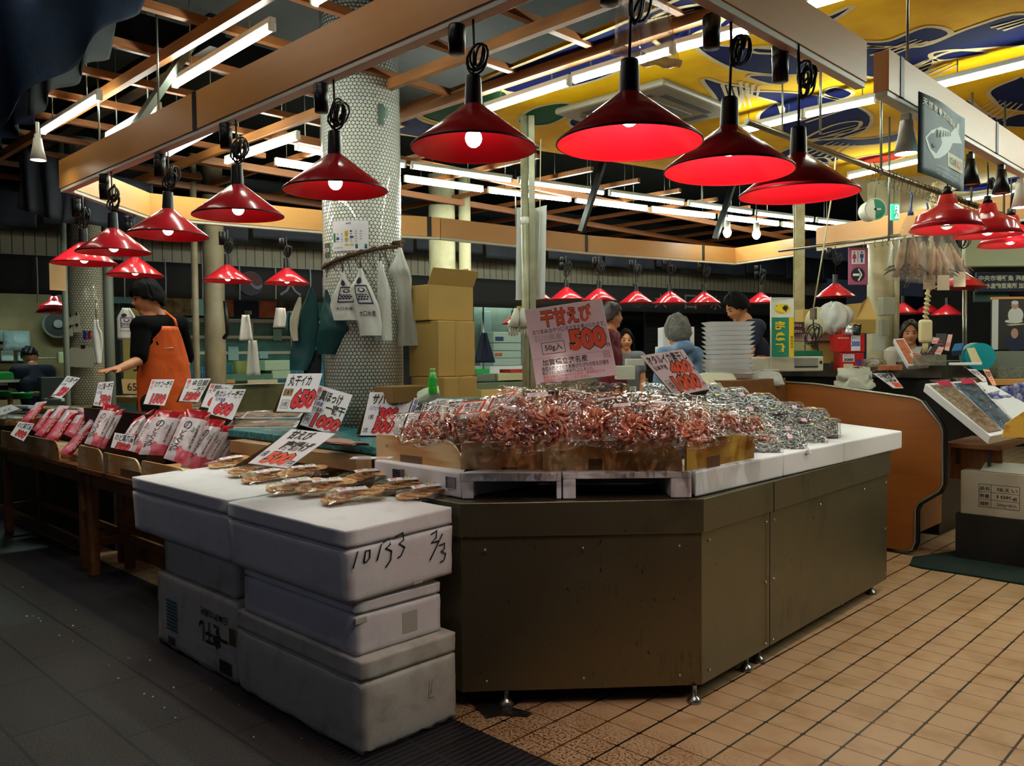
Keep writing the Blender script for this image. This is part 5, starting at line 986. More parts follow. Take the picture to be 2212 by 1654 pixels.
# ---- clear plastic sheet hanging at the top, gloves and paper on the pole
p = Pd(1390, 60, 2.75); t = thing('plastic_sheet', 'clear plastic sheet rolled at its lower edge, hanging from above the largest red lamp', 'plastic sheet', p)
tl, tr_, br_, bl = [Pd(x, y, 2.75)-p for x, y in ((1330,-30),(1440,-30),(1466,140),(1326,108))]
F_ = lambda u, v: (bl*(1-u)+br_*u)*(1-v)+(tl*(1-u)+tr_*u)*v-FW*(.02*math.sin(u*9)+.015*math.sin(u*21+v*3))
mb().grid(F_, 30, 16).build('sheet', milky('sheet_film', 'cfd6e2', .4, .08, 7), t); mb().tube([F_(i/14, -.02) for i in range(15)], [.016+.004*math.sin(i*1.3) for i in range(15)], 10).build('rolled_edge', milky('sheet_roll', 'c4c8d0', .6, .1, 30), t)
pp = Pd(1146, 640, PQ*.985); 
t = thing('white_sheet', 'long white paper sheet tied around the olive steel pole', 'paper', POLE+V((0, 0, 2.0))); hp = PQ+.05
W_ = lambda px, py: Pd(px, py, hp)-t.location
mb().grid(lambda u, v: (W_(1116, 448)*(1-u)+W_(1181, 443)*u)*v+(W_(1114, 648)*(1-u)+W_(1177, 645)*u)*(1-v)+FW*(.05-.05*math.cos(u*6))-FW*0, 16, 6).build('sheet', pm('sheet_white', 'd6d8d4', .6), t)
t = thing('work_gloves', 'pair of white cotton work gloves hung on the steel pole', 'gloves', Pd(1122, 700, PQ-.1)); gl = pm('glove_cotton', 'c9cabc', .8, bump=.6, bs=90)
b = mb()
for k, (dx, rz) in enumerate(((-.02, .15), (.02, -.1))):
    b.tube([V((dx, 0, .12)), V((dx*1.4, 0, .05)), V((dx*2, 0, -.02))], [.018, .034, .036], 10)
    for j in range(4): b.tube([V((dx*2+(j-1.5)*.017, 0, -.015)), V((dx*2.3+(j-1.5)*.02, .004*j, -.06)), V((dx*2.4+(j-1.5)*.021, .006, -.095+.01*abs(j-1.5)))], [.0095, .009, .007], 7)
    b.tube([V((dx*1.5+math.copysign(.03, dx), 0, .03)), V((dx*1.5+math.copysign(.05, dx), 0, -.01)), V((dx*1.5+math.copysign(.052, dx), 0, -.04))], [.011, .01, .008], 7)
b.build('gloves', gl, t, T=M4.Rotation(.78, 4, 'Z')); mb().box((-.014, -.014, .115), (.014, .014, .135)).build('clip', pm('clip_yellow', 'b89a2c', .5), t)
tag(mb().tube([Pd(1168, 300, PQ-.08), Pd(1166, 500, PQ-.08), Pd(1160, 640, PQ-.09)], .004, 5).build('pole_cord', pm('cord_cream', 'cfc8a0', .6)), 'cream cord running down beside the steel pole', 'cord')
tag(mb().box((0, -.09, -.055), (.004, .09, .055)).build('blank_card', pm('tan_card', 'c9ac78', .7), None, 0, M4.Translation(Pd(124, 598, 5.6)) @ M4.Rotation(.2, 4, 'Z') @ M4.Rotation(1.57, 4, 'X')), 'blank tan card hanging below the far left red lamps', 'card')
# ---- dark blue cloth at the top left
nav = pm('dark_navy_cloth', '081426', .9, spec=.1, var='050c18', vs=3, bump=.3, bs=6, bd=.03)
def hangq(lab, q, d0, d1, m, nm='dark_cloth', amp=.05, zt=None):
    P = [Pd(x, y, d) for (x, y), d in zip(q, (d0, d1, d1, d0))]; p0 = P[3]; t = tag(mb().grid(lambda u, v: (P[3]*(1-u)+P[2]*u)*(1-v)+(P[0]*(1-u)+P[1]*u)*v-p0+FW*amp*math.sin(u*14+v*2)*(1-.5*v), 30, 10).build(nm, m, None, 0, M4.Translation(p0), sol=.01), lab, 'cloth', 'dark cloth draped over the walkway edge'); return t
hangq('dark navy cloth at the top left corner, its ragged edge cutting across the rafters', [(-60,-80),(340,-80),(290,20),(-60,310)], 3.6, 4.2, nav); hangq('navy cloth strip hanging lowest at the left picture edge', [(-60,60),(62,60),(62,262),(-20,330)], 4.0, 4.1, nav); hangq('dark cloth with a straight right edge below the rafters', [(55,-60),(270,-60),(225,120),(62,250)], 4.05, 4.5, pm('black_navy', '05080f', .9))
hangq('dark navy cloth hanging behind the left end of the front beam', [(38,310),(135,350),(135,480),(38,450)], 7.2, 7.2, dcloth); hangq('dark cloth continuing right behind the front beam', [(135,350),(330,400),(330,500),(135,480)], 7.2, 7.4, dcloth)
# ================================================================ RIGHT SIDE: CHILLED CASE
lam = wood('wood_laminate', 'a2602a', '8c4f20', 0, .35, .8); bsh = pm('black_edge', '12110f', .4); alu = pm('aluminium_edge', 'a8a698', .3, .8)
ys = 6.4
t = thing('chilled_case', 'chilled display case with a wood laminate end panel and rounded metal edging', 'display case', Py(1900, 1190, ys)); q = t.location
side = [V((p.x, p.y, max(p.z, .03)))-q for p in (Py(x, y, ys) for x, y in ((1578,817),(1760,829),(1975,859),(1990,866),(2030,915),(2036,930),(2036,1045),(2028,1060),(1985,1085),(1977,1100),(1977,1170),(1970,1186),(1955,1190),(1800,1188),(1578,1185)))]
mb().prism(side, (0, .05, 0)).build('end_panel', lam, t); e_ = [p+V((0, -.004, 0)) for p in side[:13]]; mb().tube(e_, .009, 6).build('edge_strip', alu, t)
e2 = [p+V((.012, .02, -.002)) for p in side[3:13]]; mb().tube(e2, .016, 6).build('edge_gasket', bsh, t)
xr = side[6].x; zt = side[1].z
XS, YS = -1.63, 6.55
mb().box((side[0].x+.4, .06, .12-q.z), (xr-.25, .8, .42-q.z)).build('base', lam, t); mb().box((side[0].x+.4, .06, .421-q.z), (xr-.35, .8, side[2].z-.2)).build('tub', pm('case_grey', '3c3a34', .5, .4), t); mb().box((xr-.349, .06, .45-q.z), (xr-.32, .8, side[4].z-.1)).build('rail', alu, t)
mb().box((-1.995-q.x, YS-ys, .80-q.z), (XS-q.x, .8, .835-q.z)).build('shelf', twood, t, .004)
for x in (-1.93, -1.72): mb().box((x-q.x, YS-ys+.03, .68-q.z), (x+.02-q.x, YS-ys+.06, .799-q.z)).build('bracket', dkw, t)
mb().box((-1.99-q.x, YS-ys+.12, .56-q.z), (XS-.02-q.x, YS-ys+.15, .799-q.z)).build('front_panel', wood('laminate_front', '8a5526', '6f421c', 1), t)
# back counter with metal top behind the case
c0 = Pd(1580, 835, 7.6); c1 = Pd(2062, 862, 6.2)
p = Py(1640, 840, 7.4); zc = Pd(1850, 820, 7.2).z
t = thing('service_counter', 'stainless topped service counter behind the chilled case', 'counter', V((-3.9, 7.26, 0))); tp_ = Pd(2060, 800, 7.0); 
mb().box((-.6, 0, 0), (tp_.x+3.9, .75, 1.28)).build('body', pm('counter_dark', '1c1b17', .4, .3), t); mb().box((-.65, -.04, 1.281), (tp_.x+3.93, .8, 1.42)).build('worktop', pm('counter_steel', '77756a', .3, .8, var='5c5a4e', vs=9), t, .006)
ZC = 1.421
def onc(px, d=None, y=7.25): return Py(px, 800, y)
# leaning foam tray of packs on the shelf
def leantray(lab, q4, d, m1, lean, yaw):
    p0, n, fn = quadplane(q4, d, lean, yaw); t = thing('foam_pack_tray', lab, 'tray', p0, group='leaning foam trays of packed fish')
    c = [fn(0, 0), fn(1, 0), fn(1, 1), fn(0, 1)]; mb().prism([x-n*.07 for x in c], n*.07).build('tray', foamc, t, .006)
    for k, m in enumerate(m1):
        w0 = .04+k*.48; mb().grid(lambda u, v: fn(w0+.42*u, .05+.9*v, .006+.02*math.sqrt(max(0, (1-abs(2*u-1)**4)*(1-abs(2*v-1)**6)))+.006*NZ.noise(V((u*8, v*16, k)))), 14, 24).build('fish_pack', m, t)
        mb().grid(lambda u, v: fn(w0+.42*u, .04+.95*v, .034+.008*NZ.noise(V((u*6+k, v*12, k)))), 14, 24).build('film', flm2, t); mb().grid(lambda u, v: fn(w0+.06+.26*u, .83+.1*v, .046), 2, 2).build('label', pm('label_crimson', 'b02a4a', .4), t)
    return t
def fp(name, a, b_): 
    t = NT(name); nz = t.noise(t.coord(), 26, 5, .7); t.set('Base Color', t.mix(t.ramp(nz, .4, .6), a, b_)); t.set('Roughness', .25); t.bump(nz, .6, .01); return t.m
leantray('long foam tray of packed dried fish leaning on the case shelf, tan and blue packs', [(1998,828),(2105,820),(2205,928),(2140,942)], 5.55, [fp('fish_tan', 'a8865a', '70583a'), fp('fish_blue', '2f6f94', '3a3c40')], 58, 25)
leantray('white foam tray behind the packed fish, mostly bare', [(2100,828),(2130,822),(2250,890),(2215,930)], 5.75, [], 58, 25)
t = card('yellow pine board holding back the leaning foam tray on the shelf', [(2172,915),(2225,880),(2225,945),(2165,945)], 5.35, [], 10, 20, False, pineY, 'pine boards of the display trays', .012, cat='board')
t.name = 'tray_board'
blp = pm('pouch_blue', '1f2f9c', .15, var='d0d0e0', vs=22)
for i, (px, py) in enumerate(((2085,826),(2110,830),(2140,836),(2165,842),(2190,846),(2212,840),(2180,822),(2205,815))):
    p = Pd(px, py+14, 6.0+.1*(i > 5)); t = thing('snack_pouch', 'blue and clear snack pouch %s' % ('standing left of the others beside the price cards', 'second from the left in the blue row', 'third from the left in the blue row', 'fourth from the left in the blue row', 'fifth from the left in the blue row', 'cut by the right picture edge in the blue row', 'at the back of the blue row, left one', 'at the back of the blue row, right one')[i], 'pouch', p, .9+.2*R.random(), 'blue snack pouches on the case'); o = pillow(.15, .2, .02, i).build('pouch', blp, t, T=M4.Rotation(-1.2, 4, 'X') @ M4.Rotation(R.uniform(-.4, .2), 4, 'Z') @ M4.Translation((0, .09, 0)))
# carton with printed table under the shelf
tt = thing('shipping_carton', 'pale cardboard carton with a printed contents table, under the case shelf', 'box', (-1.875, 6.52, .335)); W, h = .55, .31; cp = pm('carton_pale', 'b3a996', .8)
mb().box((0, 0, 0), (W, .25, h)).build('box', cp, tt, .004); b = mb(); T_ = lambda u, v, k: V((u, -.0015-k, v)); kx = lambda px: Py(px, 1080, 6.52).x+1.875
x0, x1, x2 = kx(2114), kx(2140), kx(2202); zb, z3 = h*.2, h*.72
for (a, b_, c_, d_) in ((x0, zb, x2, zb+.003), (x0, z3, x2, z3+.003), (x0, zb+(z3-zb)/3, x2, zb+(z3-zb)/3+.0025), (x0, zb+(z3-zb)*2/3, x2, zb+(z3-zb)*2/3+.0025), (x0, zb, x0+.003, z3), (x1, zb, x1+.003, z3), (x2, zb, x2+.003, z3)): b.add([T_(a, b_, 0), T_(c_, b_, 0), T_(c_, d_, 0), T_(a, d_, 0)], [(0, 1, 2, 3)], 0)
for i, (l, r) in enumerate((('品名', '味えい'), ('数量', '10Kg'), ('個数', '200g×40入'))):
    za = zb+(z3-zb)*(2-i)/3; dz = (z3-zb)/3; letter(b, T_, l, x0+.008, za+dz*.25, x1-.008, za+dz*.75, 0); letter(b, T_, r, x1+.04, za+dz*.2, x2-.012, za+dz*.75, 0 if i < 2 else 1)
b.build('print', [pm('carton_ink', '2a2420', .7), pm('carton_red_ink', '6a3a30', .7)], tt); mb().box((.12, -.0, 0), (W, .16, .003), 0, M4.Translation((0, .02, h+.002)) @ M4.Rotation(.35, 4, 'X')).build('flap', pm('carton_flap', 'b9b2a2', .8), tt)
tag(mb().box((-1.9, 6.5, 0), (-1.2, 6.85, .334)).build('low_plinth', pm('plinth_dark', '15100c', .7)), 'dark low plinth carrying the pale carton', 'plinth')
# green mat
mt = pm('green_mat', '06241c', .8, bump=.8, bs=120, bd=.01); mpts = [(1965,1222),(1972,1205),(2230,1170),(2260,1275),(2212,1264),(2100,1245),(1990,1228)]
t = tag(mb().prism([Pz(x, y, .001) for x, y in mpts], (0, 0, .012)).build('floor_mat', mt), 'dark green rubber mat on the tiles in front of the case, frayed corner', 'mat')
# ================================================================ THINGS ON THE SERVICE COUNTER AND PACKING BENCH
def setz(t, z): t.location.z = z; return t
def fbox(lab, px0, py0, px1, py1, d, dep, m, name='box', cat='box', yaw=0, bev=.004, extra=None, grp=None, rim=0):
    """box facing the viewer: front face given by its picture rectangle"""
    a = Pd(px0, py1, d); b_ = Pd(px1, py1, d); h = Pd((px0+px1)/2, py0, d).z-a.z; x = (b_-a); x.z = 0; w = x.length; T = M4.Translation(a) @ frame((0, 0, 0), x, z=UP) @ M4.Rotation(yaw, 4, 'Z')
    t = thing(name, lab, cat, T=T, group=grp); o = mb().box((0, 0, 0), (w, dep, h)).build('body', m, t, bev); return t, w, h
benc = wood('bench_wood', '7a4e22', '5f3a18', 0)
t = tag(mb().box((-3.6, 5.5, 0), (-3.1, 6.3, 1.30)).build('packing_bench', benc, None, .005), 'wooden packing bench behind the prawn heap, below the stacked white trays', 'bench')
# stack of white foam trays
bx = Pd(1572, 815, 6.55); g7 = 'white foam trays in the tall stack'
pos = ['bottom', 'second', 'third', 'fourth', 'fifth', 'sixth', 'seventh', 'eighth', 'ninth', 'tenth', 'eleventh', 'top']
zb = bx.z; hs = (Pd(1572, 695, 6.55).z-zb)/12
st = None
for i in range(12):
    T = M4.Translation((bx.x, bx.y, zb+i*hs)) @ M4.Rotation(.78+R.uniform(-.06, .06), 4, 'Z')
    lab = 'white foam tray in the tall stack beside the man in navy, %s from the bottom' % pos[i] if 0 < i < 11 else 'white foam tray at the %s of the tall stack beside the man in navy' % pos[i]
    if st: dup(st, lab, T)
    else:
        st = thing('foam_tray', lab, 'tray', T=T, group=g7); w, d_, k = .18, .13, hs*.93
        b = mb()
        for s, q in ((1, 1), (.86, 0)):
            pass
        prof = [(.80, 0), (.84, .25), (.97, .9), (1.0, 1.0), (.96, .98), (.82, .3)]
        v = []
        for r, z in prof: v += [(w*r*sx, d_*r*sy, z*k) for sx, sy in ((-1,-1),(1,-1),(1,1),(-1,1))]
        f = [(3, 2, 1, 0), (20, 21, 22, 23)]
        for j in range(5): f += [(j*4+i_, j*4+(i_+1) % 4, j*4+4+(i_+1) % 4, j*4+4+i_) for i_ in range(4)]
        b.add(v, f).build('tray', foamc, st, .004)
p = Pd(1545, 825, 6.3); t = tag(pillow(.34, .2, .05, 4).build('bag_bundle', milky('bag_crumple', 'd8d4b8', .8), None, 0, M4.Translation(p) @ M4.Rotation(.78, 4, 'Z') @ M4.Rotation(.5, 4, 'X')), 'crumpled pale plastic bags at the foot of the white tray stack', 'bags')
p = Pd(1655, 818, 6.6); tag(pillow(.26, .16, .05, 8).build('bag_bundle', milky('bag_crumple2', 'd4d6d0', .7), None, 0, M4.Translation(p) @ M4.Rotation(.78, 4, 'Z') @ M4.Rotation(.6, 4, 'X')), 'crumpled clear bag right of the white tray stack', 'bags')
# printer
cab = pm('printer_beige', 'c9c3ac', .4); dkp = pm('printer_dark', '1c1b1a', .4)
t, w, h = fbox('beige label printer on the counter in front of the courier flag', 1652, 770, 1785, 803, 6.75, .3, cab, 'printer', 'printer', .1, .012)
mb().box((w*.5, -.004, h*.3), (w*.9, .0, h*.9)).build('paper_slot', pm('slot_grey', '8d8d84', .5), t); mb().box((w*.5, -.008, h*.28), (w*.9, -.003, h*.36)).build('slot_edge', dkp, t); mb().box((w*.93, -.004, h*.5), (w*.97, 0, h*.7)).build('button_panel', dkp, t)
fbox('red plastic case standing left of the beige printer', 1643, 768, 1655, 808, 6.85, .12, pm('red_case', 'c8341f', .4), 'red_case', 'case')
# courier flag
p0 = Pd(1665, 800, 6.7); t = thing('courier_flag', 'green and white courier flag with a yellow oval cat emblem on a white stand', 'flag', p0); F = lambda u, v, k=0: (Pd(1666+48*u, 771-(771-645)*v, 6.7)-p0)-FW*k+FW*.012*math.sin(u*5)
b = mb(); G = lambda x0, y0, x1, y1, m, k: b.grid(lambda u, v: F(x0+(x1-x0)*u, y0+(y1-y0)*v, k), 8, 4, m)
G(0,0,1,1,0,0); G(0,0,.78,.68,1,.002); G(.78,0,1,.68,2,.002); b.add([F(.5+.34*math.cos(a*PI/14), .83+.085*math.sin(a*PI/14), .003) for a in range(28)], [tuple(range(28))], 2)
cat_ = [(.28,.86),(.2,.9),(.32,.87),(.42,.855),(.55,.86),(.6,.895),(.64,.87),(.7,.9),(.71,.86),(.75,.84),(.7,.81),(.66,.8),(.68,.77),(.62,.785),(.6,.805),(.52,.8),(.5,.77),(.45,.775),(.46,.805),(.4,.8),(.36,.77),(.31,.775),(.35,.81),(.33,.84)]
b.add([F(u, v, .005) for u, v in cat_], [tuple(range(len(cat_)))], 3)
for i, ch in enumerate('宅急便'): letter(b, lambda u, v, h: F(u, v, .004+h), ch, .62, .47-.19*i, .18, .62-.19*i, 2, .04)
for i, ch in enumerate('株式会社'): letter(b, lambda u, v, h: F(u, v, .004+h), ch, .95, .32-.055*i, .84, .36-.055*i, 3)
b.build('flag', [pm('flag_white', 'd8d8cc', .6), pm('flag_green', '147a62', .6), pm('flag_yellow', 'e0c01c', .6), pen], t)
mb().cyl(F(-.02, -.22), F(-.02, 1.03), .006, 8).cyl(F(-.02, 1.01), F(1.02, 1.01), .004, 6).build('stand', white_tr, t); mb().cyl(F(-.02, -.235), F(-.02, -.215), .06, 18).build('base', white_tr, t)
# boxes and bags behind
c_, w, h = fbox('patterned pink and white carton behind the courier flag', 1705, 720, 1805, 737, 7.3, .3, pm('carton_pink', 'd2b9ae', .7, var='c8a29a', vs=40), 'carton', 'box')
for i, (x0, y0, x1, y1) in enumerate(((1707,695,1738,708),(1707,708,1740,721))):
    t, w, h = fbox('maroon gift box with pale lettering, %s of two beside the courier flag' % ('upper', 'lower')[i], x0, y0, x1, y1, 7.2, .15, pm('maroon_box', '3c1c22', .5), 'gift_box', 'box', grp='maroon gift boxes'); b = mb(); letter(b, lambda u, v, k: V((u*w, -.002-k, v*h)), 'えびせん', .1, .15, .8, .7, 0); b.build('lettering', pm('pale_pink', 'd8b0b4', .6), t)
t, w, h = fbox('brown cardboard box with raised flaps behind the taurine drink boxes', 1848, 690, 1892, 720, 7.6, .35, kb, 'cardboard_box'); 
fl = lambda *P: mb().add([Pd(x, y, d)-V() for x, y, d in P], [tuple(range(len(P)))]).build('flap', kb, None, sol=.005)
for P in (((1806,660,7.6),(1862,654,7.7),(1848,695,7.6),(1810,700,7.6)), ((1850,690,7.6),(1862,654,7.7),(1876,640,7.9),(1894,690,7.6))):
    o = fl(*P); o.parent = t; o.matrix_parent_inverse = t.matrix_world.inverted()
t, w, h = fbox('cardboard box under the patterned carton', 1770, 737, 1815, 785, 7.35, .35, kb, 'cardboard_box'); fbox('cardboard box with a tilted flap left of the white carrier bag', 1735, 668, 1770, 718, 7.5, .2, kb, 'cardboard_box', yaw=.0)
t = thing('carrier_bag', 'stuffed white carrier bag on the packing bench under a red lamp', 'bag', Pd(1800, 690, 7.2)); mb().grid(lambda u, v: (lambda a, th: V((math.cos(a)*math.sin(th)*.15, math.sin(a)*math.sin(th)*.1, -math.cos(th)*.12+.06*(v > .5)*(v-.5)))*(1+.22*NZ.noise(V((math.cos(a)*2.2, math.sin(a)*2.2, v*4)))+.05*math.sin(a*9)))(u*2*PI, .25+v*2.75), 40, 18).build('bag', milky('bag_stuffed', 'd2d3cc', .85, .35), t); mb().lathe([(.03, .09), (.02, .12), (.035, .15)], 14).build('knot', mil, t)
t = thing('carrier_bag', 'cream carrier bag squashed left of the stuffed white one', 'bag', Pd(1765, 695, 7.25)); mb().ball((0, 0, 0), .1, 20, 0, (1.1, .5, 1.3)).build('bag', milky('bag_cream', 'c9bf9a', .9, .5), t)
pt = pm('drink_red', 'd8261a', .35, var='c01c14', vs=20); blu = pm('drink_blue', '1d4fae', .4)
for i, (x0, y0, x1, y1, n_) in enumerate(((1806,722,1868,760,'upper'),(1814,762,1866,800,'lower'))):
    t, w, h = fbox('red taurine drink box, %s of two on the service counter' % n_, x0, y0, x1, y1, 7.1+.0*i, .14, pt, 'drink_box', 'box', grp='red taurine drink boxes'); b = mb(); fn = lambda u, v, k: V((u*w, -.0015-k, v*h)); 
    b.add([fn(.52, .06, 0), fn(.84, .06, 0), fn(.84, .94, 0), fn(.52, .94, 0)], [(0, 1, 2, 3)], 1) if i == 0 else b.add([fn(.12, .5, 0), fn(.6, .5, 0), fn(.6, .92, 0), fn(.12, .92, 0)], [(0, 1, 2, 3)], 1)
    if i == 0: letter(b, fn, 'タウリン', .54, .68, .82, .86, 0, lift=.001); letter(b, fn, '3000', .53, .3, .83, .62, 2, lift=.001, off=.04); letter(b, fn, '薬用成分配合', .06, .75, .45, .84, 3, lift=.001)
    else: letter(b, fn, 'タウリン', .16, .74, .56, .89, 0, lift=.001); letter(b, fn, '3000', .16, .53, .56, .7, 0, lift=.001, off=.04); b.add([fn(.15, .1, 0), fn(.55, .1, 0), fn(.55, .38, 0), fn(.15, .38, 0)], [(0, 1, 2, 3)], 3); letter(b, fn, '3000', .68, .3, .95, .6, 2, lift=.001, off=.04)
    b.build('lettering', [pen, whl, blu, pm('pale_gold', 'e2d6b0', .5)], t)
t, w, h = fbox('orange and blue snack packet standing on the taurine drink boxes', 1818, 684, 1833, 720, 7.12, .03, pm('packet_orange', 'd8482a', .35), 'snack_packet', 'packet'); b = mb(); letter(b, lambda u, v, k: V((u*w, -.002-k, v*h)), '昆布', .1, .3, .9, .6, 0, .04); b.build('lettering', blu, t)
for i, (px, c) in enumerate(((1835, 'c9ccd0'), (1850, '3a3c34'))): p = Pd(px, 712, 7.1); tag(pillow(.07, .1, .03, 20+i).build('snack_packet', pm('foil_%d' % i, c, .2, .6), None, 0, M4.Translation(p) @ M4.Rotation(1.3, 4, 'X')), ('silver foil packet on the taurine drink boxes', 'dark foil packet on the taurine drink boxes')[i], 'packet')
p = Pd(1890, 790, 6.95); t = thing('cellophane_bag', 'crinkled gold cellophane bag on the service counter', 'bag', p); pillow(.2, .13, .05, 31).build('film', film('gold_film', 'f0e2a8', .3, .6, 30, .12, 1), t, T=M4.Rotation(.75, 4, 'Z') @ M4.Rotation(.9, 4, 'X')); mb().ball((0, 0, 0), .05, 14, 0, (1.2, .6, .7)).build('sweets', pm('gold_sweets', 'a88c3a', .35), t)
p = Pd(1845, 822, 6.7); t = tag(mb().grid(lambda u, v: (lambda a: V((.16*math.cos(a)*(1-.25*v)*(1+.25*NZ.noise(V((u*6, v*4, 2)))), .1*math.sin(a)*(1-.25*v), (v*.16+.05*NZ.noise(V((u*8, v*5, 9))))*1)))(u*2*PI), 30, 10).build('carrier_bag', milky('bag_thin', 'd6d6c2', .75, .3), None, 0, M4.Translation(p-V((0, 0, .06))) @ M4.Rotation(.78, 4, 'Z')), 'thin crumpled carrier bag lying above the wood end panel', 'bag')
fbox('dark green tape dispenser base behind the printer', 1722, 757, 1778, 770, 7.1, .12, pm('dispenser_green', '0f6a4c', .4), 'tape_dispenser', 'dispenser'); 
t = thing('flower_ornament', 'tangle of black cable hanging from a cream pull cord above the printer', 'cable', Pd(1757, 690, 6.6)); b = mb(); coil(b, (.0, 0, -.1), .075, 4); b.tube([(0, 0, .12), (0, 0, -.05), (.04, 0, -.25)], .006, 6); b.build('cable', cordm, t); mb().box((-.02, -.02, .0), (.02, .02, .09)).build('socket_plug', pm('plug_grey', '6a5c4a', .5), t); t.name = 'hanging_cable'
mb().tube([V((0, 0, .09)), Pd(1775, 560, 6.5)-t.location, Pd(1800, 400, 6.4)-t.location, Pd(1806, 330, 6.35)-t.location], .006, 6).build('cord', pm('cord_ivory', 'd0c69a', .6), t)
t = thing('power_cable', 'thick cream power cable coiled with rope, dropping to a cream plug box', 'cable', Pd(2008, 640, 6.1)); q = t.location; L0 = [Pd(2018,395,6.1),Pd(2014,450,6.1),Pd(2011,560,6.1),Pd(2004,640,6.1),Pd(1999,690,6.1)]; ivory = pm('ivory_cable', 'b9a878', .6)
mb().tube([p-q for p in L0], .013, 8).build('cable', ivory, t); sp = []
for i in range(150):
    f = i/149*4; k = min(3, int(f)); c = L0[k].lerp(L0[k+1], f-k)-q; a = i*.9; sp.append(c+V((math.cos(a)*.018, math.sin(a)*.018, 0)))
mb().tube(sp, .006, 5).build('spiral_wrap', pm('spiral_ivory', 'cdbf92', .6), t); e = L0[-1]-q; mb().box((-.045, -.03, -.17), (.045, .03, 0), 0, M4.Translation(e) @ M4.Rotation(.78, 4, 'Z')).build('plug_box', pm('plug_ivory', 'd2c494', .45), t, .02); mb().cyl(e+V((0, 0, -.17)), e+V((0, 0, -.24)), .02, 10).build('outlet', ivory, t)
# things to the right on the counter
def q4box(lab, q, d, th, m, lean, yaw, name, cat, grp=None, txt=None, tm=None):
    p0, n, fn = quadplane(q, d, lean, yaw); t = thing(name, lab, cat, p0, group=grp); c = [fn(0, 0), fn(1, 0), fn(1, 1), fn(0, 1)]; mb().prism([x-n*th for x in c], n*th).build('body', m, t, .003)
    if txt: b = mb(); [letter(b, fn, s, x0, y0, x1, y1, 0, **k) for s, x0, y0, x1, y1, k in txt]; b.build('lettering', tm or pen, t)
    return t, fn
so = pm('salmon_slice', 'c07a5a', .3, var='a85c40', vs=25)
for i, (q, d) in enumerate((([(1930,732),(1952,730),(1988,788),(1962,790)], 6.75), ([(1966,762),(1985,760),(2008,786),(1988,788)], 6.7))):
    t, fn = q4box('long foam pack of salmon coloured fish leaning on the counter, %s one' % ('taller', 'shorter')[i], q, d, .05, foamc, 40, 10, 'fish_pack', 'pack', 'salmon packs on the service counter'); mb().grid(lambda u, v: fn(.1+.8*u, .05+.9*v, .004+.006*NZ.noise(V((u*4, v*12, i)))), 8, 16).build('fish', so, t)
bk = pm('box_black_pink', '1c1a1e', .4); pkl = pm('price_pink', 'd9a8a0', .5)
for i, (q, l) in enumerate((([(2003,722),(2018,726),(1998,766),(1986,764)], 'black gift box with pink characters, leftmost of the leaning boxes'), ([(2020,742),(2035,745),(2012,768),(2000,766)], 'small black gift box with pink characters between two leaning boxes'), ([(2022,720),(2046,720),(2040,752),(2020,748)], 'dark grey gift box in the middle of the leaning boxes'))):
    q4box(l, q, 6.8+.05*i, .05, bk, 25, 0, 'gift_box', 'box', 'leaning gift boxes on the service counter', [('甘えび', .15, .1, .85, .3, dict(off=.04)), ('姿', .3, .32, .7, .5, dict(off=.04))], pm('pink_ink', 'c83a6a', .5))
for i, (q, l) in enumerate((([(2016,728),(2030,730),(2024,742),(2012,742)], 'pink price label card stuck on the black gift box'), ([(2048,722),(2058,722),(2050,758),(2040,756)], 'tall pink price label card at the right of the gift boxes'), ([(2028,748),(2040,750),(2032,766),(2018,764)], 'square pink price label card below the gift boxes'))):
    q4box(l, q, 6.65, .003, pkl, 25, 0, 'price_card', 'price card', 'pink price labels among the gift boxes', [('500円', .1, .2, .9, .5, {})], txr)
q4box('blue topped small carton right of the gift boxes', [(2062,742),(2082,740),(2076,756),(2055,758)], 6.8, .07, pm('carton_blue', '2c6a9c', .4), 35, 0, 'carton', 'box'); q4box('tan folded card standing in front of the teal drum', [(2088,752),(2105,750),(2122,784),(2100,784)], 6.6, .004, pm('card_tan2', 'c9b98a', .6), 25, 0, 'folded_card', 'card')
t = thing('plastic_drum', 'round teal plastic drum lying on its side at the end of the counter', 'drum', Pd(2112, 770, 6.8)); mb().cyl(-RT*.02-FW*.08, RT*.02+FW*.08, .11, 28).build('drum', pm('drum_teal', '1a9aa0', .35), t); mb().cyl(RT*.02+FW*.0801, RT*.022+FW*.09, .115, 28).build('lid', white_tr, t)
fbox('white flat tray lid under the teal drum', 2066, 783, 2122, 789, 6.5, .12, foamc, 'foam_cover', 'lid'); fbox('small cream carton leaning behind the salmon packs', 1914, 756, 1936, 796, 6.95, .05, pm('carton_cream', 'cfc4b0', .6), 'carton', 'box'); fbox('low clear pack of fish sticks beside the cream carton', 1905, 788, 1950, 800, 6.75, .08, so, 'fish_pack', 'pack')
fbox('clear plastic jar like tray of small packets under the black gift boxes', 1985, 766, 2045, 790, 6.65, .1, milky('box_clear', '8a8674', .6, .2), 'clear_tray', 'tray')
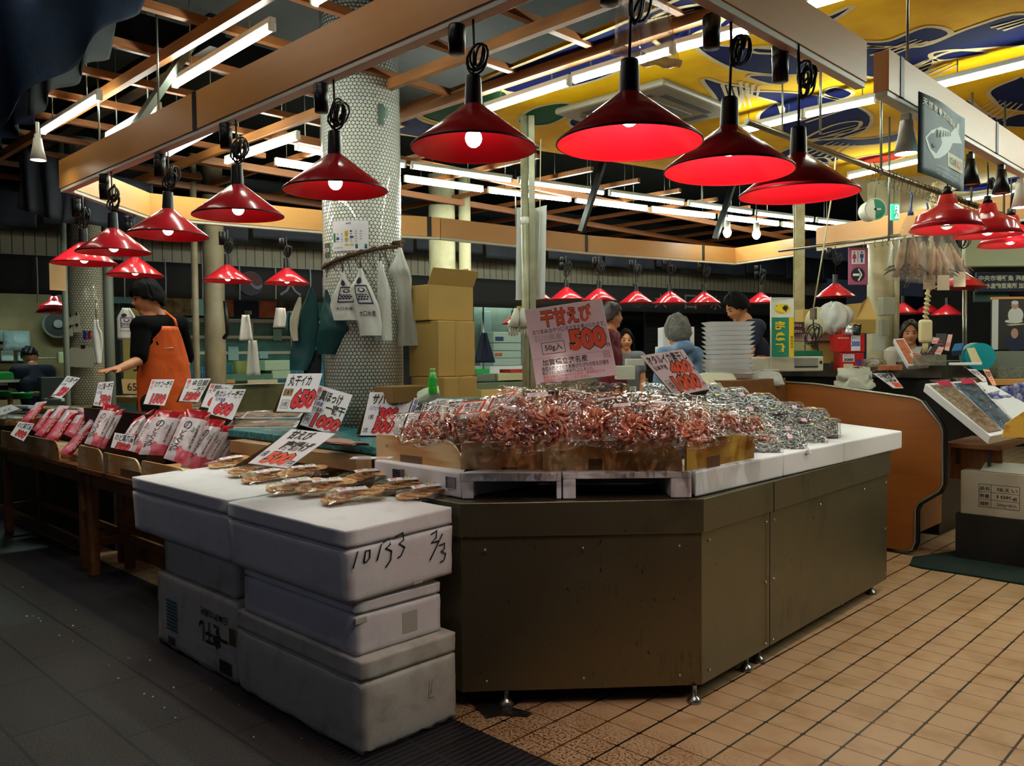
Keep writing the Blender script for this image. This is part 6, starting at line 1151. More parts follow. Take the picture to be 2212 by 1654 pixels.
# poster of men at work and clear bin at right edge
t, w, h = fbox('printed poster of a cook in white and a person in navy, right edge', 2142, 646, 2240, 755, 7.4, .02, pm('poster_dark', '2a2622', .5), 'poster', 'poster', 0, .001)
b = mb(); fn = lambda u, v, k: V((u*w, -.001-k, v*h))
E_ = lambda cx, cy, rx, ry, m, k=.0005: b.add([fn(cx+rx*math.cos(a*PI/12), cy+ry*math.sin(a*PI/12), k) for a in range(24)], [tuple(range(24))], m)
b.add([fn(0, 0, 0), fn(.14, 0, 0), fn(.14, 1, 0), fn(0, 1, 0)], [(0, 1, 2, 3)], 0); E_(.52, .68, .17, .16, 0); E_(.5, .87, .08, .07, 1, .001); E_(.5, .93, .08, .04, 0, .0015); E_(.48, .56, .2, .04, 0, .001); E_(.5, .14, .22, .18, 2); E_(.5, .32, .08, .1, 1, .001); b.add([fn(.3, .5, .002), fn(.8, .52, .002), fn(.8, .5, .002), fn(.4, .47, .002)], [(0, 1, 2, 3)], 3); b.build('picture', [pm('poster_white', 'cfcfc8', .5), pm('poster_skin', 'b08a70', .5), pm('poster_navy', '1c1f3c', .5), pm('poster_board', 'c8b890', .5)], t); mb().box((-.004, -.006, h), (w, .02, h+.02)).build('wood_edge', maple, t)
t, w, h = fbox('clear plastic bin of dark mussels in front of the poster', 2155, 758, 2240, 818, 6.9, .2, milky('bin_clear', 'b8c0ac', .25, .1), 'clear_bin', 'bin'); mb().box((.01, .01, .005), (w-.01, .19, h*.4)).build('mussels', pm('mussel', '3a3c34', .3, var='7a7a6a', vs=60, bump=1, bs=50), t)
t, w, h = fbox('shelf bench below the clear bin at the right edge', 2138, 818, 2260, 832, 6.85, .4, maple, 'shelf', 'shelf')
# ---- hanging rail with hooks, hanging dried fish bags, poster, tape reel
ra, rb = Pd(1612, 262, 4.6), Pd(2190, 475, 6.3); t = thing('hook_rail', 'long steel rail with many wire hooks, running under the painted ceiling', 'rail', ra); mb().cyl((0, 0, 0), rb-ra, .018, 14).build('rail', pm('rail_steel', '8f8a78', .3, .9), t)
for i in range(38):
    f = .38+.6*i/38+R.uniform(-.006, .006); p = (rb-ra)*f; n0 = V((0, 0, 1)); dd = (rb-ra).normalized(); sd = dd.cross(n0)
    mb().tube([p+n0*.022*math.cos(a)+sd*.022*math.sin(a) for a in (0, .8, 1.6, 2.4, 3.1)]+[p+V((0, 0, -.05))+sd*.012*math.sin(a)+V((0, 0, -.016*(1-math.cos(a)))) for a in (0, -1, -2, -3)], .0028, 4).build('hook', pm('hook_steel', '6a5c40', .4, .8) if i == 0 else bpy.data.materials['hook_steel'], t)
for (px, y0, y1, d, l) in ((1772,110,290,4.9,'left steel hanger of the hook rail'),(1903,240,380,5.3,'middle steel hanger of the hook rail'),(2098,360,440,5.9,'right steel hanger of the hook rail'),(1920,365,520,6.5,'thin steel hanger beside the tape reel'),(2168,420,500,6.1,'far right steel hanger of the hook rail')):
    p = Pd(px, y1, d); rod_(p, V((p.x, p.y, ZM)), .008, l)
ra2, rb2 = Pd(1682, 542, 8.2), Pd(1945, 508, 7.4); t = thing('hook_rail', 'thin far rail with a few hooks in front of the far fascia beam', 'rail', ra2); mb().cyl((0, 0, 0), rb2-ra2, .014, 10).build('rail', bpy.data.materials['rail_steel'], t)
for f in (.72, .8, .86, .9, .94): p = (rb2-ra2)*f; mb().tube([p+V((0, 0, .016)), p+V((.012, 0, 0)), p+V((0, 0, -.06)), p+V((.015, 0, -.08))], .003, 4).build('hook', bpy.data.materials['hook_steel'], t)
df = pm('dried_fish_pale', 'b89c70', .5, var='8a6a44', vs=14); wire = pm('wire_blue', '2f62b0', .4); flf = milky('fish_film', 'c9c8ba', .2, .08, 18)
g8 = 'bags of dried fish hanging from the hook rail'
HB = [(1968,445,1958,605,44,5.0,'bag of dried fish hanging leftmost, tied with blue wire'),(2002,470,1995,610,36,5.1,'bag of dried fish hanging behind the leftmost one'),(2020,478,2025,612,40,5.05,'bag of dried fish in the middle with a blank paper tag'),(2040,478,2060,605,36,5.15,'bag of dried fish on the right, dark fins showing through')]
for i, (x0, y0, x1, y1, hw, d, l) in enumerate(HB):
    a = Pd(x0, y0, d); e = Pd(x1, y1, d); t = thing('dried_fish_bag', l, 'bag', a, group=g8); dv = e-a; W_ = hw*d/FOC
    prof = lambda v: .12 if v < .1 else (.12+.88*min(1, (v-.1)/.75)**.8)
    S2 = lambda u, v, s: dv*v+(RT*math.cos(u*2*PI)*W_+FW*math.sin(u*2*PI)*W_*.45)*prof(v)*(1+.16*NZ.noise(V((u*7+i, v*5, i)))) 
    mb().grid(lambda u, v: S2(u, v, 1), 28, 18).build('film', flf, t)
    b = mb()
    for k in range(5):
        fx = R.uniform(-.5, .5)*W_; fy = R.uniform(-.2, .2)*W_; p1 = dv*R.uniform(.35, .45)+RT*fx*.4; p2 = dv*R.uniform(.85, .97)+RT*fx*1.3+FW*fy
        b.tube([p1, p1.lerp(p2, .3), p1.lerp(p2, .65), p1.lerp(p2, .85), p2], [.004, .018, .026, .012, .02], 8, 0)
        for s in (-1, 1): b.tube([p1.lerp(p2, .8), p1.lerp(p2, .86)+RT*s*.05, p1.lerp(p2, .92)+RT*s*.075+V((0, 0, -.01))], [.006, .008, .002], 5, 1)
    b.build('dried_fish', [df, pm('fin_dark', '4a3a28', .5) if i == 0 else bpy.data.materials['fin_dark']], t); mb().tube([dv*.12, dv*.02, V((.006, 0, .06)), V((0, 0, .09))], .006, 6).cyl(dv*.1-V((0, 0, .01)), dv*.1+V((0, 0, .01)), .018, 10).build('wire_tie', wire, t)
    if i: mb().box((-.035, -.002, -.045), (.035, .002, .045), 0, M4.Translation(dv*1.0+RT*.01-FW*.05) @ M4.Rotation(.72, 4, 'Z')).build('paper_tag', pm('tag_cream', 'd6cfae', .6) if i == 1 else bpy.data.materials['tag_cream'], t)
# hanging fish poster
p = Pd(2035, 300, 4.05); q = [(1984,197),(2089,255),(2086,414),(1982,372)]; ds = (3.95, 4.35, 4.35, 3.95); p = Px(2035, 300, -1.22); Q = [Px(x, y, -1.22)-p for x, y in q]; t = thing('hanging_poster', 'dark hanging poster with a pale fish and yellow shop label, right of the beam end', 'poster', p)
nq = (Q[1]-Q[0]).cross(Q[3]-Q[0]).normalized(); nq = nq if nq.dot(EYE-p) > 0 else -nq
fn = lambda u, v, k=0: (Q[3]*(1-u)+Q[2]*u)*(1-v)+(Q[0]*(1-u)+Q[1]*u)*v+nq*(k+.01*math.sin(u*5))
po = NT('poster_slate'); po.set('Base Color', po.mix(po.noise(po.coord(), 5, 2), '3a525c', '7c98a2')); po.set('Roughness', .6); b = mb().grid(lambda u, v: fn(u, v), 10, 10); b.build('sheet', po.m, t, sol=.002)
b = mb(); fs = [(.1,.46),(.2,.58),(.38,.68),(.55,.70),(.7,.70),(.82,.82),(.86,.90),(.86,.74),(.94,.64),(.78,.63),(.68,.55),(.62,.46),(.5,.36),(.36,.27),(.26,.24),(.16,.33)]
n = len(fs); b.add([fn(u, v, .002) for u, v in fs]+[fn(.45, .5, .002)], [(i, (i+1) % n, n) for i in range(n)], 0)
b.add([fn(.25+.035*math.cos(a*PI/6), .4+.025*math.sin(a*PI/6), .0035) for a in range(12)], [tuple(range(12))], 1)
for k in range(6): b.add([fn(.3+.06*k, .52+.022*k, .003), fn(.33+.06*k, .53+.022*k, .003), fn(.33+.06*k, .62+.015*k, .003), fn(.31+.06*k, .62+.015*k, .003)], [(0, 1, 2, 3)], 1)
for i, ch in enumerate('天然魚・港の国から'): letter(b, fn, ch, .05+.09*i, .86-.012*i, .125+.09*i, .94-.012*i, 2, lift=.002)
b.add([fn(.56, .23, .002), fn(.96, .23, .002), fn(.96, .42, .002), fn(.56, .42, .002)], [(0, 1, 2, 3)], 2); letter(b, fn, '大口水産', .59, .27, .78, .38, 1, lift=.003); letter(b, fn, '推奨品', .8, .27, .94, .38, 3, lift=.003)
for k, s in enumerate(('日本海の荒波にもまれて育った', 'おいしい魚の数々を港から直送', 'ぜひご賞味くださいませ')): letter(b, fn, s, .3, .16-.055*k, .93-.1*k, .19-.055*k, 4, .0, lift=.002)
b.build('print', [pm('fish_pale', 'd4e6de', .5), pen, pm('print_gold', 'd0c25a', .5), txo, pm('print_pale', 'a8b4b4', .5)], t)
# tape reel
t = thing('tape_reel', 'white plastic tape reel with a green and white disc hanging from the rail', 'reel', Pd(1890, 452, 6.0)); ax = (-FW-RT*.35).normalized(); T = frame((0, 0, 0), RT, z=ax)
mb().cyl((0, 0, -.12), (0, 0, 0), .072, 36).build('drum', white_tr, t, T=T); b = mb(); b.cyl((0, 0, 0), (0, 0, .008), .08, 40, 0)
D = lambda a0, a1, r0, r1, m, z: b.add([(r0*math.cos(a0+(a1-a0)*i/16), r0*math.sin(a0+(a1-a0)*i/16), z) for i in range(17)]+[(r1*math.cos(a0+(a1-a0)*i/16), r1*math.sin(a0+(a1-a0)*i/16), z) for i in range(17)], [(i, i+1, 18+i, 17+i) for i in range(16)], m)
D(-1.57, 1.75, .0, .07, 1, .0085); D(0, 6.283, .072, .075, 1, .0086); D(0, 6.283, 0, .01, 2, .009); b.add([(.01, -.006, .0092), (.04, -.006, .0092), (.04, .006, .0092), (.01, .006, .0092)], [(0, 1, 2, 3)], 0); b.build('disc', [white_tr, pm('reel_green', '1a7a5c', .4), pen], t, T=T); mb().tube([(0, 0, .07), (.01, 0, .2), (-.01, 0, .34)], .003, 4).build('hanger_wire', bpy.data.materials['hook_steel'], t)
# exit sign, toilet sign
t, w, h = fbox('small green emergency exit sign with a running figure', 1925, 440, 1943, 475, 7.8, .04, pm('exit_green', '1f8a6a', .4, em='2fd0a0', es=.6), 'exit_sign', 'sign'); b = mb(); M_ = lambda x0, y0, x1, y1: b.box((x0*w, -.003, y0*h), (x1*w, -.001, y1*h)); b.box((.45*w, -.0015, .1*h), (.95*w, -.0005, .9*h), 0); b.ball((.62*w, -.004, .78*h), w*.09, 8, 1, (1, .2, 1)); b.tube([(.6*w, -.004, .68*h), (.55*w, -.004, .45*h), (.4*w, -.004, .2*h)], w*.05, 5, 1).tube([(.55*w, -.004, .45*h), (.75*w, -.004, .35*h), (.8*w, -.004, .18*h)], w*.045, 5, 1).tube([(.42*w, -.004, .52*h), (.6*w, -.004, .65*h), (.8*w, -.004, .55*h)], w*.035, 5, 1); b.build('figure', [pm('exit_white', 'c8f0e4', .4, em='c8fff0', es=.6), pm('exit_green_dark', '0f6a4c', .4)], t)
t, w, h = fbox('pink toilet direction sign with figures and an arrow, fixed to the cream column', 1834, 535, 1875, 615, 8.6, .03, pm('sign_pink', 'a85078', .4), 'toilet_sign', 'sign'); fn = lambda u, v, k: V((u*w, -.002-k, v*h)); b = mb()
b.add([fn(.12, .56, 0), fn(.82, .56, 0), fn(.82, .93, 0), fn(.12, .93, 0)], [(0, 1, 2, 3)], 0); b.add([fn(.46+.36*math.cos(a*PI/16), .27+.19*math.sin(a*PI/16), 0) for a in range(32)], [tuple(range(32))], 1)
for pts in (((.2,.24),(.56,.24),(.56,.3),(.2,.3)), ((.45,.42),(.52,.44),(.7,.27),(.62,.27)), ((.45,.12),(.62,.27),(.7,.27),(.52,.10))): b.add([fn(u, v, .001) for u, v in pts], [(0, 1, 2, 3)], 0)
def pict(cx, m, skirt):
    b.add([fn(cx+.045*math.cos(a*PI/8), .87+.025*math.sin(a*PI/8), .001) for a in range(16)], [tuple(range(16))], m)
    b.add([fn(cx+u, v, .001) for u, v in (((-.06,.83),(.06,.83),(.12,.7),(.04,.7),(.04,.6),(-.04,.6),(-.04,.7),(-.12,.7)) if skirt else ((-.1,.83),(.1,.83),(.1,.72),(.05,.72),(.05,.6),(-.05,.6),(-.05,.72),(-.1,.72)))], [tuple(range(8))], m)
pict(.27, 2, True); pict(.66, 3, False); b.add([fn(.45, .6, .001), fn(.475, .6, .001), fn(.475, .9, .001), fn(.45, .9, .001)], [(0, 1, 2, 3)], 1); b.build('symbols', [whl, pen, pm('sign_magenta', 'c02a6a', .5), pm('sign_blue', '2a4aa0', .5)], t)
fbox('grey electrical switch box on the far cream column', 1908, 642, 1934, 680, 8.4, .12, pm('switch_grey', '9a9a86', .5), 'switch_box', 'box'); fbox('white paper notice taped on the cream column', 1884, 718, 1912, 757, 8.6, .004, pm('notice', 'c8c8b8', .6), 'paper_notice', 'notice'); fbox('grey telephone with a lever on the far cream column', 1905, 690, 1922, 725, 8.4, .08, pm('phone_grey', '8a8874', .5), 'telephone', 'telephone')
# ================================================================ PEOPLE
skin = pm('skin', 'c98a62', .5, sss=0, var='b87852', vs=12); hairk = pm('hair_black', '050404', .75, spec=.15, bump=.8, bs=90); eyeM = pm('eye_dark', '140c0a', .2); lip = pm('lip', '8a3c34', .4)
def remesh(b, name, m, parent, vox, sm=4):
    o = b.build(name, m, parent); r = o.modifiers.new('merge', 'REMESH'); r.mode = 'VOXEL'; r.voxel_size = vox; r.use_smooth_shade = True
    s = o.modifiers.new('relax', 'SMOOTH'); s.iterations = sm; s.factor = .5; return o
def head_shape(b, c, f, up, s=1.0, nose=True):
    l = up.cross(f).normalized(); f = l.cross(up).normalized()
    T = M4(((l.x, f.x, up.x, c.x), (l.y, f.y, up.y, c.y), (l.z, f.z, up.z, c.z), (0, 0, 0, 1))) @ M4.Scale(s, 4)
    n = 22; k = 16; v = []; fs = []
    for j in range(k+1):
        th = PI*j/k
        for i in range(n):
            a = 2*PI*i/n; x, y, z = math.sin(th)*math.cos(a), math.sin(th)*math.sin(a), math.cos(th)
            w = 1-.34*max(0, -z)**1.3; yy = y*.096*(1-.22*max(0, -z)*(1 if y < 0 else .35))+(.012 if y > 0 and z < 0 else 0); v.append((x*.076*w, yy-.004, z*.118))
    for j in range(k): fs += [(j*n+i, (j+1)*n+i, (j+1)*n+(i+1) % n, j*n+(i+1) % n) for i in range(n)]
    b.add(v, fs, 0, True, T)
    if nose: b.tube([T @ V((0, .086, .012)), T @ V((0, .103, -.022)), T @ V((0, .09, -.036))], [.008*s, .0135*s, .009*s], 8)
    for q in (-1, 1): b.ball((0, 0, 0), .026, 10, 0, (.35, .7, 1.1), T @ M4.Translation((q*.077, -.008, -.01)))
    b.ball((0, 0, 0), .03, 10, 0, (1, .7, .6), T @ M4.Translation((0, .062, -.092)))
    return T
def face_bits(T, t, smile=False):
    b = mb()
    for q in (-1, 1): b.ball((0, 0, 0), .0095, 10, 0, (1.5, .6, .7), T @ M4.Translation((q*.031, .0855, .006))); b.tube([T @ V((q*.014, .096, .027)), T @ V((q*.032, .094, .033)), T @ V((q*.05, .080, .028))], .0035, 5)
    b.build('eyes', eyeM, t); b = mb(); w = .024 if smile else .02
    b.tube([T @ V((-w, .082, -.056+(.004 if smile else 0))), T @ V((0, .094, -.060)), T @ V((w, .082, -.056+(.004 if smile else 0)))], [.003, .0055, .003], 6); b.build('mouth', lip, t)
def hair_cap(T, t, m, front=50, side=92, back=118, vol=1.12, name='hair', rough=.012, seed=0):
    def fn(u, v):
        a = 2*PI*u; fr = (1+math.sin(a))/2   # 1 at the face
        lim = side+(front-side)*max(0, math.sin(a))**1.5+(back-side)*max(0, -math.sin(a))+9*math.sin(a*13+seed)*(.4+.6*abs(NZ.noise(V((a*3, seed, 1))))); th = math.radians(lim)*v
        x, y, z = math.sin(th)*math.cos(a), math.sin(th)*math.sin(a), math.cos(th); k = vol*(1+.05*max(0, z))+rough*8*NZ.noise(V((x*4+seed, y*4, z*4)))+rough*5*NZ.noise(V((a*9, v*2, seed)))
        return T @ V((x*.080*k, (y*.100-.006)*k, z*.122*k))
    return mb().grid(fn, 36, 16).build(name, m, t, sol=.012)
def limb(b, pts, rs, n=12):
    b.tube(pts, rs, n)
    for p, r in zip(pts, rs): b.ball(p, r*.98, n)
def hand(b, w, d, up, s=1, curl=.3, spread=.0):
    """palm and five fingers; d points from wrist to fingertips, up is the back of the hand"""
    d = d.normalized(); sd = d.cross(up).normalized(); up = sd.cross(d).normalized()
    T = M4(((sd.x, d.x, up.x, w.x), (sd.y, d.y, up.y, w.y), (sd.z, d.z, up.z, w.z), (0, 0, 0, 1))) @ M4.Scale(s, 4)
    b.ball((0, 0, 0), .045, 12, 0, (.95, 1.1, .36), T @ M4.Translation((0, .045, 0))); b.tube([T @ V((0, -.02, 0)), T @ V((0, .03, 0))], .026*s, 10)
    for i, (x, L) in enumerate(((-.031, .07), (-.0105, .08), (.0105, .075), (.031, .058))):
        p = V((x, .082, 0)); a = curl; pts = [p-V((0, .02, 0)), p]; 
        for k, q in enumerate((.45, .32, .23)): p = p+V((x*.25*spread, math.cos(a)*L*q, -math.sin(a)*L*q)); a += curl*.8; pts.append(p)
        b.tube([T @ V(p) for p in pts], [.0095*s, .0095*s, .0088*s, .008*s, .006*s], 8)
    p0 = V((-.03, .015, 0)); b.tube([T @ p0, T @ (p0+V((-.025, .025, -.008))), T @ (p0+V((-.036, .052, -.014))), T @ (p0+V((-.038, .07, -.02)))], [.013*s, .011*s, .0095*s, .007*s], 8)
    return T
# ---- man in the orange apron
def J(px, py, d): return Pd(px, py, d*1.055)
t = thing('person', 'young man in an orange apron and black top reaching out with his right hand', 'person', V((J(350, 860, 5.78).x, J(350, 860, 5.78).y, .33))); o = t.location.copy(); g = lambda px, py, d: J(px, py, d)-o
hd = g(317, 644, 5.72); fdir = (-RT*.76-FW*.6-UP*.30).normalized(); hup = (UP-RT*.22-FW*.1).normalized()
ch = g(343, 735, 5.8); nk = g(335, 682, 5.78); pel = g(350, 862, 5.8); shR, elR, wrR = g(306, 706, 5.6), g(300, 778, 5.5), g(256, 797, 5.28); shL, elL, wrL = g(386, 703, 5.95), g(402, 775, 6.0), g(386, 845, 5.86)
b = mb(); T = head_shape(b, hd, fdir, hup, 1.0)
limb(b, [hd-hup*.07-fdir*.015, nk], [.052, .058]); limb(b, [nk, ch, pel], [.075, .115, .115]); limb(b, [shR, shL], [.065, .065]); limb(b, [nk, shR], [.05, .058]); limb(b, [nk, shL], [.05, .058])
sd = (shL-shR).normalized(); limb(b, [ch+sd*.07, pel+sd*.06], [.1, .1]); limb(b, [ch-sd*.07, pel-sd*.06], [.1, .1])
limb(b, [shR, elR, wrR], [.052, .04, .027]); limb(b, [shL, elL, wrL], [.052, .041, .028])
hpR, hpL = pel-sd*.1, pel+sd*.1
for h_ in (hpR, hpL): limb(b, [h_, V((h_.x, h_.y, h_.z*.54)), V((h_.x, h_.y, .09))], [.095, .065, .045]); fo = -FW; b.tube([V((h_.x, h_.y, .05))-fo*.05, V((h_.x, h_.y, .045))+fo*.1, V((h_.x, h_.y, .035))+fo*.19], [.042, .045, .03], 10)
hand(b, wrR, (g(212, 800, 5.14)-wrR), UP, 1.0, .18, .8); hand(b, wrL, (g(372, 878, 5.78)-wrL), RT, 1.0, .35)
remesh(b, 'body', skin, t, .0075, 3); face_bits(T, t); hair_cap(T, t, hairk, 66, 100, 122, 1.13, 'hair', .014, 2)
b = mb(); k = .016; limb(b, [nk-V((0, 0, .035)), ch, pel+V((0, 0, .02))], [.07+k, .115+k, .115+k]); limb(b, [ch+sd*.07, pel+sd*.06], [.1+k]*2); limb(b, [ch-sd*.07, pel-sd*.06], [.1+k]*2); limb(b, [shR, shL], [.068+k]*2)
limb(b, [shR, shR.lerp(elR, .9)], [.055+k, .046+k]); limb(b, [shL, shL.lerp(elL, .95)], [.055+k, .048+k]); remesh(b, 'shirt', pm('shirt_black', '020203', .9, spec=.1, bump=.3, bs=40), t, .011, 4)
b = mb()
for h_ in (hpR, hpL): limb(b, [h_, V((h_.x, h_.y, h_.z*.54)), V((h_.x, h_.y, .1))], [.11, .085, .07])
remesh(b, 'trousers', pm('trousers_dark', '12141a', .8), t, .015, 3)
org = pm('apron_orange', 'f06410', .55, var='e05a0a', vs=6, bump=.5, bs=9, bd=.02); sx = V((sd.x, sd.y, 0)).normalized(); fr = sx.cross(UP); fr = (M4.Rotation(math.radians(-28), 3, 'Z') @ fr); fr = fr if fr.dot(RT) < sx.cross(UP).dot(RT) else (M4.Rotation(math.radians(56), 3, 'Z') @ fr); sx = UP.cross(fr)
cen = lambda v: pel.lerp(ch, v)+(ch-pel)*(.16 if v > 1 else 0)
def apron(u, v):
    w = 1.15 if v < .62 else 1.15-.75*(v-.62)/.38; a = (u-.5)*2*w; c = (pel-V((0, 0, .42))).lerp(ch+V((0, 0, .1)), v); rx, ry = .215, .158-.012*v
    return c+sx*(rx*math.sin(a))+fr*(ry*math.cos(a)+.008*math.sin(a*5+v*6)*(1-v)+.004*NZ.noise(V((u*7, v*9, 0)))+(.02*(1-v)))
mb().grid(apron, 28, 30).build('apron', org, t, sol=.004)
mb().tube([apron(.04, 1), apron(.04, 1)+UP*.05-fr*.03, shR.lerp(nk, .6)+UP*.05, nk-fr*.08], .009, 6).tube([apron(.96, 1), apron(.96, 1)+UP*.05-fr*.03, shL.lerp(nk, .6)+UP*.065, nk-fr*.08], .009, 6).build('apron_strap', org, t)
mb().tube([apron(.42, .83)+fr*.004, apron(.55, .835)+fr*.004, apron(.62, .838)+fr*.004], .003, 4).build('pen_clip', whl, t)
tag(mb().box((-.5, -.2, .0), (.5, .3, .329)).build('duckboard', twood, None, .005, M4.Translation((o.x, o.y+.1, 0))), 'wooden duckboard platform behind the display tables', 'platform')
# ---- general standing figure
def figure(label, head, d, fd, shirt, hair=hairk, hl=(55, 100, 120), hv=1.12, lean=0, sdir=None, arms=(), floor=0, smile=False, long_hair=0, leg=None, cap=None, tilt=0, sleeve=.55, hood=None):
    c = Pd(head[0], head[1], d); fd = V(fd).normalized(); f0 = V((fd.x, fd.y, 0)).normalized(); bd = V(sdir).normalized() if sdir else f0; l = UP.cross(bd).normalized(); up = (UP+bd*lean).normalized()
    pel_ = c-up*.74; t = thing('person', label, 'person', V((pel_.x, pel_.y, floor))); o = t.location.copy(); c = c-o; hupv = (UP+fd*tilt+bd*lean*.5).normalized()
    nk = c-hupv*.13-f0*.02; sh = nk-up*.07; ch = nk-up*.25; pe = nk-up*.6; S = [sh+l*.175, sh-l*.175]
    b = mb(); T = head_shape(b, c, (fd-UP*tilt).normalized(), hupv); limb(b, [c-hupv*.07, nk], [.05, .056]); limb(b, [nk, ch, pe], [.07, .11, .11]); limb(b, S, [.06, .06])
    for q in (-1, 1):
        limb(b, [ch+l*q*.07, pe+l*q*.06], [.095, .1]); h_ = pe+l*q*.09; limb(b, [h_, V((h_.x, h_.y, h_.z*.52)), V((h_.x, h_.y, .08))], [.09, .062, .044]); b.tube([V((h_.x, h_.y, .05))-f0*.05, V((h_.x, h_.y, .045))+f0*.1, V((h_.x, h_.y, .035))+f0*.18], [.042, .045, .03], 8)
    A = []
    for k, s in enumerate(S):
        e, w = arms[k] if k < len(arms) else ((.02, .03, -.28), (.1, .0, -.5)); q = 1 if k == 0 else -1; loc = lambda p: s+bd*p[0]+l*q*p[1]+UP*p[2]; e, w = loc(e), loc(w); A.append((s, e, w)); limb(b, [s, e, w], [.05, .039, .026], 10); hand(b, w, (w-e), UP if abs((w-e).normalized().z) < .8 else bd, 1, .3)
    remesh(b, 'body', skin, t, .011, 3); face_bits(T, t, smile)
    if cap: hair_cap(T, t, cap, 62, 84, 105, 1.1, 'bandana', .006)
    hair_cap(T, t, hair, *hl, hv, 'hair', .015, d)
    if long_hair: mb().grid(lambda u, v: c-hupv*(-.05+long_hair*v)+(T.to_3x3() @ V((math.cos(PI+u*PI)*(.088+.02*v), math.sin(PI+u*PI)*(.09+.0*v)-.01, 0))), 16, 10).build('long_hair', hair, t, sol=.03)
    b = mb(); k = .016; limb(b, [nk-up*.05, ch, pe], [.066+k, .11+k, .11+k]); limb(b, S, [.063+k]*2)
    for q in (-1, 1): limb(b, [ch+l*q*.07, pe+l*q*.06], [.095+k, .1+k])
    for s, e, w in A: limb(b, [s, s.lerp(e, min(1, sleeve))]+([e.lerp(w, .9)] if sleeve > 1 else []), [.052+k, .045+k]+([.035+k] if sleeve > 1 else []))
    if hood: limb(b, [nk+l*.06-bd*.06, nk-bd*.09, nk-l*.06-bd*.06], [.05, .06, .05])
    remesh(b, 'shirt', shirt, t, .013, 4); b = mb()
    for q in (-1, 1): h_ = pe+l*q*.09; limb(b, [h_, V((h_.x, h_.y, h_.z*.52)), V((h_.x, h_.y, .1))], [.105, .08, .065])
    remesh(b, 'trousers', leg or bpy.data.materials['trousers_dark'], t, .018, 3); return t
nvs = pm('shirt_navy', '0e1730', .8, bump=.2, bs=30); den = NT('denim_wash'); nn = den.noise(den.coord(), 8, 4); den.set('Base Color', den.mix(den.ramp(nn, .35, .65), '52749c', '8aa4c0')); den.set('Roughness', .8); den = den.m; grh = pm('hair_grey', '4c4a48', .8, bump=1, bs=60, var='6e6c68', vs=30)
def plat(t, h): 
    if h: tag(mb().box((-.24, -.2, 0), (.24, .2, h-.001)).build('duckboard', twood, None, .005, M4.Translation((t.location.x, t.location.y, 0))), 'wooden duckboard platform under a stall worker', 'platform', 'duckboards behind the counters')
t = figure('man in a navy short sleeved shirt bending over the counter beside the white tray stack', (1591, 664), 7.4, -RT*.95-FW*.25, nvs, lean=.3, tilt=.4, floor=.3, arms=(((.12, .05, -.26), (.36, .02, -.36)), ((.1, .04, -.27), (.36, .02, -.36)))); plat(t, .3)
t = figure('grey haired woman in a washed blue hooded top, seen from behind', (1462, 716), 7.0, -RT*.5+FW*.85, den, grh, (70, 118, 132), 1.18, .1, floor=.2, sleeve=1.2, hood=True); plat(t, .2)
figure('person with short dark brown hair in profile behind the pink price board', (1322, 684), 8.4, RT*.9-FW*.3, pm('top_crimson', '6a1024', .8), pm('hair_brown', '241410', .5), (60, 108, 125), 1.15, floor=.3, sleeve=1.2); plat(bpy.data.objects[[o_.name for o_ in C.objects if o_.name.startswith('person')][-1]], .3)
figure('young woman with long black hair in a grey top, standing in the dark', (1352, 736), 10.2, -FW, pm('top_grey', '5c5c60', .8), hl=(42, 100, 120), smile=True, long_hair=.34)
figure('woman with shoulder length dark hair and a white top, behind the gift boxes', (1966, 722), 8.7, -FW*.9-RT*.35, pm('top_white', 'c8c4bc', .8), pm('hair_dark', '140c0c', .5), (40, 104, 122), 1.15, floor=.2, long_hair=.24, sleeve=.8); plat(bpy.data.objects[[o_.name for o_ in C.objects if o_.name.startswith('person')][-1]], .2)
figure('man in navy T-shirt and patterned bandana bending over a bench, far left', (64, 772), 10.0, -RT*.6+FW*.7-UP*.5, nvs, hl=(40, 60, 112), cap=pm('bandana', '14181c', .8, var='5c6468', vs=60), lean=.45, sdir=-RT*.7+FW*.7, tilt=.5, arms=(((.1, .04, -.27), (.3, .0, -.42)), ((.12, .1, -.25), (.3, .0, -.40))), leg=pm('jeans_blue', '1c2c48', .8))
# ================================================================ STALLS ACROSS THE FAR AISLE
def frect(lab, nm, cat, px0, py0, px1, py1, off, dep, m, kind=None, grp=None, bev=.003):
    """box standing parallel to the far stalls, its front given by picture corners, at an offset behind the banner line"""
    a = Pf(px0, py1, off); s0 = (a-F0).dot(t_f); b_ = Pf(px1, py1, off); s1 = (b_-F0).dot(t_f); z1 = Pf((px0+px1)/2, py0, off).z; z0 = Pf((px0+px1)/2, py1, off).z; T = Tf(V((a.x, a.y, z0)))
    o = mb().box((0, 0, 0), (s1-s0, dep, z1-z0)).build(nm, m, None, bev, T); tag(o, lab, cat, grp)
    if kind: o['kind'] = kind
    return o, s1-s0, z1-z0, T
beige = pm('stall_wall_beige', 'b8a276', .7, var='a08a60', vs=2); tealw = pm('stall_glass_teal', '2c5a58', .25, .1, var='3f7a74', vs=3)
wallbox(-9, .5, 0, 3.0, -3.4, .1, beige, 'wall_left'); wallbox(.55, 4.4, 0, 3.0, -2.9, .1, pm('stall_wall_teal', '34504a', .5, var='223834', vs=3), 'wall_rear'); wallbox(4.45, 14, 0, 3.0, -2.2, .1, pm('shutter_back', '0c0f10', .6), 'wall_right')
struct(mb().box((-9, -.0, 0), (14, 3.6, .08)).build('ceiling_stalls', pm('stall_ceiling', '55605c', .7), None, 0, M4.Translation((0, 0, 2.92)) @ Tf(F0+n_f*-.2)))
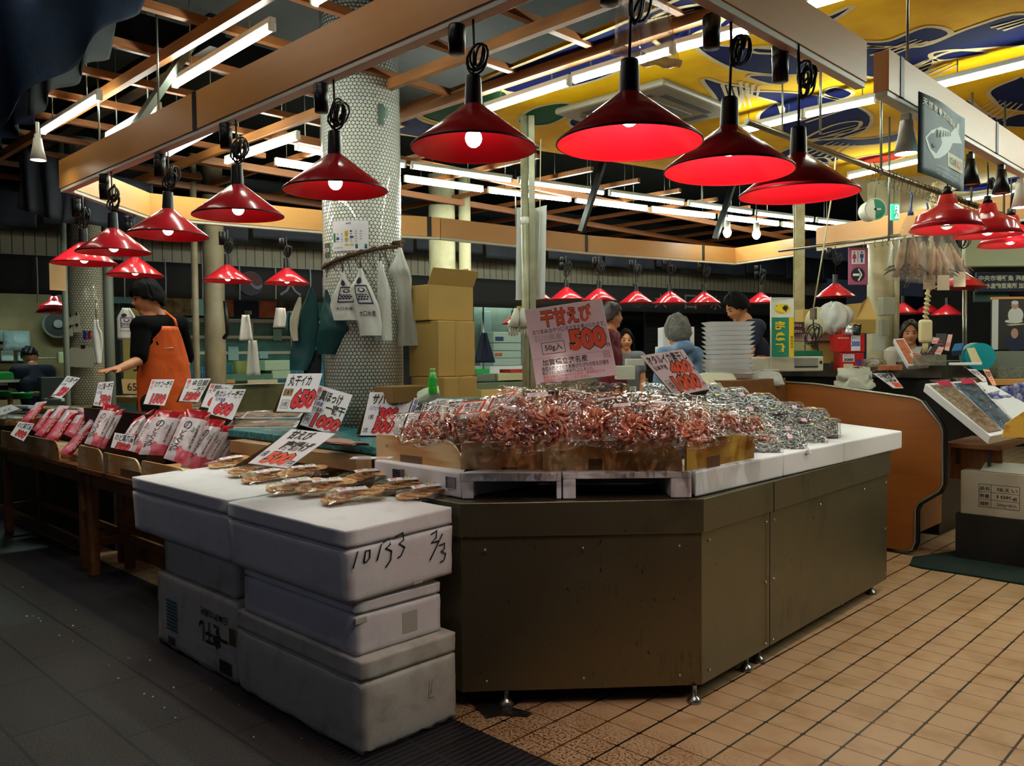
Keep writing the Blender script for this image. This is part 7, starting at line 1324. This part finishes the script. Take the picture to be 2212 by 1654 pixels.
def flight(px, py, off, L, lab, st=10, k=3.4):
    p = Pf(px, py, off); t = thing('ceiling_light', lab, 'ceiling light', T=Tf(V((p.x, p.y, 2.85))), group='ceiling lights inside the far stalls'); mb().box((0, -.1, .0), (L, .1, .05)).build('housing', tube_w, t); mb().box((.02, -.07, -.012), (L-.02, .07, -.0005)).build('diffuser', emis('cool_panel_%d' % px, 'd8fff4', st*k), t)
flight(5, 645, -1.2, 1.2, 'flat bright ceiling light inside the far left stall', 9); flight(400, 650, -1.5, 1.2, 'ceiling light inside the teal glass stall, left', 8); flight(560, 650, -1.5, 1.2, 'ceiling light inside the teal glass stall, right', 8); flight(1040, 660, -1.3, 1.0, 'ceiling light inside the stall between cardboard boxes and pole', 8)
# far left stall
frect('long wall shelf with white tubs in the far left stall', 'wall_shelf', 'shelf', -10, 738, 65, 743, -2.9, .35, pm('shelf_dark', '2c3434', .4, .4)); frect('lower wall shelf with white tubs in the far left stall', 'wall_shelf', 'shelf', -10, 780, 60, 785, -2.9, .35, bpy.data.materials['shelf_dark']); frect('short metal shelf right of the bending man', 'wall_shelf', 'shelf', 82, 772, 128, 776, -2.9, .3, alu)
for i, (x0, y0, x1, y1) in enumerate(((0,713,19,738),(2,756,30,780),(38,760,58,780))): frect('white plastic tub on the far left shelves, %s' % ('upper shelf', 'lower shelf by the edge', 'lower shelf beside the bandana')[i], 'plastic_tub', 'tub', x0, y0, x1, y1, -2.85, .22, pm('tub_white', 'c4d2d0', .4), grp='white tubs on the far left shelves', bev=.02)
frect('cream plastic tub at the right end of the far left stall', 'plastic_tub', 'tub', 126, 760, 140, 785, -2.7, .22, pm('tub_cream', 'b8b48a', .4), bev=.02)
q = Pf(36, 735, -2.8); tag(pillow(.32, .28, .09, 12).build('clear_bag', milky('bag_ice', 'b8d0d4', .5), None, 0, Tf(q) @ M4.Rotation(1.3, 4, 'X')), 'puffed clear bag on the upper far left shelf', 'bag')
t = thing('wall_fan', 'round wall fan in the far left stall', 'fan', T=Tf(Pf(124, 700, -3.2))); mb().cyl((0, 0, 0), (0, -.06, 0), .2, 32).build('housing', pm('fan_grey', '6e746a', .5), t); mb().cyl((0, -.061, 0), (0, -.07, 0), .165, 32).build('grille', pm('fan_dark', '1c2422', .4), t); mb().cyl((0, -.07, 0), (0, -.12, 0), .06, 20).build('motor', pm('fan_motor', '8a908c', .4, .4), t)
frect('green plastic tray at the far left edge', 'green_tray', 'tray', -20, 803, 31, 822, -.9, .4, gb, bev=.02); frect('white topped bench in the far left stall', 'stall_bench', 'bench', -40, 820, 62, 826, -.9, .8, tube_w); frect('stainless bench in front of the bending man', 'stall_bench', 'bench', -40, 832, 140, 862, -1.3, .9, pm('bench_steel', '4a4e46', .4, .6))
frect('low metal counter below the tile pillar in the far stall', 'stall_counter', 'counter', 90, 815, 150, 880, -.2, .5, pm('counter_steel2', '3f4a46', .4, .4))
# papers on the far tiled pillar
pv = lambda px, py: Pd(px, py, 7.83)
for i, (x0, y0, x1, y1) in enumerate(((150,683,160,702),(161,679,174,700),(160,703,177,718),(150,706,159,726),(145,750,162,792),(162,750,203,793))):
    a, c_ = pv(x0, y1), pv(x1, y0); w = (pv(x1, y1)-a).length; t = thing('paper_notice', 'paper notice clipped on the far tiled pillar, %s' % ('top left', 'top right', 'middle right', 'middle left', 'long lower one', 'large lower sheet')[i], 'notice', a, math.atan2(RT.y, RT.x), 'notices clipped on the far tiled pillar'); mb().box((0, -.012, 0), (w, -.01, c_.z-a.z)).build('paper', pm('notice_paper', 'b4b29c', .7), t); mb().box((w*.4, -.02, c_.z-a.z-.01), (w*.6, -.013, c_.z-a.z+.02)).build('clip', pen, t)
b = mb()
for k, (x0, m) in enumerate(((181, 0), (189, 1))): a = pv(x0, 733); b.box((a-o*0)[:] if 0 else (k*.04, -.012, 0), (k*.04+.034, -.01, .08), m)
tag(b.build('card_sticker', [pm('sticker_blue', '1c2f7c', .5), pm('sticker_red2', '8a1c2c', .5)], None, 0, frame(pv(181, 733), RT, z=UP)), 'blue and red card sticker on the far tiled pillar', 'sticker')
t = thing('carrier_bags', 'white carrier bag sheaf hanging in front of the far tiled pillar', 'bag', Pd(208, 690, 7.0)); prf = [(0,4),(25,5),(35,10),(70,11),(100,9),(130,7)]
k_ = 7.0/FOC; mb().grid(lambda u, v: (lambda f: RT*((u-.5)*2*(prf[int(f)][1]*(1-f % 1)+prf[min(5, int(f)+1)][1]*(f % 1))*k_)-UP*((prf[int(f)][0]*(1-f % 1)+prf[min(5, int(f)+1)][0]*(f % 1))*k_*.75)+FW*.01*math.sin(u*7+v*4))((1-v)*4.99), 12, 16).build('sheaf', bagw, t, sol=.012)
mb().cyl(UP*.0, UP*.16, .006, 6).build('hook', alu, t)
t = thing('carrier_bags', 'printed white carrier bag sheaf hanging left of the man in the orange apron', 'bag', Pd(272, 665, 6.6)); k_ = 6.6/FOC
S3 = lambda u, v, h=0: RT*((u-.5)*2*(6+(13 if v < .7 else 13*(1-v)/.3))*k_)-UP*((1-v)*68*k_)-FW*(h+.012*math.sin(u*6)); mb().grid(S3, 12, 12).build('sheaf', bagw, t, sol=.012); b = mb(); shopprint(b, lambda u, v, h: S3(u, v, h+.008)); b.build('print', [inkb, bagw], t)
t = thing('shop_sign', 'narrow yellow vertical signboard with black characters behind the man in the orange apron', 'sign', T=Tf(Pf(268, 835, .0))); mb().box((0, 0, 0), (.28, .03, .9)).build('board', pm('sign_yellow', 'a8924a', .6), t); b = mb(); [letter(b, lambda u, v, h: V((u, -.002-h, v)), ch, .07, .68-.17*i, .22, .82-.17*i, 0, .03) for i, ch in enumerate('方様おり')]; b.build('lettering', pen, t)
frect('dark doorway column beside the yellow vertical signboard', 'door_post', 'post', 246, 655, 262, 860, -.2, .1, pm('post_dark', '0c1416', .5)); frect('tall dark blue display with lit edge behind the printed carrier bags', 'display_case', 'display case', 262, 655, 300, 860, -.9, .4, pm('case_teal', '1d3a3c', .3))
# teal glass stall: photo panels, window wall, wainscot, freezer
PH = [pm('photo_shellfish', '8a6a5c', .5, var='d8c8b0', vs=9), pm('photo_orange', 'b4482c', .5, var='d88a5a', vs=8), pm('photo_navy', '10183a', .5, var='1c2858', vs=4), pm('photo_salmon', 'c0503c', .5, var='d88468', vs=7), pm('photo_dark', '1c1a1e', .5, var='7a6a60', vs=9)]
for i, (x0, y0, x1, y1, k, l) in enumerate(((322,652,414,680,0,'photo panel of shellfish above the teal glass, behind the man in the orange apron'),(484,658,505,684,1,'photo panel of orange fish roe above the teal glass'),(506,659,560,686,2,'navy photo panel with a shop emblem above the teal glass'),(560,660,596,686,3,'photo panel of red fish fillets above the teal glass'),(598,662,680,690,4,'dark photo panel of seafood above the teal glass'))):
    o, w, h, T = frect(l, 'photo_panel', 'photo panel', x0, y0-14, x1, y1, -1.0, .05, PH[k], grp='photo panels above the teal glass stall')
    if k == 2: b = mb(); letter(b, lambda u, v, s: V((u*w, -.003-s, v*h)), '大口水産', .4, .15, .7, .4, 0, .04); b.build('lettering', whl, o)
frect('black ledge under the photo panels', 'panel_ledge', 'ledge', 300, 682, 700, 688, -1.02, .1, blk)
o, w, h, T = frect('large teal glass front with metal frames in the far stall', 'stall_window', 'window', 300, 690, 700, 790, -1.3, .06, tealw)
for x in (.1, .33, .57, .8): mb().box((w*x, -.03, 0), (w*x+.05, -.001, h)).build('frame_post', alu, o)
for z in (.28, .62, .97): mb().box((0, -.025, h*z-.02), (w, -.0015, h*z+.02)).build('frame_rail', alu, o)
for x, z, ww, hh, k in ((.45,.12,.14,.3,0),(.62,.15,.12,.16,0),(.7,.55,.12,.25,1),(.4,.1,.1,.35,1)): mb().box((w*x, -.034, h*z), (w*x+ww, -.031, h*(z+hh))).build('paper', pm('paper_pale', '8ab0ae', .5) if k == 0 and 'paper_pale' not in bpy.data.materials else bpy.data.materials['paper_pale'], o)
wt = NT('blue_wall_tile'); v = wt.coord(); br2 = wt.n('ShaderNodeTexBrick', _Vector=wt.n('ShaderNodeMapping', _Vector=v, _Rotation=(PI/2, 0, 0)).outputs[0], offset=0); br2.inputs['Scale'].default_value = 1; br2.inputs['Brick Width'].default_value = .1; br2.inputs['Row Height'].default_value = .1; br2.inputs['Mortar Size'].default_value = .004; br2.inputs['Color1'].default_value = (.02, .14, .24, 1); br2.inputs['Color2'].default_value = (.03, .17, .28, 1); br2.inputs['Mortar'].default_value = (.15, .3, .35, 1)
wt.set('Base Color', br2.outputs[0]); wt.set('Roughness', .25); frect('blue tiled wainscot below the teal glass', 'tiled_wainscot', 'wainscot', 300, 790, 700, 850, -1.25, .1, wt.m)
t = thing('plastic_bucket', 'tall olive yellow bucket in front of the blue tiles', 'bucket', Pf(540, 812, -.7)); z_ = t.location.z; mb().lathe([(0, -.25), (.19, -.25), (.215, .2), (.2, .2), (.18, -.2)], 28).build('bucket', pm('bucket_olive', '8c8a34', .5), t)
for i, (x0, y0, x1, y1) in enumerate(((572,778,628,800),(588,800,628,818))): frect('pale foam box right of the olive bucket, %s' % ('upper', 'lower')[i], 'foam_box', 'foam box', x0, y0, x1, y1, -.2, .4, pm('foam_green', 'a8bc9c', .6), grp='foam boxes in the teal glass stall', bev=.01)
frect('stainless counter of the teal glass stall with a wide metal front', 'stall_counter', 'counter', 455, 828, 690, 905, .2, .6, pm('counter_oliv', '55533c', .35, .6, var='6a6848', vs=4), bev=.01); frect('glass sheets stacked on the stall counter', 'glass_sheets', 'glass', 488, 808, 590, 822, .0, .5, milky('glass_green', '6a9a86', .6, .1)); frect('pale pink price strip on the stall counter edge', 'price_strip', 'price strip', 535, 820, 600, 828, .3, .02, pm('strip_pink', 'c8a890', .6)); frect('orange and green price strip left on the stall counter edge', 'price_strip', 'price strip', 460, 820, 508, 828, .3, .02, pm('strip_orange', 'c88a4a', .6))
for (px, py, w, h, l, m) in ((532,680,14,55,'white bag sheaf hanging in front of the navy photo panel',bagw),(605,665,16,42,'white bag sheaf hanging left of the teal sheaf',bagw),(628,672,11,45,'teal and clear sheaf hanging under the banner character',teals),(546,735,14,75,'twisted clear bag hanging on a wire in the teal glass stall',mil)):
    p = Pd(px, py, 7.4); k_ = 7.4/FOC; tag(mb().grid(lambda u, v: RT*((u-.5)*w*2*k_*(1-.5*v))-UP*(h*k_*(1-v))+FW*.02*math.sin(u*7+px), 10, 10).build('bag_sheaf', m, None, 0, M4.Translation(p), sol=.02), l, 'bag', 'bag sheaves hanging in the teal glass stall')
mb_ = mb().tube([Pd(486, 650, 8.0), Pd(490, 690, 8.0), Pd(492, 720, 8.0), Pd(484, 730, 8.05)], .02, 8); tag(mb_.build('black_hose', cordm), 'thick black hose beside the far grey columns', 'hose')
# stall between the cardboard boxes and the pole
frect('pale back wall sheet of the stall seen right of the cardboard boxes', 'partition_board', 'panel', 1025, 640, 1180, 840, -1.6, .05, pm('panel_pale', '7d8878', .6, var='6a766a', vs=3))
for i, (y0, y1) in enumerate(((717,740),(741,757),(758,773),(774,789))): frect('stacked white tub across the aisle, %s' % ('top one with a blue label', 'second one', 'third one with an orange label', 'bottom one')[i], 'plastic_tub', 'tub', 1066, y0, 1126, y1, -.6, .4, pm('tub_pale', 'a9beb2', .5) if i == 0 else bpy.data.materials['tub_pale'], grp='stacked white tubs across the aisle', bev=.01)
for i, (x0, y0, x1, y1, c_) in enumerate(((1070,727,1088,736,'1c3050'),(1070,762,1085,769,'b8602c'))): o, w, h, T = frect('x', 'label', 'label', x0, y0, x1, y1, -.59, .004, col(c_, .5)); del o['label'], o['category']; pr_ = [q for q in C.objects if q.name.startswith('plastic_tub')][-4 if i == 0 else -2]; o.parent = pr_; o.matrix_parent_inverse = pr_.matrix_world.inverted() if 0 else pr_.matrix_basis.inverted()
frect('white foam slabs under the stacked tubs', 'foam_slab', 'foam slab', 1058, 790, 1130, 806, -.55, .5, foamc); frect('green crate right of the cardboard boxes', 'green_crate', 'crate', 1028, 797, 1058, 807, -.3, .4, gb); frect('perforated cream crate below the stacked tubs', 'plastic_crate', 'crate', 1076, 806, 1140, 821, .3, .4, pm('crate_cream', 'b8ae84', .5)); frect('red crate left of the pink price board', 'plastic_crate', 'crate', 1103, 797, 1165, 822, .1, .3, pm('crate_red', 'a8261a', .45)); frect('pile of flat grey trays right of the cardboard boxes', 'tray_pile', 'trays', 1030, 807, 1078, 822, .25, .4, pm('tray_grey', '76786a', .4, .3)); frect('long bench under the crates right of the cardboard boxes', 'packing_bench', 'bench', 1030, 822, 1400, 845, .5, .6, pm('bench_olive', '5f6448', .6)); frect('cardboard boxes standing under the long bench', 'cardboard_box', 'box', 1040, 840, 1180, 878, .7, .4, kb)
t = thing('hanging_coat', 'dark navy coat hanging from a rail left of the stacked tubs', 'coat', Pf(1045, 740, -.3)); mb().grid(lambda u, v: V((0, 0, 0))+t_f*((u-.5)*(.06+.3*(1-v)))+UP*(.45*v-.3)+n_f*.03*math.sin(u*9), 14, 10).build('coat', nvs, t, sol=.03); tag(mb().cyl(Pf(1044, 660, -.35), Pf(1044, 800, -.35), .012, 8).build('stand_pole', alu), 'thin steel pole beside the hanging coat', 'pole')
for i, (x0, y0, x1, y1, l) in enumerate(((1042,672,1060,690,'lit notice sheet with a bright strip in the stall'),(1040,690,1062,740,'fish chart sheet on the stall wall'))): frect(l, 'chart_sheet', 'chart', x0, y0, x1, y1, -1.5, .01, pm('chart_pale', '8ca09a', .6) if i == 0 else bpy.data.materials['chart_pale'])
# white boxes behind the grey haired woman
for i, (x0, y0, x1, y1) in enumerate(((1432,706,1500,748),(1426,748,1500,790))): fbox('white foam box behind the grey haired woman, %s' % ('upper', 'lower')[i], x0, y0, x1, y1, 8.6, .3, foamc, 'foam_box', 'foam box', grp='foam boxes behind the grey haired woman')
fbox('white cup like roll of paper on the bench between the price boards', 1332, 790, 1372, 820, 6.0, .12, pm('roll_white', 'c9cbb8', .6), 'paper_box', 'box'); fbox('low white carton left of the squid price card', 1357, 775, 1392, 790, 6.6, .2, pm('carton_white', 'bfc0b4', .6), 'carton', 'box')
# roller shutters
sh_ = NT('dark_shutter'); s = sh_.n('ShaderNodeSeparateXYZ', _0=sh_.n('ShaderNodeTexCoord').outputs['Object']); fz = sh_.math('FRACT', sh_.math('MULTIPLY', s.outputs[2], 11)); sh_.set('Base Color', sh_.mix(fz, '0a0c0c', '1a201e')); sh_.set('Roughness', .45); sh_.bump(fz, 1, .02); sh_ = sh_.m
for i, (x0, x1) in enumerate(((1395,1520),(1530,1700),(1930,2030),(2050,2150))): frect('dark ribbed roller shutter, %s' % ('behind the grey haired woman', 'behind the man in navy', 'behind the woman with the white top', 'right of the thin upright rails')[i], 'roller_shutter', 'shutter', x0, 640, x1, 850, -.4 if i < 2 else -.2, .05, sh_, grp='dark roller shutters across the far aisle')
# right hand background
fbox('pale green bulkhead above the navy signboard at the right edge', 2085, 505, 2300, 575, 7.9, .1, pm('bulkhead_green', 'b8c09c', .6), 'bulkhead', 'panel'); bh = C.objects[-1]
t, w, h = fbox('navy signboard with two rows of white characters, right edge', 2110, 588, 2260, 630, 8.1, .04, pm('sign_navy', '14183c', .6), 'shop_sign', 'sign'); b = mb(); fn = lambda u, v, k: V((u*w, -.002-k, v*h)); letter(b, fn, '中央市場鮮魚 海産物珍味', .02, .55, .98, .85, 0, .03); letter(b, fn, '水産物直売所 加工品各種', .12, .15, .98, .45, 0, .03); b.build('lettering', pm('sign_cream', 'c0bc98', .6), t)
fbox('dark upper wall panel behind the navy signboard', 2085, 575, 2300, 640, 8.4, .06, blackc, 'wall_panel', 'panel'); fbox('dark green picture panel below the navy signboard', 2105, 628, 2180, 652, 8.2, .03, pm('picture_green', '14302c', .5, var='2c4a40', vs=6), 'picture_panel', 'panel')
for px in (2081, 2087): tag(mb().cyl(Pd(px, 625, 7.7), Pd(px, 800, 7.7), .009, 8).build('upright_rail', alu), 'thin upright steel rail right of the gift boxes', 'rail', 'thin upright rails')
struct(mb().box((0, 0, 0), (6, .1, 4.2)).build('wall_far_right', pm('far_wall_dark', '0d0f0e', .7), None, 0, M4.Translation(Pd(2000, 800, 13)*1 - V((0, 0, Pd(2000, 800, 13).z))) @ frame((0, 0, 0), RT, z=UP)))
# ================================================================ SHELL, LIGHT, RENDER SETTINGS
w = bpy.data.worlds.new('world'); bpy.context.scene.world = w; w.use_nodes = True; bg = w.node_tree.nodes['Background']; bg.inputs[0].default_value = (.5, .55, .8, 1); bg.inputs[1].default_value = .016
# weak cool fill light added behind the viewer for the walkway faces
a = bpy.data.lights.new('aisle_fill_light', 'AREA'); a.shape = 'RECTANGLE'; a.size = 3; a.size_y = 1.0; a.energy = 5; a.color = (.72, .74, 1); ao = bpy.data.objects.new('aisle_fill_light', a); C.objects.link(ao); ao.location = (-3, -2.5, 3.4); ao.rotation_euler = V((.0, .75, -.65)).to_track_quat('-Z', 'Y').to_euler()
# unseen tubes added over the right tiled aisle to brighten the counter side
for i, (x, y) in enumerate(((.1, 5.6), (1.4, 5.6), (.1, 6.6), (1.4, 6.6), (.1, 7.6), (1.4, 7.6), (.1, 8.6), (1.4, 8.6))):
    batten((x-.6, y, 3.17), (x+.6, y, 3.17), 'fluorescent light over the tiled walkway', 'fluorescent lights over the tiled walkway')
for x in (-5.4, -3.9, -2.4): batten((x-.6, 1.22, 3.14), (x+.6, 1.22, 3.14), 'fluorescent light over the paved walkway', 'fluorescent lights over the paved walkway', dim=True)  # unseen dim tubes added to brighten the front fascia beam
for k in ('lit', 'deep', 'dark', 'bell'):
    if k not in USED:
        for c_ in list(PROTO[k].children): bpy.data.objects.remove(c_)
        bpy.data.objects.remove(PROTO[k])
sc = bpy.context.scene; sc.view_settings.view_transform = 'Standard'; sc.view_settings.look = 'None'; sc.view_settings.gamma = 1; sc.view_settings.use_curve_mapping = False; sc.view_settings.exposure = 0.6
sc.cycles.use_denoising = True; sc.cycles.max_bounces = 6; sc.cycles.diffuse_bounces = 3; sc.cycles.glossy_bounces = 3; sc.cycles.transparent_max_bounces = 24; sc.cycles.transmission_bounces = 4; sc.cycles.sample_clamp_indirect = 4; sc.cycles.caustics_reflective = False; sc.cycles.caustics_refractive = False
# wet patch and foam crumbs
wp = NT('wet_patch'); wp.set('Base Color', (.02, .018, .015, 1)); wp.set('Roughness', .04); wp.bump(wp.noise(wp.coord(), 30, 4, .6, 1), .6, .02); o_w = [Pz(x, y, .002) for x, y in ((1010,1512),(1060,1505),(1110,1500),(1128,1512),(1105,1528),(1150,1540),(1140,1548),(1080,1545),(1050,1552),(1030,1530))]
tag(mb().prism(o_w, (0, 0, .003)).build('water_puddle', wp.m), 'wet glinting patch on the tiles below the left corner of the steel counter', 'puddle')
b = mb()
for i in range(26): p = Pz(R.uniform(60, 620), R.uniform(1240, 1610), .0); p.y = R.uniform(1.45, 1.74); b.ball(p+V((0, 0, .003)), R.uniform(.002, .006), 5)
tag(b.build('foam_crumbs', foamc), 'scattered white foam crumbs on the paving by the drain cover', 'crumbs', None, 'stuff')
